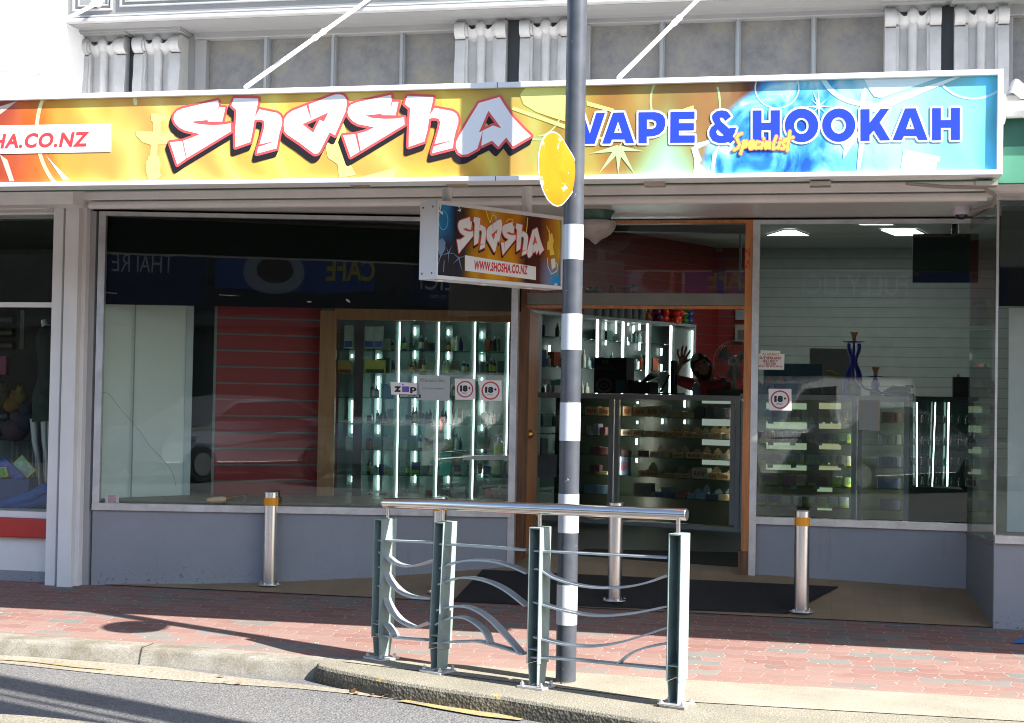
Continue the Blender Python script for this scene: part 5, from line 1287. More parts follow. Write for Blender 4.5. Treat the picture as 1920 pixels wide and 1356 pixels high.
# door mats
MATB = mat('black_rubber_mat', (.012, .012, .013), .75, var=.3, scale=90, bump=.6, bscale=180)
def fl(px, py, dz):
    lo, hi = 8.0, 10.75
    for _ in range(40):
        Y_ = (lo + hi) / 2; p = onY(px, py, Y_)
        if p.z > (floorz(p.x, p.y) if p.y > YB else gz(p.y)): lo = Y_
        else: hi = Y_
    return onY(px, py, lo) + Vector((0, 0, dz))
mt = thing('door_mat', 'large black rubber mat lying outside the doorway', 'door mat', tuple(fl(1200, 1110, 0)))
cs_ = [(862, 1120), (905, 1071), (1200, 1084), (1405, 1091), (1571, 1103), (1530, 1128), (1480, 1152), (1200, 1143)]
P = [fl(x, y, .010) for x, y in cs_]; 
# subdivide so the mat follows the ramp
pm = MB(); G = []
for i in range(13):
    a = i / 12
    row = []
    for j in range(7):
        b_ = j / 6; x = 905 + (1571 - 905) * a; yt = 1071 + (1103 - 1071) * a; xb = 850 + (1478 - 850) * a; yb = 1129 + (1152 - 1129) * a
        row.append(fl(x + (xb - x) * b_, yt + (yb - yt) * b_, .012))
    G.append(row)
k = len(pm.v); vs = [v for r_ in G for v in r_]; pm.add(vs + [v - Vector((0, 0, .009)) for v in vs], [(i * 7 + j, i * 7 + j + 1, (i + 1) * 7 + j + 1, (i + 1) * 7 + j) for i in range(12) for j in range(6)] + [(i * 7 + 6, (i + 1) * 7 + 6, (i + 1) * 7 + 6 + 91, i * 7 + 6 + 91) for i in range(12)] + [(12 * 7 + j, 12 * 7 + j + 1, 12 * 7 + j + 1 + 91, 12 * 7 + j + 91) for j in range(6)])
pm.build('mat_sheet', MATB, mt, world=True)
mt2 = thing('door_mat', 'smaller black mat just inside the open doorway', 'door mat', (-1.1, YR + .5, IFZ))
P = [onZ(x, y, IFZ + .012) for x, y in ((1000, 1055), (1098, 1029), (1392, 1036), (1386, 1063), (1378, 1073), (1010, 1064))]
k = len(P); MB().add(P + [p - Vector((0, 0, .01)) for p in P], [tuple(range(k))] + [(i, (i + 1) % k, (i + 1) % k + k, i + k) for i in range(k)]).build('mat_sheet', MATB, mt2, world=True)

# hairline crack and dried smears belong to the left pane
fr_, pl = stickplane('L'); f = lambda p: pxframe_uv(p, fr_, pl)
MB().flat(union([stroke([f(p) for p in ((190, 735), (204, 738), (222, 762), (246, 790), (262, 808), (282, 838), (302, 858), (318, 876), (326, 893), (330, 912))], .0011)]), fr_, .001).build('crack', mat('crack_line', (.06, .07, .07), .5), wl, world=False).location = -bld.location
for pts_, w_ in (([(411, 553), (430, 554), (452, 555)], .0016), ([(577, 566), (583, 566)], .004), ([(650, 562), (655, 566)], .006), ([(196, 549), (219, 550)], .0012)):
    MB().flat(stroke([f(p) for p in pts_], w_), fr_, .001).build('paint_fleck', mat('white_fleck', (.5, .5, .48), .6), wl).location = -bld.location
# ================================================================ inside the shop
LEDC = (0.86, 1.0, 0.97)
LED = emis('led_strip', LEDC, 3.6)
LEDD = emis('led_strip_dim', LEDC, 1.6)
PANELL = emis('ceiling_panel_light', (0.95, 1.0, 0.97), 6.0)
CAB = mat('cabinet_aluminium', (.75, .76, .77), .4, .0, var=.05)
CABG = mat('cabinet_grey_panel', (.30, .34, .33), .4, var=.06)
CGL = glass_mat('cabinet_glass', (.90, .96, .94), gain=.55)
SHELF = glass_mat('shelf_glass', (.62, .80, .76), gain=1.0)
ORD = ['first', 'second', 'third', 'fourth', 'fifth', 'sixth', 'seventh', 'eighth', 'ninth', 'tenth', 'eleventh', 'twelfth', 'thirteenth', 'fourteenth', 'fifteenth', 'sixteenth', 'seventeenth', 'eighteenth', 'nineteenth', 'twentieth', 'twenty-first', 'twenty-second', 'twenty-third', 'twenty-fourth', 'twenty-fifth', 'twenty-sixth']
# ceiling light panels
for i, (x0, x1, y0, y1, lb) in enumerate(((1440, 1515, 431, 441, 'glowing square ceiling panel at the left behind the right window'), (1586, 1677, 415, 421, 'glowing ceiling panel nearest the glass of the right window'), (1650, 1740, 430, 441, 'glowing ceiling panel partly hidden by the dark hanging screen'))):
    P = [onZ(x0, y0, CI - .012), onZ(x1 - 22, y0, CI - .012), onZ(x1, y1, CI - .012), onZ(x0 + 28, y1, CI - .012)]
    if i == 0: P = [onZ(1470, y0, CI - .012), onZ(1492, y0, CI - .012), onZ(1518, y1, CI - .012), onZ(1437, y1, CI - .012)]
    c = sum(P, Vector()) / 4
    o = thing('ceiling_light', lb, 'ceiling light', tuple(c), 0, 'light panels in the shop ceiling')
    MB().add([c + (p - c) * 1.0 for p in P] + [p + Vector((0, 0, .010)) for p in P], [(0, 1, 2, 3), (0, 1, 5, 4), (1, 2, 6, 5), (2, 3, 7, 6), (3, 0, 4, 7)]).build('diffuser', PANELL, o, world=True)
    m = MB()
    for k in range(4): m.strip([c + (P[k] - c) * 1.03, c + (P[(k + 1) % 4] - c) * 1.03], Vector((0, 0, .008)), .012)
    m.build('frame', CAB, o, world=True)
# more panels deeper in the room, outside the photo's view but lighting it
for x, y in ((-3.2, 16.0), (2.6, 17.8)):
    o = thing('ceiling_light', f'glowing square ceiling panel {"above the wall of lit cabinets" if x < 0 else "above the far right slatted wall"}', 'ceiling light', (x, y, CI), 0, 'light panels in the shop ceiling')
    MB().box(-.3, .3, -.3, .3, -.012, -.004).build('diffuser', PANELL, o); MB().box(-.32, .32, -.32, -.301, -.014, -.002).box(-.32, .32, .301, .32, -.014, -.002).box(-.32, -.301, -.3, .3, -.014, -.002).box(.301, .32, -.3, .3, -.014, -.002).build('frame', CAB, o)

# ---- display box behind the left window
PZ = SILLZ + .02
def lD(px, D): p = onD(px, 700, D); return Vector((p.x, p.y, 0))
plat = [lD(183, DL + .06), lD(966, DL + .06), lD(985, DL + 1.5), lD(150, DL + 1.5)]
part(MB().hexa([Vector((p.x, p.y, PZ - .05)) for p in plat], [Vector((p.x, p.y, PZ)) for p in plat]), 'window_platform', mat('platform_board', (.20, .17, .13), .5, var=.2))
hz = onD(500, 576, DL + .06).z
a, b_ = lD(150, DL + .04), lD(975, DL + .04)
part(MB().wall(a, b_, hz, CEILZ + .2, .03), 'window_header', BLACK)
WPAN = mat('white_laminate', (.80, .84, .83), .35, var=.05, scale=1.2)
part(MB().wall(lD(176, DL + .08), lD(350, DL + .62), PZ, hz + .1, .02), 'side_partition', WPAN)
part(MB().wall(lD(252, DL + .30) - FH * .024, lD(254, DL + .305) - FH * .024, PZ, hz + .1, .004), 'panel_seam', mat('seam_grey', (.30, .34, .33), .5)); part(MB().wall(lD(348, DL + .60), lD(361, DL + .62), PZ, hz + .1, .05), 'partition_edge', mat('edge_strip', (.55, .6, .62), .4))
part(MB().wall(lD(350, DL + 1.0), lD(420, DL + 1.0), PZ, hz + .1, .02), 'dark_gap_panel', mat('near_black_teal', (.010, .018, .018), .5))
ra, rb = lD(405, DL + .72), lD(602, DL + .95)
part(MB().wall(ra, rb, PZ, hz + .1, .02), 'red_slat_panel', mat('red_slatwall_front', (0.28, 0.012, 0.014), 0.4, var=.05))
gm = MB(); nr = (rb - ra).normalized(); nn = Vector((nr.y, -nr.x, 0))
for i in range(16):
    z = PZ + .10 + i * .127
    if z < hz: gm.wall(ra + nn * .004, rb + nn * .004, z, z + .011, .003)
part(gm, 'slat_grooves', mat('slat_groove_teal', (.10, .15, .14), .4, .3))
gm = MB().wall(ra - nr * .02 + nn * .006, ra + nn * .006, PZ, hz + .1, .01); part(gm, 'panel_edge', mat('thin_edge', (.2, .22, .2), .4))
MINIM = mat('handle_metal', (.3, .34, .34), .3, .8)
# a small mallet-like object lying on the platform
c = onZ(455, 935, PZ)
o = thing('wooden_mallet', 'cream and brown wooden mallet with a looped cord lying on the left window platform', 'mallet', tuple(onZ(430, 940, PZ)))
a1, a2, a3 = onZ(388, 943, PZ) + Vector((0, 0, .02)), onZ(422, 942, PZ) + Vector((0, 0, .022)), onZ(456, 941, PZ) + Vector((0, 0, .05))
MB().path([a1, a1.lerp(a2, .3), a1.lerp(a2, .8), a2], .02, 12, [.012, .022, .024, .02]).build('head', mat('cream_wood', (.45, .38, .24), .5), o, world=True, smooth=True)
MB().path([a2, a2.lerp(a3, .5), a3], .012, 10, [.018, .012, .008]).build('handle', mat('brown_wood', (.16, .09, .03), .5), o, world=True, smooth=True)
MB().path([a3, a3 + RH * .02 + Vector((0, 0, -.02)), a3 + RH * .0 + Vector((0, 0, -.05)), a3 + RH * .03 + Vector((0, 0, -.055))], .003, 6).build('cord', mat('cord_cream', (.5, .46, .4), .7), o, world=True)

# ---- lit timber framed cabinet in the left window
CD = DL + .80
cab = thing('lit_cabinet', 'timber framed glass display cabinet glowing with vertical light strips in the left window', 'display cabinet', tuple(lD(780, CD)))
def cbox(m, x0, x1, y0, y1, d0, d1):
    """box from photo columns and rows at depth CD, running back d0..d1"""
    q = [onD(x0, (y0 + y1) / 2, CD), onD(x1, (y0 + y1) / 2, CD)]; zt2 = onD((x0 + x1) / 2, y0, CD).z; zb2_ = onD((x0 + x1) / 2, y1, CD).z
    a = Vector((q[0].x, q[0].y, 0)); b2 = Vector((q[1].x, q[1].y, 0))
    Q = [a + FH * d0, b2 + FH * d0, b2 + FH * d1, a + FH * d1]
    return m.hexa([Vector((v.x, v.y, zb2_)) for v in Q], [Vector((v.x, v.y, zt2)) for v in Q])
TIM = mat('oak_frame', (.36, .17, .06), .45, var=.2, scale=3, stretch=(8, 8, .8))
m = cbox(MB(), 598, 628, 583, 948, -.03, .05); cbox(m, 628, 975, 579, 602, -.028, .05); m.build('frame', TIM, cab, world=True)
cbox(MB(), 620, 985, 596, 948, .50, .52).build('back_panel', mat('teal_grey_back', (.20, .27, .26), .35, var=.1, scale=2), cab, world=True)
cbox(MB(), 628, 975, 602, 948, .0, .005).build('glass_front', CGL, cab, world=True)
ROWS = [658, 700, 748, 796, 846, 893, 944]
for y in ROWS[:-1]:
    cbox(MB(), 626, 985, y - .9, y + .9, .05, .48).build('shelf', SHELF, cab, world=True)
m = MB()
for x0, x1 in ((662, 679),): cbox(m, x0, x1, 600, 946, .02, .06)
m.build('mullion', mat('maroon_mullion', (.07, .035, .04), .5), cab, world=True)
LX = [(746, 741), (820, 813), (888, 881), (951, 945)]
CABW = mat('upright_white', (.13, .16, .155), .4)
def xcol(x): return x
for xt, xb in LX:
    cbox(MB(), xt - 7, xt + 1, 603, 946, .012, .03).build('upright', CABW, cab, world=True)
    cbox(MB(), xt - .5, xt + 1.4, 604, 936 if xt < 940 else 862, .0, .011).build('light_strip', LED, cab, world=True)
for x, segs in ((648, ((662, 668), (752, 792), (800, 815), (900, 910))), (699, ((661, 676), (704, 790), (800, 816), (850, 880), (898, 926))), (771, ((610, 624), (658, 670), (705, 796), (801, 818), (850, 876), (896, 912))), (836, ((614, 624), (660, 672), (752, 796), (800, 838), (890, 912))), (901, ((618, 630), (663, 674), (707, 720), (752, 780), (797, 810), (842, 850), (886, 900)))):
    m = MB()
    for y0, y1 in segs: cbox(m, x - 1.1, x + 1.1, y0, y1, .44, .46)
    m.build('light_strip', LED, cab, world=True)
    m = cbox(MB(), x - 8, x + 6, 604, 946, .47, .49); m.build('back_upright', mat('back_upright', (.18, .24, .23), .4), cab, world=True)

# products
def colm(c, rough=.4): 
    k = 'goods_%02x%02x%02x' % tuple(int(255 * v) for v in c); return mat(k, c, rough, var=.12, scale=30)
def bottle_mesh(h, r):
    return MB().lathe([(r * .95, 0), (r, h * .04), (r, h * .62), (r * .8, h * .70), (r * .34, h * .78), (r * .34, h * .82)], n=12)
def put_bottle(p, h, r, col, cap, label, grp, band=None):
    o = thing('bottle', label, 'bottle', tuple(p), 0, grp)
    bottle_mesh(h, r).build('body', colm(col, .25), o, smooth=True); MB().lathe([(r * .4, h * .80), (r * .4, h * .92), (r * .15, h * 1.0)], n=10).build('cap', colm(cap), o, smooth=True)
    if band: MB().lathe([(r * 1.03, h * .15), (r * 1.03, h * .55)], n=12).build('wrap', colm(band), o)
    return o
def put_box(p, w, h, d, col, label, grp, face=None, ex_=None, txts=None, name='carton'):
    o = thing(name, label, 'box', tuple(p), 0, grp); e = ex_ or Vector((1, 0, 0)); nb_ = Vector((-e.y, e.x, 0))
    R_ = Matrix(((e.x, nb_.x, 0, 0), (e.y, nb_.y, 0, 0), (0, 0, 1, 0), (0, 0, 0, 1)))
    MB().box(0, w, 0, d, 0, h, R_).build('box_body', colm(col), o, bevel=.0015)
    fr_ = (Vector((0, 0, 0)), e, Vector((0, 0, 1)), -nb_)
    if face is not None: MB().flat(([(w * .06, h * .05), (w * .94, h * .05), (w * .94, h * .32), (w * .06, h * .32)], [(0, 1, 2), (0, 2, 3)]), fr_, .001).build('label_band', colm(face), o)
    if txts:
        s_, tc2 = txts; MB().flat(fit(text_cache(s_), w * .12, w * .88, h * .22, h * .74), fr_, .0018).build('lettering', colm(tc2), o)
    return o
_TC = {}
def text_cache(s_):
    if s_ not in _TC: _TC[s_] = text_tris(s_, .03, .2)
    return _TC[s_]
random.seed(11)
rowname = ['top', 'second', 'third', 'fourth', 'fifth', 'sixth', 'lowest']
def zrow(x, y): return onD(x, y, CD).z
PAL = [((.03, .04, .04), 'black'), ((.05, .09, .08), 'dark green'), ((.35, .42, .40), 'clear'), ((.30, .06, .03), 'rust red'), ((.03, .05, .16), 'navy'), ((.18, .16, .15), 'grey'), ((.42, .38, .30), 'cream'), ((.03, .18, .14), 'teal')]
for ri, y in enumerate(ROWS):
    x = 684 if ri not in (2, 6) else 690; n = 0
    while x < 952:
        if random.random() < (.10 if ri < 6 else .4): x += random.uniform(6, 16); continue
        if any(abs(x + 4 - lx_) < 9 for lx_, _ in LX): x += 9; continue
        z = zrow(x, y) + .004; dd3 = random.uniform(.12, .34); p = onD(x, y, CD); p = Vector((p.x, p.y, 0)) + FH * dd3; s_ = (CD + dd3) / CD
        p = Vector((p.x * s_, p.y * s_, 0)) if False else p; p.z = z
        cc, cn = random.choice(PAL)
        if n >= 24: break
        if random.random() < .62:
            h = random.uniform(.085, .13); put_bottle(p, h, random.uniform(.014, .02), cc, random.choice([(.5, .52, .52), (.02, .02, .02)]), f'{cn} bottle, {ORD[n]} from left on the {rowname[ri]} shelf of the lit cabinet', 'goods on the lit cabinet shelves', random.choice([None, (.45, .45, .4), (.4, .1, .05), (.45, .42, .05)])); x += 6.5
        else:
            w = random.uniform(.035, .07); put_box(p, w, random.uniform(.06, .12), .05, cc, f'{cn} carton, {ORD[n]} from left on the {rowname[ri]} shelf of the lit cabinet', 'goods on the lit cabinet shelves', random.choice([None, (.4, .38, .05)]), RH); x += w / CD * FPX + 3
        n += 1
# larger cartons at the cabinet's left end
for (x0, x1, y0, y1, c1, f1, lb) in ((645, 661, 610, 653, (.50, .50, .48), (.05, .06, .30), 'tall white carton with a blue base left of the maroon mullion'), (683, 700, 612, 653, (.52, .50, .48), (.05, .06, .30), 'tall white carton with a blue base right of the maroon mullion'), (701, 717, 612, 653, (.40, .42, .44), (.05, .06, .30), 'white carton printed with a dark device beside the first light strip'),
                                    (633, 660, 676, 700, (.42, .26, .03), (.30, .04, .03), 'orange and yellow carton left of the maroon mullion'), (683, 722, 675, 700, (.48, .42, .06), (.03, .04, .02), 'wide yellow carton on the second shelf of the lit cabinet'), (648, 660, 818, 846, (.42, .44, .43), None, 'pale carton on the fifth shelf left of the maroon mullion'), (718, 736, 820, 846, (.42, .42, .40), None, 'pale carton on the fifth shelf right of the maroon mullion'),
                                    (822, 845, 848, 892, (.02, .14, .12), None, 'tall dark teal carton on the sixth shelf of the lit cabinet'), (720, 738, 723, 748, (.02, .15, .17), None, 'teal carton on the third shelf beside the first light strip')):
    a = onD(x0, y1, CD + .06); b2 = onD(x1, y1, CD + .06); zt2 = onD(x0, y0, CD + .06).z
    put_box(Vector((a.x, a.y, a.z)), (b2 - a).length, zt2 - a.z, .07, c1, lb, None, f1, RH)
# gauge-like red fittings and a green soap bottle
for x, y0, y1, nm in ((829, 788, 805, 'small red tap fitting above the teal carton'), ):
    a = onD(x, y1, CD + .03); b2 = onD(x, y0, CD + .03); o = thing('red_fitting', nm, 'fitting', tuple(a)); MB().tube(a, b2, .016, 14, .02).build('stem', colm((.45, .04, .02)), o, world=True, smooth=True); MB().sphere(b2, .024, 6).build('knob', colm((.55, .03, .03)), o, world=True, smooth=True)
a = onD(935, 852, CD - .12)
o = thing('soap_bottle', 'clear pump bottle half full of green liquid, left of the doorway behind the glass', 'pump bottle', tuple(a))
MB().lathe([(.034, 0), (.036, .01), (.036, .07)], n=18).build('liquid', colm((.28, .42, .06), .2), o, smooth=True); MB().lathe([(.036, .071), (.034, .09), (.012, .11), (.012, .122)], n=18).build('shoulder', colm((.4, .48, .46), .2), o, smooth=True); MB().tube((0, 0, .12), (0, 0, .145), .005, 8).tube((0, 0, .145), (-.03, 0, .14), .005, 8).tube((0, 0, .118), (0, 0, .128), .014, 12).build('pump', colm((.6, .62, .62)), o, smooth=True)
q1, q2 = onD(868, 858, CD - .15), onD(972, 858, CD - .15)
part(MB().strip([q1, q2], Vector((0, 0, .017)), .03), 'counter_end_rail', CAB)

# ---- main display counter (front runs a little askew to the street)
C1 = onZ(1070, 978, IFZ); C2 = onZ(1385, 998, IFZ); ed = (C2 - C1); ed.z = 0; ed.normalize(); nc = Vector((ed.y, -ed.x, 0))
onC = lambda px, py: onP(px, py, C2, nc)
Y2 = onC(1388, 745).y; nc2 = Vector((0, -1, 0)); P2_ = Vector((0, Y2 - .0, 0))
onC2 = lambda px, py: onP(px, py, P2_, nc2)
ctr = thing('display_counter', 'long aluminium framed glass counter facing the doorway, filled with boxes', 'display counter', tuple(C2))
def cpbox(m, f, e, n_, x0, x1, y0, y1, d0, d1):
    a = f(x0, (y0 + y1) / 2); b2 = f(x1, (y0 + y1) / 2); zt2 = f((x0 + x1) / 2, y0).z; z0 = f((x0 + x1) / 2, y1).z
    a = Vector((a.x, a.y, 0)); b2 = Vector((b2.x, b2.y, 0)); Q = [a - n_ * d0, b2 - n_ * d0, b2 - n_ * d1, a - n_ * d1]
    return m.hexa([Vector((v.x, v.y, z0)) for v in Q], [Vector((v.x, v.y, zt2)) for v in Q])
def P1(m, *a): return cpbox(m, onC, ed, nc, *a)
def P2(m, *a): return cpbox(m, onC2, None, nc2, *a)
CTZ = onC(1385, 741).z
m = P1(MB(), 1000, 1390, 739, 749, -.02, .5); P1(m, 1000, 1388, 979, 992, -.01, .03)
for x0, x1 in ((1141, 1150), (1152, 1160), (1369, 1378)): P1(m, x0, x1, 749, 979 if x0 < 1300 else 985, -.012, .03)
P1(m, 1379, 1387, 749, 1001, -.012, .03)
m.build('frame', CAB, ctr, world=True)
P1(MB(), 1000, 1388, 749, 985, .50, .52).build('back_panel', mat('counter_back', (.06, .062, .052), .3, var=.3, scale=2), ctr, world=True)
P1(MB(), 1160, 1369, 749, 979, .0, .005).build('glass_front', CGL, ctr, world=True); P1(MB(), 1002, 1141, 749, 979, .0, .005).build('glass_front', CGL, ctr, world=True)
SR = [(780, 786), (819, 825), (858, 864), (896, 902), (934, 941)]
for yl, yr in SR:
    a, b2 = onC(1002, yl - 1.8 * 0 + (yl - yr) * .45), onC(1386, yr)
    z = b2.z; MB().hexa([Vector((v.x, v.y, z - .006)) for v in (a - nc * .03, b2 - nc * .03, b2 - nc * .48, a - nc * .48)], [Vector((v.x, v.y, z)) for v in (a - nc * .03, b2 - nc * .03, b2 - nc * .48, a - nc * .48)]).build('shelf', SHELF, ctr, world=True)
# back strips behind the upper shelves, their brightness put in as emission
MIR = mat('mirror_back', (.55, .60, .55), .05, 1.0, var=.02)
m = MB()
for y0, y1 in ((750, 757), (787, 800), (827, 838), (866, 876)):
    P1(m, 1284, 1366, y0, y1, .48, .495)
m.build('glow_back_strip', emis('back_glow', (.62, .68, .60), .16), ctr, world=True)
mled = MB()
for x, y0, y1 in ((1163, 753, 757), (1162, 790, 796), (1210, 786, 796), (1253, 750, 764), (1253, 788, 796), (1161, 824, 836), (1161, 862, 870), (1110, 785, 792), (1111, 823, 832), (1111, 858, 870), (1111, 896, 908), (1018, 778, 798)):
    P1(mled, x - 1.2, x + 1.2, y0, y1, .44, .46)
mled.build('light_strip', LEDD, ctr, world=True)
KR = (.62, .42, .22); RD_ = (.45, .04, .03)
prods = []
rows = [
 [(1093, 1118, 763, 779, KR, 1), (1120, 1140, 764, 779, KR, 1), (1164, 1182, 762, 780, KR, 1), (1185, 1207, 763, 781, KR, 1), (1208, 1232, 762, 782, KR, 1), (1234, 1248, 760, 782, (.30, .27, .2), 1), (1252, 1273, 772, 783, KR, 0), (1276, 1297, 772, 783, KR, 0), (1299, 1316, 762, 784, (.05, .05, .05), 0), (1318, 1334, 764, 785, (.05, .06, .08), 0), (1336, 1352, 765, 785, (.07, .07, .08), 0), (1354, 1366, 766, 785, (.08, .06, .07), 0)],
 [(1096, 1103, 800, 817, (.22, .2, .24), 0), (1108, 1118, 796, 817, (.18, .14, .28), 0), (1121, 1131, 802, 817, (.12, .03, .04), 0), (1161, 1180, 807, 819, (.34, .27, .18), 1), (1182, 1199, 808, 820, KR, 1), (1204, 1222, 810, 821, KR, 0), (1226, 1242, 811, 822, KR, 1), (1246, 1259, 812, 823, KR, 1), (1262, 1279, 811, 823, KR, 1), (1281, 1295, 813, 824, KR, 1), (1298, 1311, 815, 824, KR, 1), (1314, 1327, 814, 824, (.34, .24, .16), 1), (1333, 1348, 813, 825, KR, 1), (1350, 1366, 815, 825, (.2, .12, .08), 0)],
 [(1103, 1120, 840, 856, (.13, .02, .03), 0), (1122, 1138, 842, 856, (.20, .03, .03), 0), (1162, 1176, 846, 857, (.10, .03, .03), 0), (1192, 1208, 848, 859, (.12, .02, .02), 0), (1215, 1236, 851, 861, (.38, .30, .2), 1), (1240, 1252, 851, 861, KR, 0), (1258, 1278, 852, 862, KR, 1), (1282, 1316, 851, 862, KR, 1), (1319, 1344, 853, 863, KR, 1), (1347, 1366, 852, 863, (.25, .16, .1), 0)],
 [(1102, 1120, 877, 894, (.12, .02, .03), 0), (1112, 1134, 890, 895, (.40, .28, .03), 0), (1158, 1173, 862, 897, (.06, .14, .32), 1), (1192, 1236, 889, 899, KR, 1), (1239, 1257, 892, 900, KR, 1), (1259, 1276, 892, 900, KR, 1), (1278, 1292, 892, 900, KR, 1), (1294, 1323, 880, 900, (.36, .30, .2), 1), (1325, 1343, 889, 901, KR, 1), (1345, 1366, 889, 901, KR, 1)],
 [(1091, 1136, 919, 935, (.05, .14, .28), 1), (1184, 1218, 912, 936, (.16, .11, .06), 0), (1208, 1223, 930, 939, (.22, .28, .26), 0), (1225, 1242, 930, 939, (.04, .07, .20), 0), (1245, 1260, 930, 940, (.04, .10, .2), 0), (1236, 1256, 911, 930, (.10, .16, .22), 0), (1262, 1282, 929, 941, (.32, .03, .05), 0), (1285, 1299, 932, 941, (.12, .24, .32), 0), (1301, 1318, 932, 942, (.14, .26, .34), 0), (1320, 1341, 932, 942, (.03, .06, .14), 0), (1343, 1366, 932, 943, (.42, .24, .05), 0)],
]
def cname(c):
    r_, g_, b3 = c
    if max(c) < .09: return 'black'
    if abs(r_ - g_) < .04 and abs(g_ - b3) < .06: return 'grey' if r_ < .3 else 'white'
    if r_ > .3 and g_ > .2 and b3 < .12 and g_ < .25: return 'kraft brown'
    if r_ > .3 and g_ > .2: return 'tan' if b3 > .08 else 'yellow'
    if r_ > g_ * 1.6 and r_ > b3 * 1.3: return 'red' if b3 < .1 else 'pink'
    if b3 > g_ and b3 > r_: return 'blue' if r_ < .15 or g_ > .2 else 'violet'
    if g_ > r_: return 'green'
    return 'brown'
for ri, row in enumerate(rows):
    for k, (x0, x1, y0, y1, c1, tx_) in enumerate(row):
        a = onC(x0, y1); b2 = onC(x1, y1); zt2 = onC(x0, y0).z
        zs_ = onC(1386, SR[ri][1]).z; h = zt2 - a.z; a.z = zs_ + .001
        put_box(a - nc * .05, (b2 - a).dot(ed), h, random.uniform(.06, .12), tuple(round(min(.75, (v * .55 + sum(c1) / 3 * .45) * (1.0 if c1 is KR else 1.8)), 3) for v in c1) if c1 is not KR else KR, f'{cname(c1)} box, {ORD[k]} from left on the {["top", "second", "third", "fourth", "lowest"][ri]} shelf of the doorway counter', 'boxes in the doorway counter', None, ed, ('RAW', RD_) if tx_ and ri < 4 else None)
ml = MB()
for x in (1146, 1156, 1374): P1(ml, x - 2, x + 2, 753, 975, .034, .040)
ml.build('hidden_fill_strip', emis('hidden_fill_glow', (1.0, .90, .74), 6.5), ctr, world=True)  # added strips hidden behind the posts to brighten the boxes
# open-topped flap displays standing behind the small boxes
for ri, xs in ((1, (1238, 1262, 1284, 1302, 1318, 1335, 1350)), (2, (1218, 1240, 1262, 1284, 1304, 1324, 1346)), (3, (1200, 1232, 1254, 1276, 1320, 1346)), (4, (1286, 1304, 1326, 1346))):
    for k, x in enumerate(xs):
        h_ = random.uniform(17, 27); yb = SR[ri][0] + (SR[ri][1] - SR[ri][0]) * (x - 1002) / 384
        a = onC(x, yb) - nc * .22; a.z = onC(1386, SR[ri][1]).z + .001; w = random.uniform(.07, .10); h = h_ * 14.2 / FPX
        c1 = (.36, .25, .14) if ri < 4 else (.14, .20, .27)
        o = thing('flap_carton', f'{"brown" if ri < 4 else "blue"} carton with a raised scalloped flap, {ORD[k]} from left, back of the {["", "second", "third", "fourth", "lowest"][ri]} counter shelf', 'box', tuple(a), 0, 'boxes in the doorway counter')
        po = [(0, 0), (w, 0), (w, h * .7), (w * .8, h * .8), (w * .7, h * .95), (w * .5, h), (w * .32, h * .93), (w * .2, h * .78), (0, h * .7)]
        MB().prism(po, (Vector((0, 0, 0)), ed, Vector((0, 0, 1)), nc), 0, .004).build('flap', colm(c1), o); MB().box(0, w, -.05, 0, 0, h * .45, Matrix(((ed.x, -nc.x, 0, 0), (ed.y, -nc.y, 0, 0), (0, 0, 1, 0), (0, 0, 0, 1)))).build('tray', colm(c1), o)

# ---- second counter behind the right window
ct2 = thing('display_counter', 'aluminium framed glass counter behind the right window with rows of coloured packets', 'display counter', tuple(onC2(1500, 990)))
m = P2(MB(), 1388, 1704, 741, 751, -.02, .5)
for x0, x1 in ((1388, 1394), (1596, 1605), (1607, 1616), (1694, 1704)): P2(m, x0, x1, 751, 1010, -.012, .03)
P2(m, 1394, 1704, 1000, 1012, -.01, .03)
m.build('frame', CAB, ct2, world=True)
P2(MB(), 1394, 1704, 751, 1010, .50, .52).build('back_panel', mat('counter_back2', (.085, .078, .06), .4, var=.3, scale=2), ct2, world=True)
P2(MB(), 1394, 1596, 751, 1000, .0, .005).build('glass_front', CGL, ct2, world=True); P2(MB(), 1616, 1694, 751, 1000, .0, .005).build('glass_front', CGL, ct2, world=True)
S2 = [788, 829, 871, 911, 950, 990]
ml = MB()
for x in (1391, 1601, 1611, 1699): P2(ml, x - 2, x + 2, 755, 995, .034, .040)
ml.build('hidden_fill_strip', emis('hidden_fill_glow2', (1.0, .90, .74), 4.5), ct2, world=True)  # hidden strips added behind these posts to light the packets
for y in S2:
    a, b2 = onC2(1394, y), onC2(1694, y + 1); z = onC2(1500, y + 1).z
    MB().box(a.x, b2.x, Y2 + .03, Y2 + .48, z - .007, z).build('shelf', SHELF, ct2, world=True)
LB_ = emis('glowing_cream_back', (.60, .66, .46), .20); LB3 = emis('glowing_cream_back_warm', (.70, .62, .38), .20)  # counter backs made to look lit by a glow of their own
mA = MB(); mB_ = MB()
for y0, y1 in ((756, 768), (793, 806), (832, 846), (872, 886)):
    P2(mA, 1434, 1512, y0, y1, .47, .49); P2(mB_, 1536, 1579, y0, y1, .47, .49)
P2(mA, 1533, 1562, 917, 928, .47, .49); P2(mA, 1533, 1561, 953, 964, .47, .49)
mA.build('glow_back_strip', LB_, ct2, world=True); mB_.build('glow_back_strip', LB3, ct2, world=True)
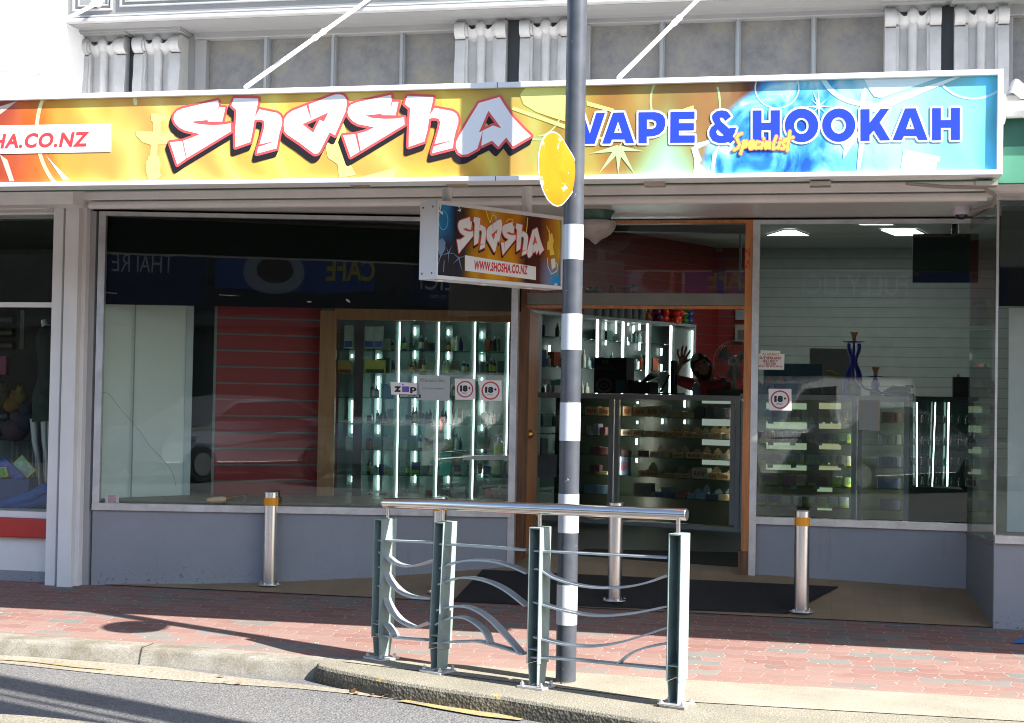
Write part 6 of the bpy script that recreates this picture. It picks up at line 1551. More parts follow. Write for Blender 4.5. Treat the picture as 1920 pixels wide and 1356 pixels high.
rowcol = [
 [(1430, 1466, (.09, .10, .14)), (1474, 1500, (.16, .09, .05)), (1503, 1516, (.14, .22, .25)), (1518, 1532, (.15, .08, .08)), (1534, 1558, (.13, .06, .10)), (1560, 1590, (.10, .06, .10)), (1618, 1652, (.13, .14, .13)), (1655, 1690, (.14, .05, .05))],
 [(1420, 1468, (.20, .05, .06)), (1471, 1513, (.08, .07, .09)), (1516, 1559, (.20, .035, .07)), (1562, 1596, (.08, .16, .05)), (1648, 1690, (.16, .15, .13))],
 [(1420, 1464, (.14, .11, .09)), (1467, 1508, (.34, .35, .34)), (1511, 1553, (.14, .22, .30)), (1557, 1596, (.18, .17, .18)), (1648, 1690, (.07, .07, .18))],
 [(1423, 1461, (.26, .10, .18)), (1468, 1488, (.28, .04, .16)), (1492, 1511, (.26, .03, .15)), (1514, 1531, (.20, .05, .08)), (1534, 1553, (.24, .03, .08)), (1561, 1579, (.16, .28, .06)), (1583, 1597, (.08, .20, .07)), (1646, 1692, (.05, .07, .22))],
 [(1417, 1438, (.05, .05, .20)), (1441, 1460, (.04, .06, .24)), (1465, 1484, (.34, .38, .37)), (1488, 1505, (.36, .40, .39)), (1512, 1530, (.28, .34, .14)), (1533, 1551, (.28, .36, .12)), (1554, 1572, (.16, .26, .38)), (1574, 1593, (.13, .24, .38)), (1650, 1690, (.06, .05, .16))],
 [(1440, 1480, (.12, .11, .06)), (1530, 1590, (.06, .08, .16)), (1648, 1690, (.05, .05, .14))],
]
YB_ = (.55, .50, .05)
cnt = 0
for ri, row in enumerate(rowcol):
    z = onC2(1500, S2[ri] + 1).z + .001; k = 0
    for x0, x1, c1 in row:
        a, b2 = onC2(x0, S2[ri]), onC2(x1, S2[ri]); W2 = b2.x - a.x
        n = 1 if ri >= 3 else max(1, round((x1 - x0) / 8.5))
        for j in range(n):
            x = a.x + W2 * j / n; h = (.098 if ri < 3 else .10) * random.uniform(.93, 1.0)
            g_ = sum(c1) / 3; c2 = tuple(min(.8, (v * .5 + g_ * .5 * w_) * 2.0) for v, w_ in zip(c1, (1.1, 1.0, .85)))
            put_box(Vector((x, Y2 + .06 + random.uniform(0, .01), z)), W2 / n * .93, h, .08, tuple(round(v, 2) for v in c2), f'{cname(c1)} packet, {ORD[min(k, 25)]} from left on the {["top", "second", "third", "fourth", "fifth", "lowest"][ri]} shelf, right window', 'packets on the shelves behind the right window', YB_ if x0 < 1600 and random.random() < .7 else None, name='packet'); k += 1; cnt += 1
print('packets', cnt)
# price tickets clipped to the shelf edges
TK = colm((.32, .34, .40)); tk0 = None
for ri, xs in enumerate(((1445, 1522, 1537, 1552, 1566, 1580, 1593), (1445, 1486, 1536, 1579), (1444, 1488, 1531, 1577), (1442, 1488, 1531, 1580), (1440, 1484, 1527, 1573))):
    for k, x in enumerate(xs):
        p = onC2(x, S2[ri] + 3)
        lb = f'small pale price ticket, {ORD[k]} from left on the {["top", "second", "third", "fourth", "fifth"][ri]} shelf edge, right window'
        if tk0 is None: tk0 = tag(MB().box(-.026, .026, 0, .003, -.017, .017).build('price_ticket', TK), lb, 'price ticket', 'price tickets on shelf edges'); o = tk0
        else: o = tk0.copy(); COL.objects.link(o); o['label'] = lb
        o.location = (p.x, Y2 + .012, p.z); o.rotation_euler = (random.uniform(-.2, 0), random.uniform(-.05, .05), 0)
# ---- glass case at the far right with light strips
gc = thing('glass_case', 'dark glass display case with three bright light strips at the right end of the counters', 'display case', tuple(onC2(1760, 990)))
P2(MB(), 1706, 1835, 744, 751, -.01, .5).build('top_glass', mat('dark_glass_top', (.06, .09, .08), .1), gc, world=True)
P2(MB(), 1706, 1835, 751, 1010, .5, .52).build('back_panel', mat('mirror_dark', (.03, .045, .04), .08, .6), gc, world=True); P2(MB(), 1706, 1835, 751, 1010, 0, .005).build('glass_front', CGL, gc, world=True)
for (x, w_, dd2) in ((1719, 2.2, 0), (1754, 1.6, -6), (1779, 2.6, -3)):
    a = onC2(x, 755) + Vector((0, .3, 0)); b2 = onC2(x + dd2, 912 if x != 1719 else 915) + Vector((0, .3, 0)); a = onP(x, 755, Vector((0, Y2 + .3, 0)), nc2); b2 = onP(x + dd2, 912, Vector((0, Y2 + .3, 0)), nc2)
    MB().strip([a, b2], Vector((w_ * .0026, 0, 0)), .004).build('light_strip', LED, gc, world=True)
for yy in (794, 835, 873, 911):
    z = onC2(1760, yy).z; a, b2 = onC2(1706, yy), onC2(1835, yy); MB().box(a.x, b2.x, Y2 + .02, Y2 + .48, z - .005, z).build('shelf', SHELF, gc, world=True)
    for k in range(9):
        x = a.x + .05 + k * .068; put_bottle(Vector((x, Y2 + .12, z + .001)), .075, .012, (.10, .12, .12), (.35, .38, .38), f'tiny dark bottle, {ORD[k]} from left on the {dict(zip((794, 835, 873, 911), ("top", "second", "third", "lowest")))[yy]} shelf of the glass case', 'tiny bottles in the glass case')

# ---- things on the counters
def topz(): return CTZ + .012
TZ = onC(1200, 739).z + .002
# black speaker carton with a teal mark
a = onC(1104, 737) - nc * .12; b2 = onC(1165, 737) - nc * .12; hgt = 68 * 14.6 / FPX
o = put_box(Vector((a.x, a.y, TZ)), (b2 - a).length, hgt, .2, (.012, .012, .014), 'tall black carton with teal lettering and a ring printed on it, on the counter', None, None, ed)
W3 = (b2 - a).length; frx = (Vector((0, 0, 0)), ed, Vector((0, 0, 1)), nc)
TEAL = colm((.05, .16, .16)); 
MB().flat(fit(text_tris('MAGICAL', .02), W3 * .1, W3 * .6, hgt * .66, hgt * .75), frx, .003).build('lettering', TEAL, o)
MB().flat(union([stroke([(W3 * .28, hgt * .82), (W3 * .28, hgt * .92), (W3 * .35, hgt * .86), (W3 * .42, hgt * .92), (W3 * .42, hgt * .82)], .008)]), frx, .003).build('emblem', TEAL, o)
MB().flat(ring(W3 * .32, hgt * .22, W3 * .22, W3 * .18, .010), frx, .003).flat(ring(W3 * .32, hgt * .22, W3 * .10, W3 * .06, .006), frx, .003).build('printed_ring', colm((.12, .12, .12)), o)
MB().flat(([(W3 * .68, 0.003), (W3 * .98, .003), (W3 * .98, hgt * .38), (W3 * .68, hgt * .38)], [(0, 1, 2), (0, 2, 3)]), frx, .003).build('teal_corner', colm((.04, .13, .15)), o)
# black card printer / till
BLK = mat('black_plastic', (.012, .012, .013), .35)
a = onC(1196, 737) - nc * .15
o = thing('till_printer', 'black till printer with raised lid on the counter, right of the tall black carton', 'printer', (a.x, a.y, TZ))
Re = Matrix(((ed.x, -nc.x, 0, 0), (ed.y, -nc.y, 0, 0), (0, 0, 1, 0), (0, 0, 0, 1)))
MB().box(-.14, .12, -.1, .1, 0, .12, Re).box(-.15, -.08, -.08, .08, .12, .14, Re).build('body', BLK, o, bevel=.01)
MB().hexa([Re @ Vector(v) for v in ((-.02, -.02, .12), (.02, -.02, .12), (.02, .02, .12), (-.02, .02, .12))], [Re @ Vector(v) for v in ((.06, -.05, .20), (.16, -.05, .17), (.16, .05, .17), (.06, .05, .22))]).build('lid', BLK, o, bevel=.006)
MB().box(-.28, .0, -.12, .08, .0, .012, Re).build('tray', BLK, o)
# monitor stand seen from behind
a = onC(1248, 737) - nc * .2
o = thing('till_screen', 'black till screen on a flat stand, seen edge-on beside the waving man', 'screen', (a.x, a.y, TZ))
MB().box(-.025, .022, -.02, .06, .01, .34, Re).build('screen_body', BLK, o, bevel=.006); MB().box(-.14, .09, -.1, .1, 0, .014, Re).build('foot', BLK, o, bevel=.004)
MB().path([Re @ Vector(v) for v in ((-.12, -.03, .02), (-.07, -.03, .12), (-.03, -.03, .2))], .012, 8).build('arm', BLK, o, smooth=True)
# low black terminal near the fan
a = onC(1355, 737) - nc * .1
o = thing('card_reader', 'low black tray and card reader on the counter in front of the fan', 'card reader', (a.x, a.y, TZ))
MB().box(-.17, .22, -.08, .1, 0, .06, Re).build('tray', BLK, o, bevel=.008); MB().hexa([Re @ Vector(v) for v in ((-.02, -.02, .06), (.02, -.02, .06), (.02, .02, .06), (-.02, .02, .06))], [Re @ Vector(v) for v in ((-.05, -.02, .17), (-.015, -.02, .17), (-.015, .02, .17), (-.05, .02, .17))]).build('upright', BLK, o, bevel=.005)
# pump bottle
a = onC(1300, 737) - nc * .08
o = thing('sanitiser_bottle', 'clear pump bottle with a blue label on the counter in front of the man', 'pump bottle', (a.x, a.y, TZ))
MB().lathe([(.036, 0), (.038, .01), (.038, .08), (.034, .10), (.012, .125), (.012, .135)], n=18).build('bottle_body', mat('cloudy_clear', (.16, .19, .18), .15), o, smooth=True); MB().lathe([(.039, .012), (.039, .07)], n=18).build('wrap', colm((.05, .16, .26)), o); MB().tube((0, 0, .13), (0, 0, .16), .005, 8).tube((0, 0, .135), (0, 0, .148), .015, 12).tube((.004, 0, .16), (-.03, -.01, .152), .006, 8).build('pump', colm((.42, .42, .42)), o, smooth=True)
# desk fan
fc_ = onC(1377, 676); fcx = CAM + (fc_ - CAM) * 1.022; fcx = Vector((fcx.x, fcx.y, fc_.z + .0))
o = thing('desk_fan', 'white oscillating desk fan on the counter at the doorway right edge, seen from behind', 'fan', (fcx.x, fcx.y, TZ))
FW = mat('fan_plastic', (.40, .42, .41), .35); ctrf = Vector((0, 0, fcx.z - TZ))
MB().lathe([(.10, 0), (.10, .015), (.09, .03), (.03, .045), (.028, .05)], n=28, sy=.9).build('base', FW, o, smooth=True)
MB().path([(0, 0, .04), (.0, .0, .12), (0, 0, ctrf.z - .06)], .024, 12, [.028, .024, .020]).build('column', FW, o, smooth=True)
MB().tube(ctrf + Vector((0, -.13, 0)), ctrf + Vector((0, -.03, 0)), .052, 24, .06).build('motor_housing', FW, o, smooth=True, bevel=.01)
MB().lathe([(.02, -.003), (.02, .003)], n=20).build('motor_cap', colm((.2, .2, .2)), o).matrix_local = Matrix.Translation(ctrf + Vector((0, -.133, 0))) @ Matrix.Rotation(pi / 2, 4, 'X')
m = MB(); gw = MB(); Rg = .205
m.path([ctrf + Vector((cos(a_ * pi / 24) * Rg, .02, sin(a_ * pi / 24) * Rg)) for a_ in range(49)], .0045, 8)
for k in range(64):
    a_ = k * 2 * pi / 64; gw.path([ctrf + Vector((cos(a_) * r_, y_, sin(a_) * r_)) for r_, y_ in ((.05, -.05), (.12, -.045), (.18, -.02), (Rg, .02))], .0011, 4)
    
for k in range(48): pass
m.build('cage_rim', FW, o, smooth=True); gw.build('cage_wires', FW, o)
bl = MB()
for k in range(3):
    a0 = k * 2 * pi / 3; v = []
    for i in range(7):
        for r_ in (.04, .11, .17): a_ = a0 + i * .18 * (1 if r_ < .1 else .9); v.append(ctrf + Vector((cos(a_) * r_, .0 + i * .006, sin(a_) * r_)))
    bl.add(v, [(i * 3 + j, i * 3 + j + 1, i * 3 + j + 4, i * 3 + j + 3) for i in range(6) for j in range(2)])
b__ = bl.build('blades', mat('fan_blade', (.20, .24, .24), .2), o, smooth=True); sm = b__.modifiers.new('s', 'SOLIDIFY'); sm.thickness = .002
# framed poster on the back wall above the fan (code left out) and pale papers
for (x0, x1, y0, y1, nm, lb, mt_, kind_) in ((1378, 1400, 609, 641, 'framed_poster', 'small pale framed poster with a grey square on the red wall above the fan', colm((.30, .29, .24)), 'poster'), (1379, 1401, 577, 600, 'paper_sheet', 'pale paper sheet on the red wall near the door head', colm((.28, .32, .32)), 'paper'),
                                        (1338, 1354, 437, 473, 'paper_sheet', 'pale paper sheet high on the red wall above the transom', colm((.22, .24, .24)), 'paper'), (1325, 1361, 501, 546, 'purple_poster', 'purple poster hanging on the red wall above the transom', colm((.10, .015, .07)), 'poster')):
    D_ = YW - .05; a = onY(x0, y1, D_); b2 = onY(x1, y0, D_)
    o = thing(nm, lb, kind_, tuple(a)); MB().box(a.x, b2.x, D_ - .02, D_, a.z, b2.z).build('sheet', mt_, o, world=True)
    if nm == 'framed_poster': MB().box(a.x + .04, b2.x - .02, D_ - .024, D_ - .021, a.z + .03, b2.z - .08).build('grey_square', colm((.10, .10, .10)), o, world=True)
# pale conduit down the red wall behind the transom
part(MB().box(onY(1385, 500, 18).x, onY(1390, 500, 18).x, 18, 18.03, onY(1387, 545, 18).z, onY(1387, 440, 18).z), 'cable_trunking', colm((.2, .22, .2)))
part(MB().wall(lD(1120, 13.5), lD(1412, 13.5), onD(1300, 436, 13.5).z, onD(1300, 415, 13.5).z + .2, .1), 'dark_bulkhead', mat('bulkhead', (.035, .038, .033), .6))

# ---- wall cabinets along the diagonal wall
Wb = xy(WA) + nW * .34
onW = lambda px, py: onP(px, py, Wb, nW)
wc = thing('wall_cabinet', 'long grey wall cabinet with lit glass bays receding behind the counter', 'display cabinet', tuple(onW(1150, 700)))
def PW(m, x0, x1, zlo, zhi, d0, d1):
    a = xy(onW(x0, 700)); b2 = xy(onW(x1, 700)); Q = [a - nW * d0, b2 - nW * d0, b2 - nW * d1, a - nW * d1]
    return m.hexa([Vector((v.x, v.y, zlo)) for v in Q], [Vector((v.x, v.y, zhi)) for v in Q])
ZT = onW(1010, 583).z; ZL = onW(1117, 598).z
m = PW(MB(), 985, 1302, ZL, ZT, -.02, .32); 
for x0, x1 in ((985, 1014), (1119, 1125), (1167, 1173), (1213, 1219), (1257, 1263), (1298, 1303), (1062, 1070)): PW(m, x0, x1, IFZ, ZL, -.01, .03)
PW(m, 985, 1302, IFZ, IFZ + .15, -.0, .32)
m.build('carcass', CABG, wc, world=True)
PW(MB(), 985, 1302, IFZ, ZL, .30, .32).build('back_panel', mat('wall_cab_back', (.08, .105, .095), .35), wc, world=True)
PW(MB(), 1263, 1298, IFZ + .2, ZL, .02, .04).build('plain_door', mat('cab_door', (.17, .21, .19), .4), wc, world=True)
for x in (1117, 1165, 1211, 1255): PW(MB(), x - 1.3, x + 1.3, IFZ + .4, ZL - .01, -.022, -.012).build('light_strip', LED, wc, world=True)
PW(MB(), 1295, 1297, IFZ + .9, ZL - .05, -.012, .0).build('light_strip', LEDD, wc, world=True)
for zz in (.55, .9, 1.25, 1.62, 1.98):
    PW(MB(), 1014, 1262, IFZ + zz, IFZ + zz + .012, .03, .3).build('shelf', SHELF, wc, world=True)
random.seed(5)
k = 0
LW = (xy(onW(1262, 700)) - xy(onW(1016, 700))).length
for si, zz in enumerate((.55, .9, 1.25, 1.62, 1.98)):
    s_ = .05; k = 0
    while s_ < LW - .1 and k < 22:
        if random.random() < .35: s_ += random.uniform(.1, .2); continue
        p = xy(onW(1016, 700)) + dd * s_ - nW * .16; p.z = IFZ + zz + .013
        cc, cn = random.choice(PAL)
        shn = ['lowest', 'fourth', 'third', 'second', 'top'][si]
        if random.random() < .7: put_bottle(p, random.uniform(.12, .24), random.uniform(.022, .035), cc, (.4, .42, .42), f'{cn} glass piece, {ORD[k]} from left on the {shn} shelf of the wall cabinet', 'glassware in the wall cabinet'); s_ += .11
        else: put_box(p, .13, random.uniform(.12, .22), .1, cc, f'{cn} carton, {ORD[k]} from left on the {shn} shelf of the wall cabinet', 'glassware in the wall cabinet', None, dd); s_ += .17
        k += 1
# LED dots glinting at the back of the bays
m = MB()
for x, ys in ((1136, (612, 640, 690)), (1155, (604, 618)), (1178, (603, 640)), (1188, (598, 618)), (1199, (606, 612, 650, 685, 720)), (1240, (660, 690, 735)), (1030, (655, 680, 730))):
    for y in ys: a = onP(x, y, Wb - nW * .27, nW); m.tube(a - Vector((0, 0, .05)), a + Vector((0, 0, .05)), .012, 8)
m.build('light_strip', LEDD, wc, world=True)
# lumpy coloured bags and clear jars on top of the cabinet
def cluster(px, w, col, lb, grp=None, n=16):
    a = onP(px, 590, Wb - nW * .15, nW); o = thing('bag_of_balls', lb, 'bag', (a.x, a.y, ZT)); m = MB(); random.seed(px)
    for i in range(n):
        r_ = random.uniform(.045, .07); m.sphere((dd.x * random.uniform(-w, w), dd.y * random.uniform(-w, w), .05 + (i % 4) * .09), r_, 5)
    return m.build('balls', colm(col, .3), o, smooth=True)
cluster(1212, .10, (.22, .07, .02), 'rust coloured bag of balls on top of the wall cabinet'); cluster(1230, .12, (.10, .01, .06), 'dark purple bag of balls on top of the wall cabinet')
cluster(1262, .30, (.62, .035, .01), 'bright orange red bag of balls on top of the wall cabinet', n=34); cluster(1284, .07, (.05, .13, .02), 'green bag of balls on top of the wall cabinet', n=10); cluster(1290, .05, (.02, .05, .16), 'blue bag of balls at the far end of the wall cabinet top', n=8)
for k, px in enumerate((1104, 1118, 1132, 1147, 1160, 1174, 1186, 1200)):
    a = onP(px, 590, Wb - nW * .12, nW); o = thing('glass_jar', f'clear jar on top of the wall cabinet, {ORD[k]} from the pole', 'jar', (a.x, a.y, ZT), 0, 'clear jars on the wall cabinet')
    MB().lathe([(.07, 0), (.075, .02), (.075, .2), (.05, .26), (.05, .29)], n=14).build('jar_body', mat('smoky_jar', (.14, .15, .14), .15), o, smooth=True); MB().lathe([(.055, .29), (.055, .33)], n=12).build('lid', colm((.06, .06, .07)), o)
# jars standing on the transom ledge
for k, (px, hh) in enumerate(((1106, 14), (1118, 13), (1146, 16), (1168, 14), (1187, 19))):
    p = onY(px, 551, YR + .04); h = hh * 10.5 / FPX
    o = thing('glass_jar', f'small clear jar on the ledge above the door, {ORD[k]} from the pole', 'jar', tuple(p), 0, 'clear jars on the transom ledge')
    p2 = MB().lathe([(.022, 0), (.026, .01), (.026, h * .7), (.016, h * .8)], n=14).build('jar_body', glass_mat('jar_glass', (.7, .75, .75), gain=1.6) if 'jar_glass' not in MATS else MATS['jar_glass'], o, smooth=True); MB().lathe([(.019, h * .8), (.019, h)], n=12).build('lid', colm((.12, .12, .13)), o)
    o.location.y = YR + .09
# ---- white slat wall: hanging dark screen, hookahs, boxes
a = onY(1711, 530, 16.5); b2 = onY(1835, 438, 16.5)
o = thing('hanging_screen', 'dark rectangular screen hanging from the ceiling behind the right window', 'screen', (b2.x, 16.5, b2.z))
MB().box(a.x, b2.x, 16.5, 16.56, a.z, b2.z).build('panel', mat('dark_screen', (.022, .022, .020), .4), o, world=True); MB().box(a.x, b2.x, 16.49, 16.499, a.z, a.z + .14).build('blue_band', mat('navy_band', (.005, .008, .035), .4), o, world=True)
pp = onY(1791, 430, 16.5); MB().tube((pp.x, 16.53, b2.z), (pp.x, 16.53, CI), .04, 12).build('ceiling_pole', BLK, o, world=True)
BLU = mat('cobalt_metal', (.04, .06, .70), .35, .0, var=.1); TER = mat('terracotta', (.80, .34, .15), .7)
def hookah(px, ybase, ytop, w, lb, big):
    Yh = Y2 + .25; p = onY(px, ybase, Yh); k_ = (p - CAM).dot(FH) / FPX; H_ = (ybase - ytop) * k_
    o = thing('hookah', lb, 'hookah', (p.x, Yh, TZ)); dz = 0; s = H_
    if big:
        MB().lathe([(.10 * s, 0), (.12 * s, .02 * s), (.12 * s, .18 * s), (.06 * s, .25 * s)], n=20).build('glass_base', mat('hookah_glass', (.16, .19, .20), .12), o, smooth=True)
        for q in range(4):
            an = q * pi / 2 + pi / 4; pr = [(.10, .22), (.105, .26), (.10, .34), (.075, .42), (.04, .50), (.035, .55), (.045, .62), (.085, .70), (.10, .77), (.09, .82)]
            pts = [(cos(an) * r_ * s * 1.15, sin(an) * r_ * s * 1.15, z_ * s) for r_, z_ in pr]
            MB().path(pts, .02 * s, 8, [.040 * s, .046 * s, .043 * s, .036 * s, .028 * s, .024 * s, .024 * s, .026 * s, .026 * s, .024 * s]).build('side_arm', BLU, o, smooth=True)
        MB().tube((0, 0, .1 * s), (0, 0, .87 * s), .016 * s, 12).lathe([(.03 * s, .45 * s), (.045 * s, .5 * s), (.045 * s, .55 * s), (.03 * s, .6 * s)], n=14).build('stem', BLU, o, smooth=True)
        MB().lathe([(.02 * s, .835 * s), (.16 * s, .845 * s), (.17 * s, .855 * s), (.02 * s, .85 * s)], n=24).build('tray', BLU, o, smooth=True)
        MB().lathe([(.022 * s, .87 * s), (.03 * s, .90 * s), (.032 * s, .94 * s), (.06 * s, .99 * s), (.06 * s, 1.0 * s), (.04 * s, .995 * s)], n=18).build('clay_bowl', TER, o, smooth=True)
        MB().path([(0.02, -.02, .3 * s), (.03, -.08, .28 * s), (.10, -.13, .14 * s), (.25, -.14, .08 * s), (.42, -.14, .04 * s), (.5, -.13, .02)], .011, 8).path([(-.03, -.03, .42 * s), (-.07, -.08, .3 * s), (-.08, -.1, .02)], .018, 8).build('hose', BLU, o, smooth=True)
    else:
        MB().lathe([(.16 * s, 0), (.19 * s, .04 * s), (.17 * s, .2 * s), (.10 * s, .28 * s)], n=18).build('glass_base', mat('hookah_glass', (.16, .19, .20), .12), o, smooth=True)
        MB().lathe([(.10 * s, .28 * s), (.14 * s, .36 * s), (.15 * s, .46 * s), (.09 * s, .58 * s), (.05 * s, .66 * s)], n=18).build('body', BLU, o, smooth=True)
        MB().lathe([(.03 * s, .66 * s), (.24 * s, .69 * s), (.24 * s, .705 * s), (.03 * s, .72 * s)], n=20).build('tray', BLU, o, smooth=True)
        MB().lathe([(.06 * s, .72 * s), (.07 * s, .86 * s), (.12 * s, .96 * s), (.12 * s, 1.0 * s), (.08 * s, .99 * s)], n=16).build('clay_bowl', TER, o, smooth=True)
hookah(1600, 745, 622, 0, 'tall cobalt blue water pipe with four curved arms and a clay bowl on the counter', True)
hookah(1641, 745, 687, 0, 'short blue water pipe with a clay bowl, right of the tall one', False)
def onTop(px, Yh): p = onY(px, 745, Yh); return Vector((p.x, Yh, TZ))
a, b2 = onTop(1431, Y2 + .35), onTop(1541, Y2 + .35)
put_box(a, b2.x - a.x, 62 * 14.2 / FPX, .02, (.015, .12, .18), 'large flat turquoise board standing on the counter behind the right window', None)
a = onTop(1430, Y2 + .12); o = thing('sample_display', 'white sample stand with red, yellow, navy and green peaks on the counter', 'display stand', tuple(a))
wv = (onTop(1518, Y2 + .12).x - a.x) / 4
for q, (c1, c2) in enumerate((((.25, .04, .03), (.30, .31, .31)), ((.38, .24, .02), (.05, .03, .03)), ((.02, .03, .12), (.02, .14, .17)), ((.01, .10, .03), (.30, .31, .31)))):
    MB().prism([(q * wv, .12), (q * wv + wv, .12), (q * wv + wv * .5, .20)], (Vector((0, .04, 0)), Vector((1, 0, 0)), Vector((0, 0, 1)), Vector((0, -1, 0))), 0, .01).build('peak', colm(c1), o)
    MB().hexa([(q * wv, -.04, .02), (q * wv + wv * .98, -.04, .02), (q * wv + wv * .98, .03, .02), (q * wv, .03, .02)], [(q * wv, .02, .118), (q * wv + wv * .98, .02, .118), (q * wv + wv * .98, .05, .118), (q * wv, .05, .118)]).build('front_panel', colm(c2), o)
    if c2[0] > .2: MB().sphere((q * wv + wv * .5, -.012, .07), .02, 6, (.8, .3, 1.9)).build('dark_device', BLK, o, smooth=True)
MB().box(0, wv * 4, -.06, .05, 0, .018).build('plinth', colm((.3, .31, .31)), o)
a = onTop(1543, Y2 + .3); b2 = onTop(1579, Y2 + .3); put_box(a, b2.x - a.x, 38 * 14.2 / FPX, .15, (.035, .032, .022), 'dull brown carton between the turquoise board and the tall water pipe', None)
a = onTop(1560, Y2 + .3); o = thing('yellow_bag', 'crumpled yellow packet lying on the dull brown carton', 'packet', (a.x, a.y, TZ + .2)); MB().path([(-.06, 0, .05), (-.02, 0, .045), (.03, 0, .015), (.09, 0, .002)], .02, 8, [.01, .022, .02, .006]).build('packet_body', colm((.40, .30, .03)), o, smooth=True)
a = onTop(1685, Y2 + .2); o = thing('black_glove_display', 'low black moulded case lying open on the counter right of the water pipes', 'case', tuple(a)); MB().path([(-.14, 0, .04), (-.05, 0, .075), (.05, 0, .07), (.11, 0, .08)], .05, 10, [.03, .055, .05, .02]).build('shell', BLK, o, smooth=True); MB().box(-.12, .14, -.08, .06, 0, .05).build('tray', BLK, o, bevel=.01); MB().box(.06, .13, -.03, .0, .1, .13).build('latch', BLK, o, bevel=.005)
a, b2 = onTop(1787, Y2 + .2), onTop(1818, Y2 + .2); o = put_box(a, b2.x - a.x, 41 * 14.2 / FPX, .12, (.010, .010, .011), 'black cube-like carton with an orange top at the far right of the counter', None); MB().tube((.05, .05, .21), (.05, .05, .24), .012, 8).build('orange_tap', colm((.4, .08, .03)), o)
a = onTop(1418, Y2 + .05); o = thing('yellow_stand', 'small yellow warning stand on the counter behind the age limit sticker', 'stand', (a.x + .02, a.y, TZ)); MB().prism([(-.04, .05), (.06, .05), (.01, .15)], (Vector((0, 0, 0)), Vector((1, 0, 0)), Vector((0, 0, 1)), Vector((0, -1, 0))), 0, .01).build('triangle', colm((.22, .19, .02)), o); MB().box(-.06, .08, -.01, .03, 0, .048).build('foot', colm((.2, .18, .02)), o)
# pale arch panel leaning against the slat wall
a = onY(1517, 735, 18); b2 = onY(1600, 654, 18); part(MB().box(a.x, b2.x, 18.0, 18.04, 1.0, b2.z), 'pale_panel', colm((.22, .225, .225)))
# papers hanging inside the doorway beside the pole
a = onC(1017, 853) + nc * .1; b2 = onC(1051, 896) + nc * .1
o = thing('hanging_papers', 'white printed sheets hanging on the counter end, left of the pole', 'papers', tuple(a)); MB().prism([(0, b2.z - a.z), ((b2 - a).dot(ed), b2.z - a.z + .01), ((b2 - a).dot(ed), .01), (0, 0)], (a, ed, Vector((0, 0, 1)), nc), 0, .003).build('sheet', colm((.42, .44, .48)), o, world=True)

# ================================================================ the man behind the counter, leaning and waving
SKIN = mat('brown_skin', (.27, .13, .085), .5, var=.08, scale=18); SHIRT = mat('dark_red_shirt', (.30, .03, .04), .8, var=.1, scale=10); HAIR = mat('black_hair', (.008, .007, .006), .6, bump=.5, bscale=150); BEARD = mat('black_beard', (.012, .009, .007), .8, bump=.8, bscale=200)
hc = onC(1316, 691); hc = CAM + (hc - CAM) * 1.045            # head centre a little behind the counter front
PS = (hc - CAM).dot(FH) / FPX                                   # metres per pixel there
man = thing('person', 'dark haired bearded man in a dark red shirt leaning over the counter and waving', 'person', (hc.x, hc.y, IFZ))
def mp(px, py, back=0.0): 
    p = onP(px, py, hc, nc); return p - nc * back - Vector((man.location.x, man.location.y, man.location.z))
def skin_obj(name, chain_list, material, parent, sub=2):
    """chain_list: list of chains; each a list of (Vector, rx) ; chains after the first start on an existing point index (i, pts)"""
    V = []; E = []; R_ = []
    for c in chain_list:
        if isinstance(c, tuple): prev = c[0]; pts_ = c[1]
        else: prev = None; pts_ = c
        for v, r_ in pts_:
            V.append(tuple(v)); R_.append(r_); i = len(V) - 1
            if prev is not None: E.append((prev, i))
            prev = i
    me = bpy.data.meshes.new(name); me.from_pydata(V, E, []); me.materials.append(material)
    o = bpy.data.objects.new(name, me); COL.objects.link(o); o.parent = parent
    md = o.modifiers.new('skin', 'SKIN'); md.use_smooth_shade = True
    lay = me.skin_vertices[0] if len(me.skin_vertices) else None
    if lay is None:
        bm = bmesh.new(); bm.from_mesh(me); bm.verts.layers.skin.verify(); bm.to_mesh(me); bm.free(); lay = me.skin_vertices[0]
    for i, d_ in enumerate(lay.data):
        r_ = R_[i]; d_.radius = r_ if isinstance(r_, tuple) else (r_, r_); d_.use_root = (i == 0)
    s_ = o.modifiers.new('sub', 'SUBSURF'); s_.levels = sub; s_.render_levels = sub
    return o
q = PS
torso = [(mp(1345, 860, .10), (.17, .12)), (mp(1342, 800, .08), (.17, .12)), (mp(1338, 752, .05), (.18, .12)), (mp(1336, 728, .04), (.13, .10)), (mp(1328, 714, .02), (.07, .07)), (mp(1320, 700, .0), (.06, .06))]
sh = mp(1300, 716, .0); el = mp(1262, 712, -.02); wr = mp(1279, 683, -.04)
arm = (3, [(mp(1306, 722, .02), (.075, .07)), (sh + Vector((0, 0, -.03)), (.065, .06)), (mp(1280, 716, -.01), (.05, .05)), (mp(1266, 706, -.02), (.045, .045)), (mp(1271, 694, -.03), (.036, .036)), (wr, (.028, .024)), (mp(1282, 676, -.04), (.042, .018)), (mp(1285, 669, -.04), (.045, .018))])
arm2 = (3, [(mp(1362, 728, .04), (.08, .07)), (mp(1376, 742, .02), (.06, .06)), (mp(1380, 770, .0), (.05, .05)), (mp(1366, 790, -.04), (.04, .04))])
skin_obj('body', [torso, arm, arm2], SKIN, man)
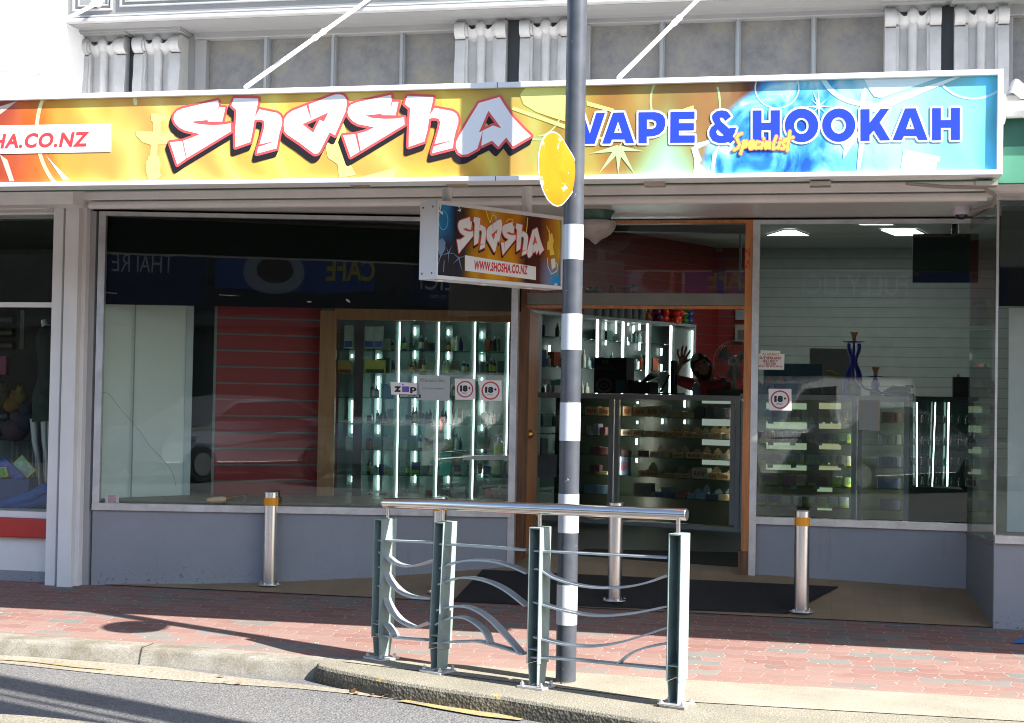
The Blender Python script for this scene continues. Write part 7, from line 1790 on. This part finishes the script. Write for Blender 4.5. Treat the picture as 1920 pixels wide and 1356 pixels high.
# fingers: four of unequal length and a thumb, slightly spread and curled
palm = mp(1284, 671, -.04)
def fg(b0, pts_, r_): 
    m_ = MB(); P = [mp(*b0, -.04)] + [mp(*p, -.04 - .006 * i_) for i_, p in enumerate(pts_)]
    return m_.path(P, r_, 8, [r_, r_ * 1.02, r_ * .95, r_ * .7][:len(P)])
hand = MB()
pc_ = mp(1283.5, 675, -.04); Mp_ = Matrix.Translation(pc_) @ Matrix(((RH.x, FH.x, 0, 0), (RH.y, FH.y, 0, 0), (0, 0, 1, 0), (0, 0, 0, 1))) @ Matrix.Rotation(radians(12), 4, 'Y')
k0 = len(hand.v); hand.sphere((0, 0, 0), .046, 10, (.95, .40, 1.15))
hand.v = hand.v[:k0] + [Mp_ @ v for v in hand.v[k0:]]
for b0, pts_, r_ in (((1277, 672), [(1273.5, 664), (1274, 658), (1275, 655)], .011), ((1281, 669), [(1281, 660), (1282.5, 653), (1284, 649)], .0115), ((1285, 668), [(1288, 659), (1290, 653), (1291, 650)], .0115), ((1289, 670), [(1293, 664), (1296, 660), (1297.5, 657)], .0105), ((1287, 679), [(1291, 678), (1295, 675.5), (1297, 674)], .012)):
    P = [mp(*b0, -.04)] + [mp(*p, -.042 - .005 * i_) for i_, p in enumerate(pts_)]
    hand.path(P, r_, 8, [r_, r_, r_ * .93, r_ * .7])
hand.build('hand', SKIN, man, smooth=True)
# shirt follows the body
torso_s = [(v, (r_[0] * 1.06, r_[1] * 1.08)) for v, r_ in torso[:4]] + [(mp(1332, 720, .03), (.09, .085))]
arm_s = (3, [(mp(1306, 722, .02), (.088, .082)), (sh + Vector((0, 0, -.03)), (.078, .072)), (mp(1280, 716, -.01), (.066, .062)), (mp(1272, 712, -.015), (.06, .058))])
arm2_s = (3, [(mp(1362, 728, .04), (.092, .084)), (mp(1376, 742, .02), (.075, .072)), (mp(1379, 760, .01), (.066, .064))])
skin_obj('shirt', [torso_s, arm_s, arm2_s], SHIRT, man)
# head, tilted to the right of the picture
Mh = Matrix.Translation(mp(1316, 690, .0)) @ Matrix(((RH.x, -FH.x * -1, 0, 0), (RH.y, -FH.y * -1, 0, 0), (0, 0, 1, 0), (0, 0, 0, 1))) @ Matrix.Rotation(radians(-24), 4, 'Y') 
# local axes: x to the picture's right, y away from the camera, z up the face
hs_ = 1.18
def head_mesh(n=28, m_=22):
    vs = []
    for i in range(m_ + 1):
        t_ = pi * i / m_; z = -cos(t_); r_ = sin(t_)
        for j in range(n):
            a = 2 * pi * j / n; x = cos(a) * r_ * .078; y = sin(a) * r_ * .098; zz = z * .118
            if zz < -.02: f_ = 1 - .32 * min(1, (-zz - .02) / .1); x *= f_; y = y * (1 - .25 * min(1, (-zz - .02) / .1)) - .012 * min(1, (-zz) / .1)
            if y < 0:
                nose = math.exp(-((x / .012) ** 2) - (((zz + .012) / .022) ** 2)) * .026; eye = -math.exp(-(((abs(x) - .032) / .015) ** 2) - (((zz - .012) / .012) ** 2)) * .010
                brow = math.exp(-(((abs(x) - .030) / .026) ** 2) - (((zz - .032) / .008) ** 2)) * .006; lip = math.exp(-((x / .024) ** 2) - (((zz + .055) / .008) ** 2)) * .006; chk = math.exp(-(((abs(x) - .045) / .018) ** 2) - (((zz + .025) / .02) ** 2)) * .006
                y -= nose + eye + brow + lip + chk
            vs.append(Vector((x, y, zz)) * hs_)
    return vs, [(i * n + j, i * n + (j + 1) % n, (i + 1) * n + (j + 1) % n, (i + 1) * n + j) for i in range(m_) for j in range(n)]
V_, F_ = head_mesh(40, 34)
hm = MB().add([Mh @ v for v in V_], F_)
for s_ in (-1, 1): hm.add([Mh @ (Vector((s_ * .080, .005, .0)) * hs_ + Vector((cos(a) * .008 * s_, cos(a) * .016, sin(a) * .032)) * hs_) for a in [k * pi / 6 for k in range(12)]] + [Mh @ (Vector((s_ * .078, .012, 0)) * hs_)], [(i, (i + 1) % 12, 12) for i in range(12)])
hm.build('head', SKIN, man, smooth=True)
for s_ in (-1, 1):
    MB().sphere((0, 0, 0), .0115 * hs_, 8).build('eye', colm((.22, .20, .18), .3), man, smooth=True).matrix_local = Mh @ Matrix.Translation(Vector((s_ * .031, -.078, .013)) * hs_)
    MB().sphere((0, 0, 0), .006 * hs_, 6).build('pupil', BLK, man, smooth=True).matrix_local = Mh @ Matrix.Translation(Vector((s_ * .031, -.0865, .013)) * hs_)
hr = MB(); n = 40
def cap_shell(cond, k, name, mt_, dz=0):
    V2, F2 = head_mesh(40, 34); Vn = []
    for v in V2:
        u_ = v / hs_; Vn.append(Vector((u_.x * k, u_.y * k + (.004 if dz == 0 else -.004), u_.z * k + dz)) * hs_)
    F3 = [f for f in F2 if all(cond(V2[i] / hs_) for i in f)]
    o = MB().add([Mh @ v for v in Vn], F3).build(name, mt_, man, smooth=True); s_ = o.modifiers.new('t', 'SOLIDIFY'); s_.thickness = .012; s_.offset = -.5
    return o
cap_shell(lambda u_: u_.z > .062 + .02 * (u_.x / .08) * 0 or (u_.y > -.01 and u_.z > -.06) or (abs(u_.x) > .062 and u_.z > .0 and u_.y > -.05), 1.13, 'hair', HAIR, .004)
cap_shell(lambda u_: (u_.z < -.034 and u_.y < .03 and not (abs(u_.x) < .022 and -.062 < u_.z < -.050)) or (abs(u_.x) > .050 and u_.z < .0 and u_.y < .03) or (abs(u_.x) < .035 and -.048 < u_.z < -.036), 1.10, 'beard', BEARD, -.003)
MB().path([Mh @ (Vector((x * hs_, (-.105 + abs(x) * .35) * hs_, (.036 - abs(abs(x) - .03) * .12) * hs_))) for x in (-.052, -.04, -.028, -.014)], .004, 6).path([Mh @ (Vector((x * hs_, (-.105 + abs(x) * .35) * hs_, (.036 - abs(abs(x) - .03) * .12) * hs_))) for x in (.014, .028, .04, .052)], .004, 6).build('eyebrows', HAIR, man, smooth=True)
# ================================================================ neighbour's window display
SILV = mat('silver_mannequin', (.42, .44, .46), .28, .7, var=.05)
Ym = 10.1
mz = SILLZ - .03
def nm_(px, py, Y=Ym): return onY(px, py, Y)
o = thing('mannequin', 'silver headless mannequin wearing a black top and dark green skirt in the left neighbour window', 'mannequin', tuple(nm_(78, 925)))
for pts_ in ([(64, 785), (66, 830), (70, 850), (72, 880), (75, 925)], [(84, 780), (84, 825), (87, 850), (86, 885), (86, 925)]):
    k_ = 1 / 283; MB().path([nm_(*p) for p in pts_], .03, 14, [.034, .026, .024, .020, .013]).build('leg', SILV, o, smooth=True, world=True)
MB().path([nm_(92, 790), nm_(90, 740), nm_(92, 715)], .1, 20, [.125, .115, .085]).build('skirt', mat('dark_green_skirt', (.015, .03, .022), .8, var=.5, scale=14), o, smooth=True, world=True)
MB().path([nm_(92, 715), nm_(92, 680), nm_(94, 640), nm_(97, 618), nm_(98, 612)], .1, 20, [.085, .08, .11, .09, .05]).build('top', mat('black_top', (.018, .018, .017), .8), o, smooth=True, world=True)
MB().path([nm_(90, 622), nm_(84, 607), nm_(82, 600)], .02, 14, [.045, .026, .022]).build('neck', SILV, o, smooth=True, world=True)
# crate of books
def pbox(x0, x1, y0, y1, Y, d, m, name, parent): 
    a = onY(x0, y1, Y); b2 = onY(x1, y0, Y); return MB().box(a.x, b2.x, Y, Y + d, a.z, b2.z).build(name, m, parent, world=True, bevel=.004)
o = thing('book_box', 'blue plastic box standing in the left neighbour window below the books', 'box', tuple(onY(30, 940, 9.95))); pbox(-40, 54, 899, 944, 9.95, .25, mat('blue_plastic', (.02, .05, .20), .4), 'box_body', o)
def book(pts_, Y, col, col2, lb):
    P = [onY(*p, Y) for p in pts_]; o = thing('book', lb, 'book', tuple(P[0])); fr_ = (Vector((0, Y, 0)), Vector((1, 0, 0)), Vector((0, 0, 1)), Vector((0, -1, 0)))
    uv = [(p.x, p.z) for p in P]; c = (sum(u[0] for u in uv) / 4, sum(u[1] for u in uv) / 4)
    MB().prism(uv, fr_, 0, .012).build('cover', mat(*col), o, world=True); MB().flat(([(c[0] + (u[0] - c[0]) * .86, c[1] + (u[1] - c[1]) * .86) for u in uv], [(0, 1, 2), (0, 2, 3)]), fr_, .014).build('picture', mat(*col2), o, world=True)
book([(24, 870), (43, 853), (68, 882), (52, 897)], 9.97, ('book_yellow', (.50, .48, .10), .5), ('book_mint', (.30, .42, .34), .5, 0, .4, 20), 'open children book with a mint cover and yellow edge leaning in the neighbour window')
book([(-8, 872), (10, 857), (50, 896), (28, 899)], 9.95, ('book_blue', (.03, .06, .30), .5), ('book_blue2', (.06, .09, .36), .5, 0, .5, 16), 'dark blue picture book leaning left of the mint book')
book([(-20, 878), (12, 876), (17, 893), (-20, 899)], 9.93, ('book_lemon', (.55, .55, .04), .5), ('book_green', (.15, .35, .08), .5, 0, .5, 20), 'lemon yellow book at the left edge of the photo')
cl = MB()
for k, pts_ in enumerate(([(0, 948), (30, 938), (60, 930), (85, 915), (93, 920)], [(5, 950), (45, 944), (80, 938), (95, 928)], [(-20, 946), (10, 944), (30, 946), (45, 950)], [(60, 948), (78, 944), (95, 946)])):
    cl.path([onY(*p, 9.88 + .03 * k) for p in pts_], .025, 10, [.02, .035, .04, .045, .03][:len(pts_)])
tag(cl.build('crumpled_cloth', mat('royal_blue_cloth', (.015, .09, .36), .8, var=.3, scale=12), smooth=True), 'crumpled royal blue cloth lying along the sill of the left neighbour window', 'cloth')
o = thing('grey_curtain', 'pale grey pleated curtain hanging behind the books in the neighbour window', 'curtain', tuple(onY(30, 820, 10.6)))
cu = MB(); vs = []; a = onY(-30, 825, 10.5); b2 = onY(70, 930, 10.5)
for i in range(61):
    x = a.x + (b2.x - a.x) * i / 60; vs += [(x, 10.5 + .02 * sin(i * 1.1), a.z), (x, 10.5 + .03 * sin(i * 1.1 + .4), b2.z - .1)]
cu.add(vs, [(i * 2, i * 2 + 1, i * 2 + 3, i * 2 + 2) for i in range(60)]); c__ = cu.build('cloth_panel', mat('grey_pleat', (.30, .29, .27), .8), o, world=True, smooth=True)
for k, (x, y, r_, c1, lb) in enumerate(((28, 805, .11, (.10, .05, .07), 'plum soft toy'), (8, 800, .09, (.02, .02, .02), 'black soft toy'), (45, 790, .10, (.02, .035, .07), 'navy soft toy'), (25, 760, .08, (.28, .12, .02), 'orange soft toy'), (5, 745, .08, (.10, .07, .03), 'brown soft toy'), (36, 745, .07, (.22, .17, .03), 'mustard soft toy'))):
    p = onY(x, y, 10.3); o = thing('soft_toy', f'{lb} heaped in the left neighbour window behind the books', 'soft toy', tuple(p)); MB().sphere((0, 0, 0), r_, 8, (1, .8, .9)).build('toy_body', colm(tuple(v * .5 for v in c1), .8), o, smooth=True); MB().sphere((r_ * .3, -r_ * .3, r_ * .9), r_ * .5, 6).sphere((r_ * .05, -r_ * .3, r_ * 1.35), r_ * .17, 5).sphere((r_ * .6, -r_ * .3, r_ * 1.3), r_ * .17, 5).build('toy_head', colm(tuple(v * .5 for v in c1), .8), o, smooth=True)
part_c = thing('drink_stand', 'dim brown display rack at the left edge of the neighbour window', 'rack', tuple(onY(20, 640, 10.9)))
for k in range(3):
    p = onY(27, 600 + k * 24, 10.9); MB().tube(p + Vector((-.35, 0, 0)), p, .035, 14).build('roll', colm((.045, .035, .025)), part_c, smooth=True, world=True)
pbox(36, 46, 582, 655, 10.95, .02, colm((.16, .17, .17)), 'side_panel', part_c); pbox(-20, 12, 668, 702, 10.8, .05, colm((.25, .04, .10)), 'pink_panel', part_c)

# ================================================================ the other side of the street (seen only as reflections in the glass)
YO = -8.5
opp = thing('opposite_shops', 'row of two storey shops across the street, reflected in the windows', 'building', (0, YO - 4, 0))
OW = mat('opposite_wall', (.07, .065, .06), .8, var=.2, scale=.8); ODK = mat('opposite_glass', (.02, .022, .022), .2); ONV = mat('navy_signboard', (.012, .018, .07), .5); OSB = mat('royal_signboard', (.02, .06, .22), .5)
OTX = mat('sign_silver', (.55, .53, .48), .5, var=0); OYL = mat('sign_ochre', (.45, .33, .03), .5, var=0)
MB().box(-30, 22, YO - 10, YO - 2.6, RZ, 5.2).build('wall', OW, opp, world=True)
MB().box(-30, 22, YO - 2.6, YO, 2.75, 2.95).build('canopy', mat('opposite_soffit', (.10, .095, .09), .7), opp, world=True)
for i in range(9):
    x = -26 + i * 5.2; MB().box(x, x + 3.9, YO - 2.6, YO - 2.55, .5, 2.6).build('shop_window', ODK, opp, world=True); MB().box(x + .8, x + 2.2, YO - 2.6, YO - 2.55, 3.7, 4.7).build('window', ODK, opp, world=True)
for i in range(8): MB().tube((-24 + i * 5.9, YO - .15, RZ), (-24 + i * 5.9, YO - .15, 2.75), .06, 12).build('verandah_post', OW, opp, world=True)
MB().box(-30, 22, YO - 3.2, YO + .6, RZ, .0).build('opposite_footpath', mat('opp_paving', (.18, .15, .13), .9), None)
tag(bpy.data.objects['opposite_footpath'], kind='structure')
def refl(px, py, which):
    d = ray(px, py)
    if which == 'R': P0, n__ = Vector((0, YR, 0)), Vector((0, -1, 0))
    else: P0, n__ = LA, -FH
    t1 = (P0 - CAM).dot(n__) / d.dot(n__); h = CAM + d * t1; r_ = d - n__ * 2 * d.dot(n__)
    return h + r_ * ((YO + .02 - h.y) / r_.y)
def board(x0, x1, y0, y1, which, m, name):
    a, b2 = refl(x0, y1, which), refl(x1, y0, which); X0, X1 = sorted((a.x, b2.x)); Z0_, Z1_ = sorted((a.z, b2.z))
    MB().box(X0, X1, YO, YO + .06, Z0_, Z1_).build(name, m, opp, world=True); return X0, X1, Z0_, Z1_
OF = (Vector((0, YO + .06, 0)), Vector((-1, 0, 0)), Vector((0, 0, 1)), Vector((0, 1, 0)))
def wtext(s_, x0, x1, y0, y1, which, m, bold=.01):
    a, b2 = refl(x0, y1, which), refl(x1, y0, which); X0, X1 = sorted((a.x, b2.x)); Z0_, Z1_ = sorted((a.z, b2.z))
    MB().flat(fit(text_tris(s_, bold), -X1, -X0, Z0_, Z1_), OF, .01).build('sign_lettering', m, opp, world=True)
board(1490, 1870, 506, 582, 'R', ONV, 'signboard'); wtext('FULLY LICI', 1505, 1702, 518, 553, 'R', OTX, .0); wtext('www.supahnthai.co.nz', 1524, 1702, 560, 572, 'R', OTX, .0)
board(-120, 385, 470, 556, 'L', ONV, 'signboard'); wtext('THAI RE', 208, 328, 478, 508, 'L', OTX, .0)
board(402, 705, 481, 541, 'L', OSB, 'signboard'); wtext('CAFE', 610, 705, 489, 528, 'L', OYL, .03)
a = refl(513, 512, 'L'); ra_ = abs(refl(456, 512, 'L').x - refl(570, 512, 'L').x) / 2
MB().flat(disc(-a.x, a.z, ra_, ra_ * .72), OF, .012).build('plate_picture', mat('plate_white', (.30, .31, .33), .5), opp, world=True); MB().flat(disc(-a.x - .02, a.z + .05, ra_ * .58, ra_ * .42), OF, .016).build('food_picture', mat('food_brown', (.07, .045, .03), .7, var=.5, scale=20), opp, world=True)

# cars parked across the road: they show as pale shapes reflected in the shop windows
def reflY(px, py, which, Y):
    d = ray(px, py)
    P0, n__ = (Vector((0, YR, 0)), Vector((0, -1, 0))) if which == 'R' else (LA, -FH)
    t1 = (P0 - CAM).dot(n__) / d.dot(n__); h = CAM + d * t1; r_ = d - n__ * 2 * d.dot(n__)
    return h + r_ * ((Y - h.y) / r_.y)
def car_at(x, y, col, label, prof, win, name='parked_car', cat='car', flip=1, rot=0):
    car = thing(name, label, cat, (x, y, RZ), (0 if flip == 1 else pi) + radians(rot), 'cars angle parked across the road')
    CP = mat('car_paint_' + col[0], col[1], .22, .3, var=.02, coat=.8)
    m = MB(); n = len(prof); vs = []; zm = max(p[1] for p in prof)
    for y_, k_ in ((-.84, .97), (-.88, 1.0), (.88, 1.0), (.84, .97)):
        for x_, z_ in prof: vs.append((x_ * k_, y_ * (1 if z_ < 1.05 else .86), z_))
    m.add(vs, [(j * n + i, j * n + (i + 1) % n, (j + 1) * n + (i + 1) % n, (j + 1) * n + i) for j in range(3) for i in range(n)] + [tuple(range(n)), tuple(reversed(range(3 * n, 4 * n)))])
    m.build('body', CP, car, bevel=.05, smooth=True)
    for s_ in (-1, 1):
        MB().prism(win, (Vector((0, 0, 0)), Vector((1, 0, 0)), Vector((0, 0, 1)), Vector((0, s_, 0))), .76, .845).build('side_window', ODK, car)
        MB().box(prof[1][0] * .9, -prof[1][0] * .9, s_ * .885, s_ * .905, .88, .905).build('chrome_strip', STEEL, car)
        for x_ in (-1.25, 1.3):
            w = MB().tube((x_, s_ * .72, .31), (x_, s_ * .90, .31), .31, 28).build('wheel', mat('tyre_rubber', (.02, .02, .02), .8), car, smooth=True, bevel=.02); MB().tube((x_, s_ * .895, .31), (x_, s_ * .91, .31), .19, 20).build('rim', mat('wheel_rim', (.5, .5, .5), .3, .9), w, smooth=True)
        MB().box(prof[0][0] - .05, prof[0][0] + .05, s_ * .62 - .16, s_ * .62 + .16, .62, .76).build('headlight', mat('lamp_glass', (.6, .6, .6), .1), car, bevel=.02)
    return car
HB = [(-2.0, .35), (-2.05, .6), (-1.9, .86), (-1.1, .98), (-.45, 1.38), (.2, 1.46), (.85, 1.42), (1.6, 1.08), (1.95, .98), (2.0, .5), (1.95, .3)]
HW = [(-1.0, 1.02), (-.42, 1.33), (.7, 1.37), (1.35, 1.06)]
VNP = [(-2.2, .35), (-2.3, .7), (-2.15, 1.0), (-1.6, 1.12), (-.95, 1.85), (-.3, 1.98), (2.2, 1.98), (2.3, 1.8), (2.32, .4), (2.2, .3)]
VW2 = [(-1.45, 1.15), (-.9, 1.75), (-.2, 1.8), (-.2, 1.15)]
YP = YO + 3.0
car_at(reflY(430, 800, 'L', YP).x, YP, ('silver', (.42, .43, .45)), 'silver hatchback parked across the road, reflected in the left window', HB, HW, rot=-38)
car_at(reflY(830, 800, 'L', YP).x, YP, ('white', (.72, .72, .72)), 'white van parked across the road, reflected in front of the lit cabinet', VNP, VW2, 'parked_van', 'van', rot=-52)
car_at(reflY(1660, 800, 'R', YP).x, YP, ('charcoal', (.12, .125, .14)), 'charcoal hatchback parked across the road, reflected in the right window', HB, HW, flip=-1, rot=-40)
car_at(reflY(40, 800, 'L', YP).x, YP, ('blue', (.03, .05, .18)), 'dark blue hatchback parked across the road, reflected in the far left window', HB, HW, flip=-1, rot=-40)

# unseen slatted caster, added and shaped to throw the long striped shadow on the asphalt
ax = Vector((-1.06, .42, 0)).normalized(); px_ = Vector((-ax.y, ax.x, 0))
g0 = onZ(0, 1300, RZ)
base = g0 - ax * 7.4
tw = thing('shadow_caster', 'tall slatted unseen shadow caster on the road edge beyond the right side of the photo', 'shadow caster', (base.x, base.y, RZ))
Mt = Matrix(((px_.x, ax.x, 0, 0), (px_.y, ax.y, 0, 0), (0, 0, 1, 0), (0, 0, 0, 1)))
offs = [(onZ(0, y, RZ) - g0).dot(px_) for y in (1265, 1293, 1298, 1306, 1311, 1342)]
for a_, b3 in zip(offs[::2], offs[1::2]):
    MB().box(min(a_, b3), max(a_, b3), -.05, .05, 0, 8.8, Mt).build('slat', mat('caster_grey', (.30, .31, .32), .5), tw)
MB().box(min(offs) - .03, max(offs) + .03, -.06, .06, 0, .3, Mt).build('caster_footing', KERBM, tw)
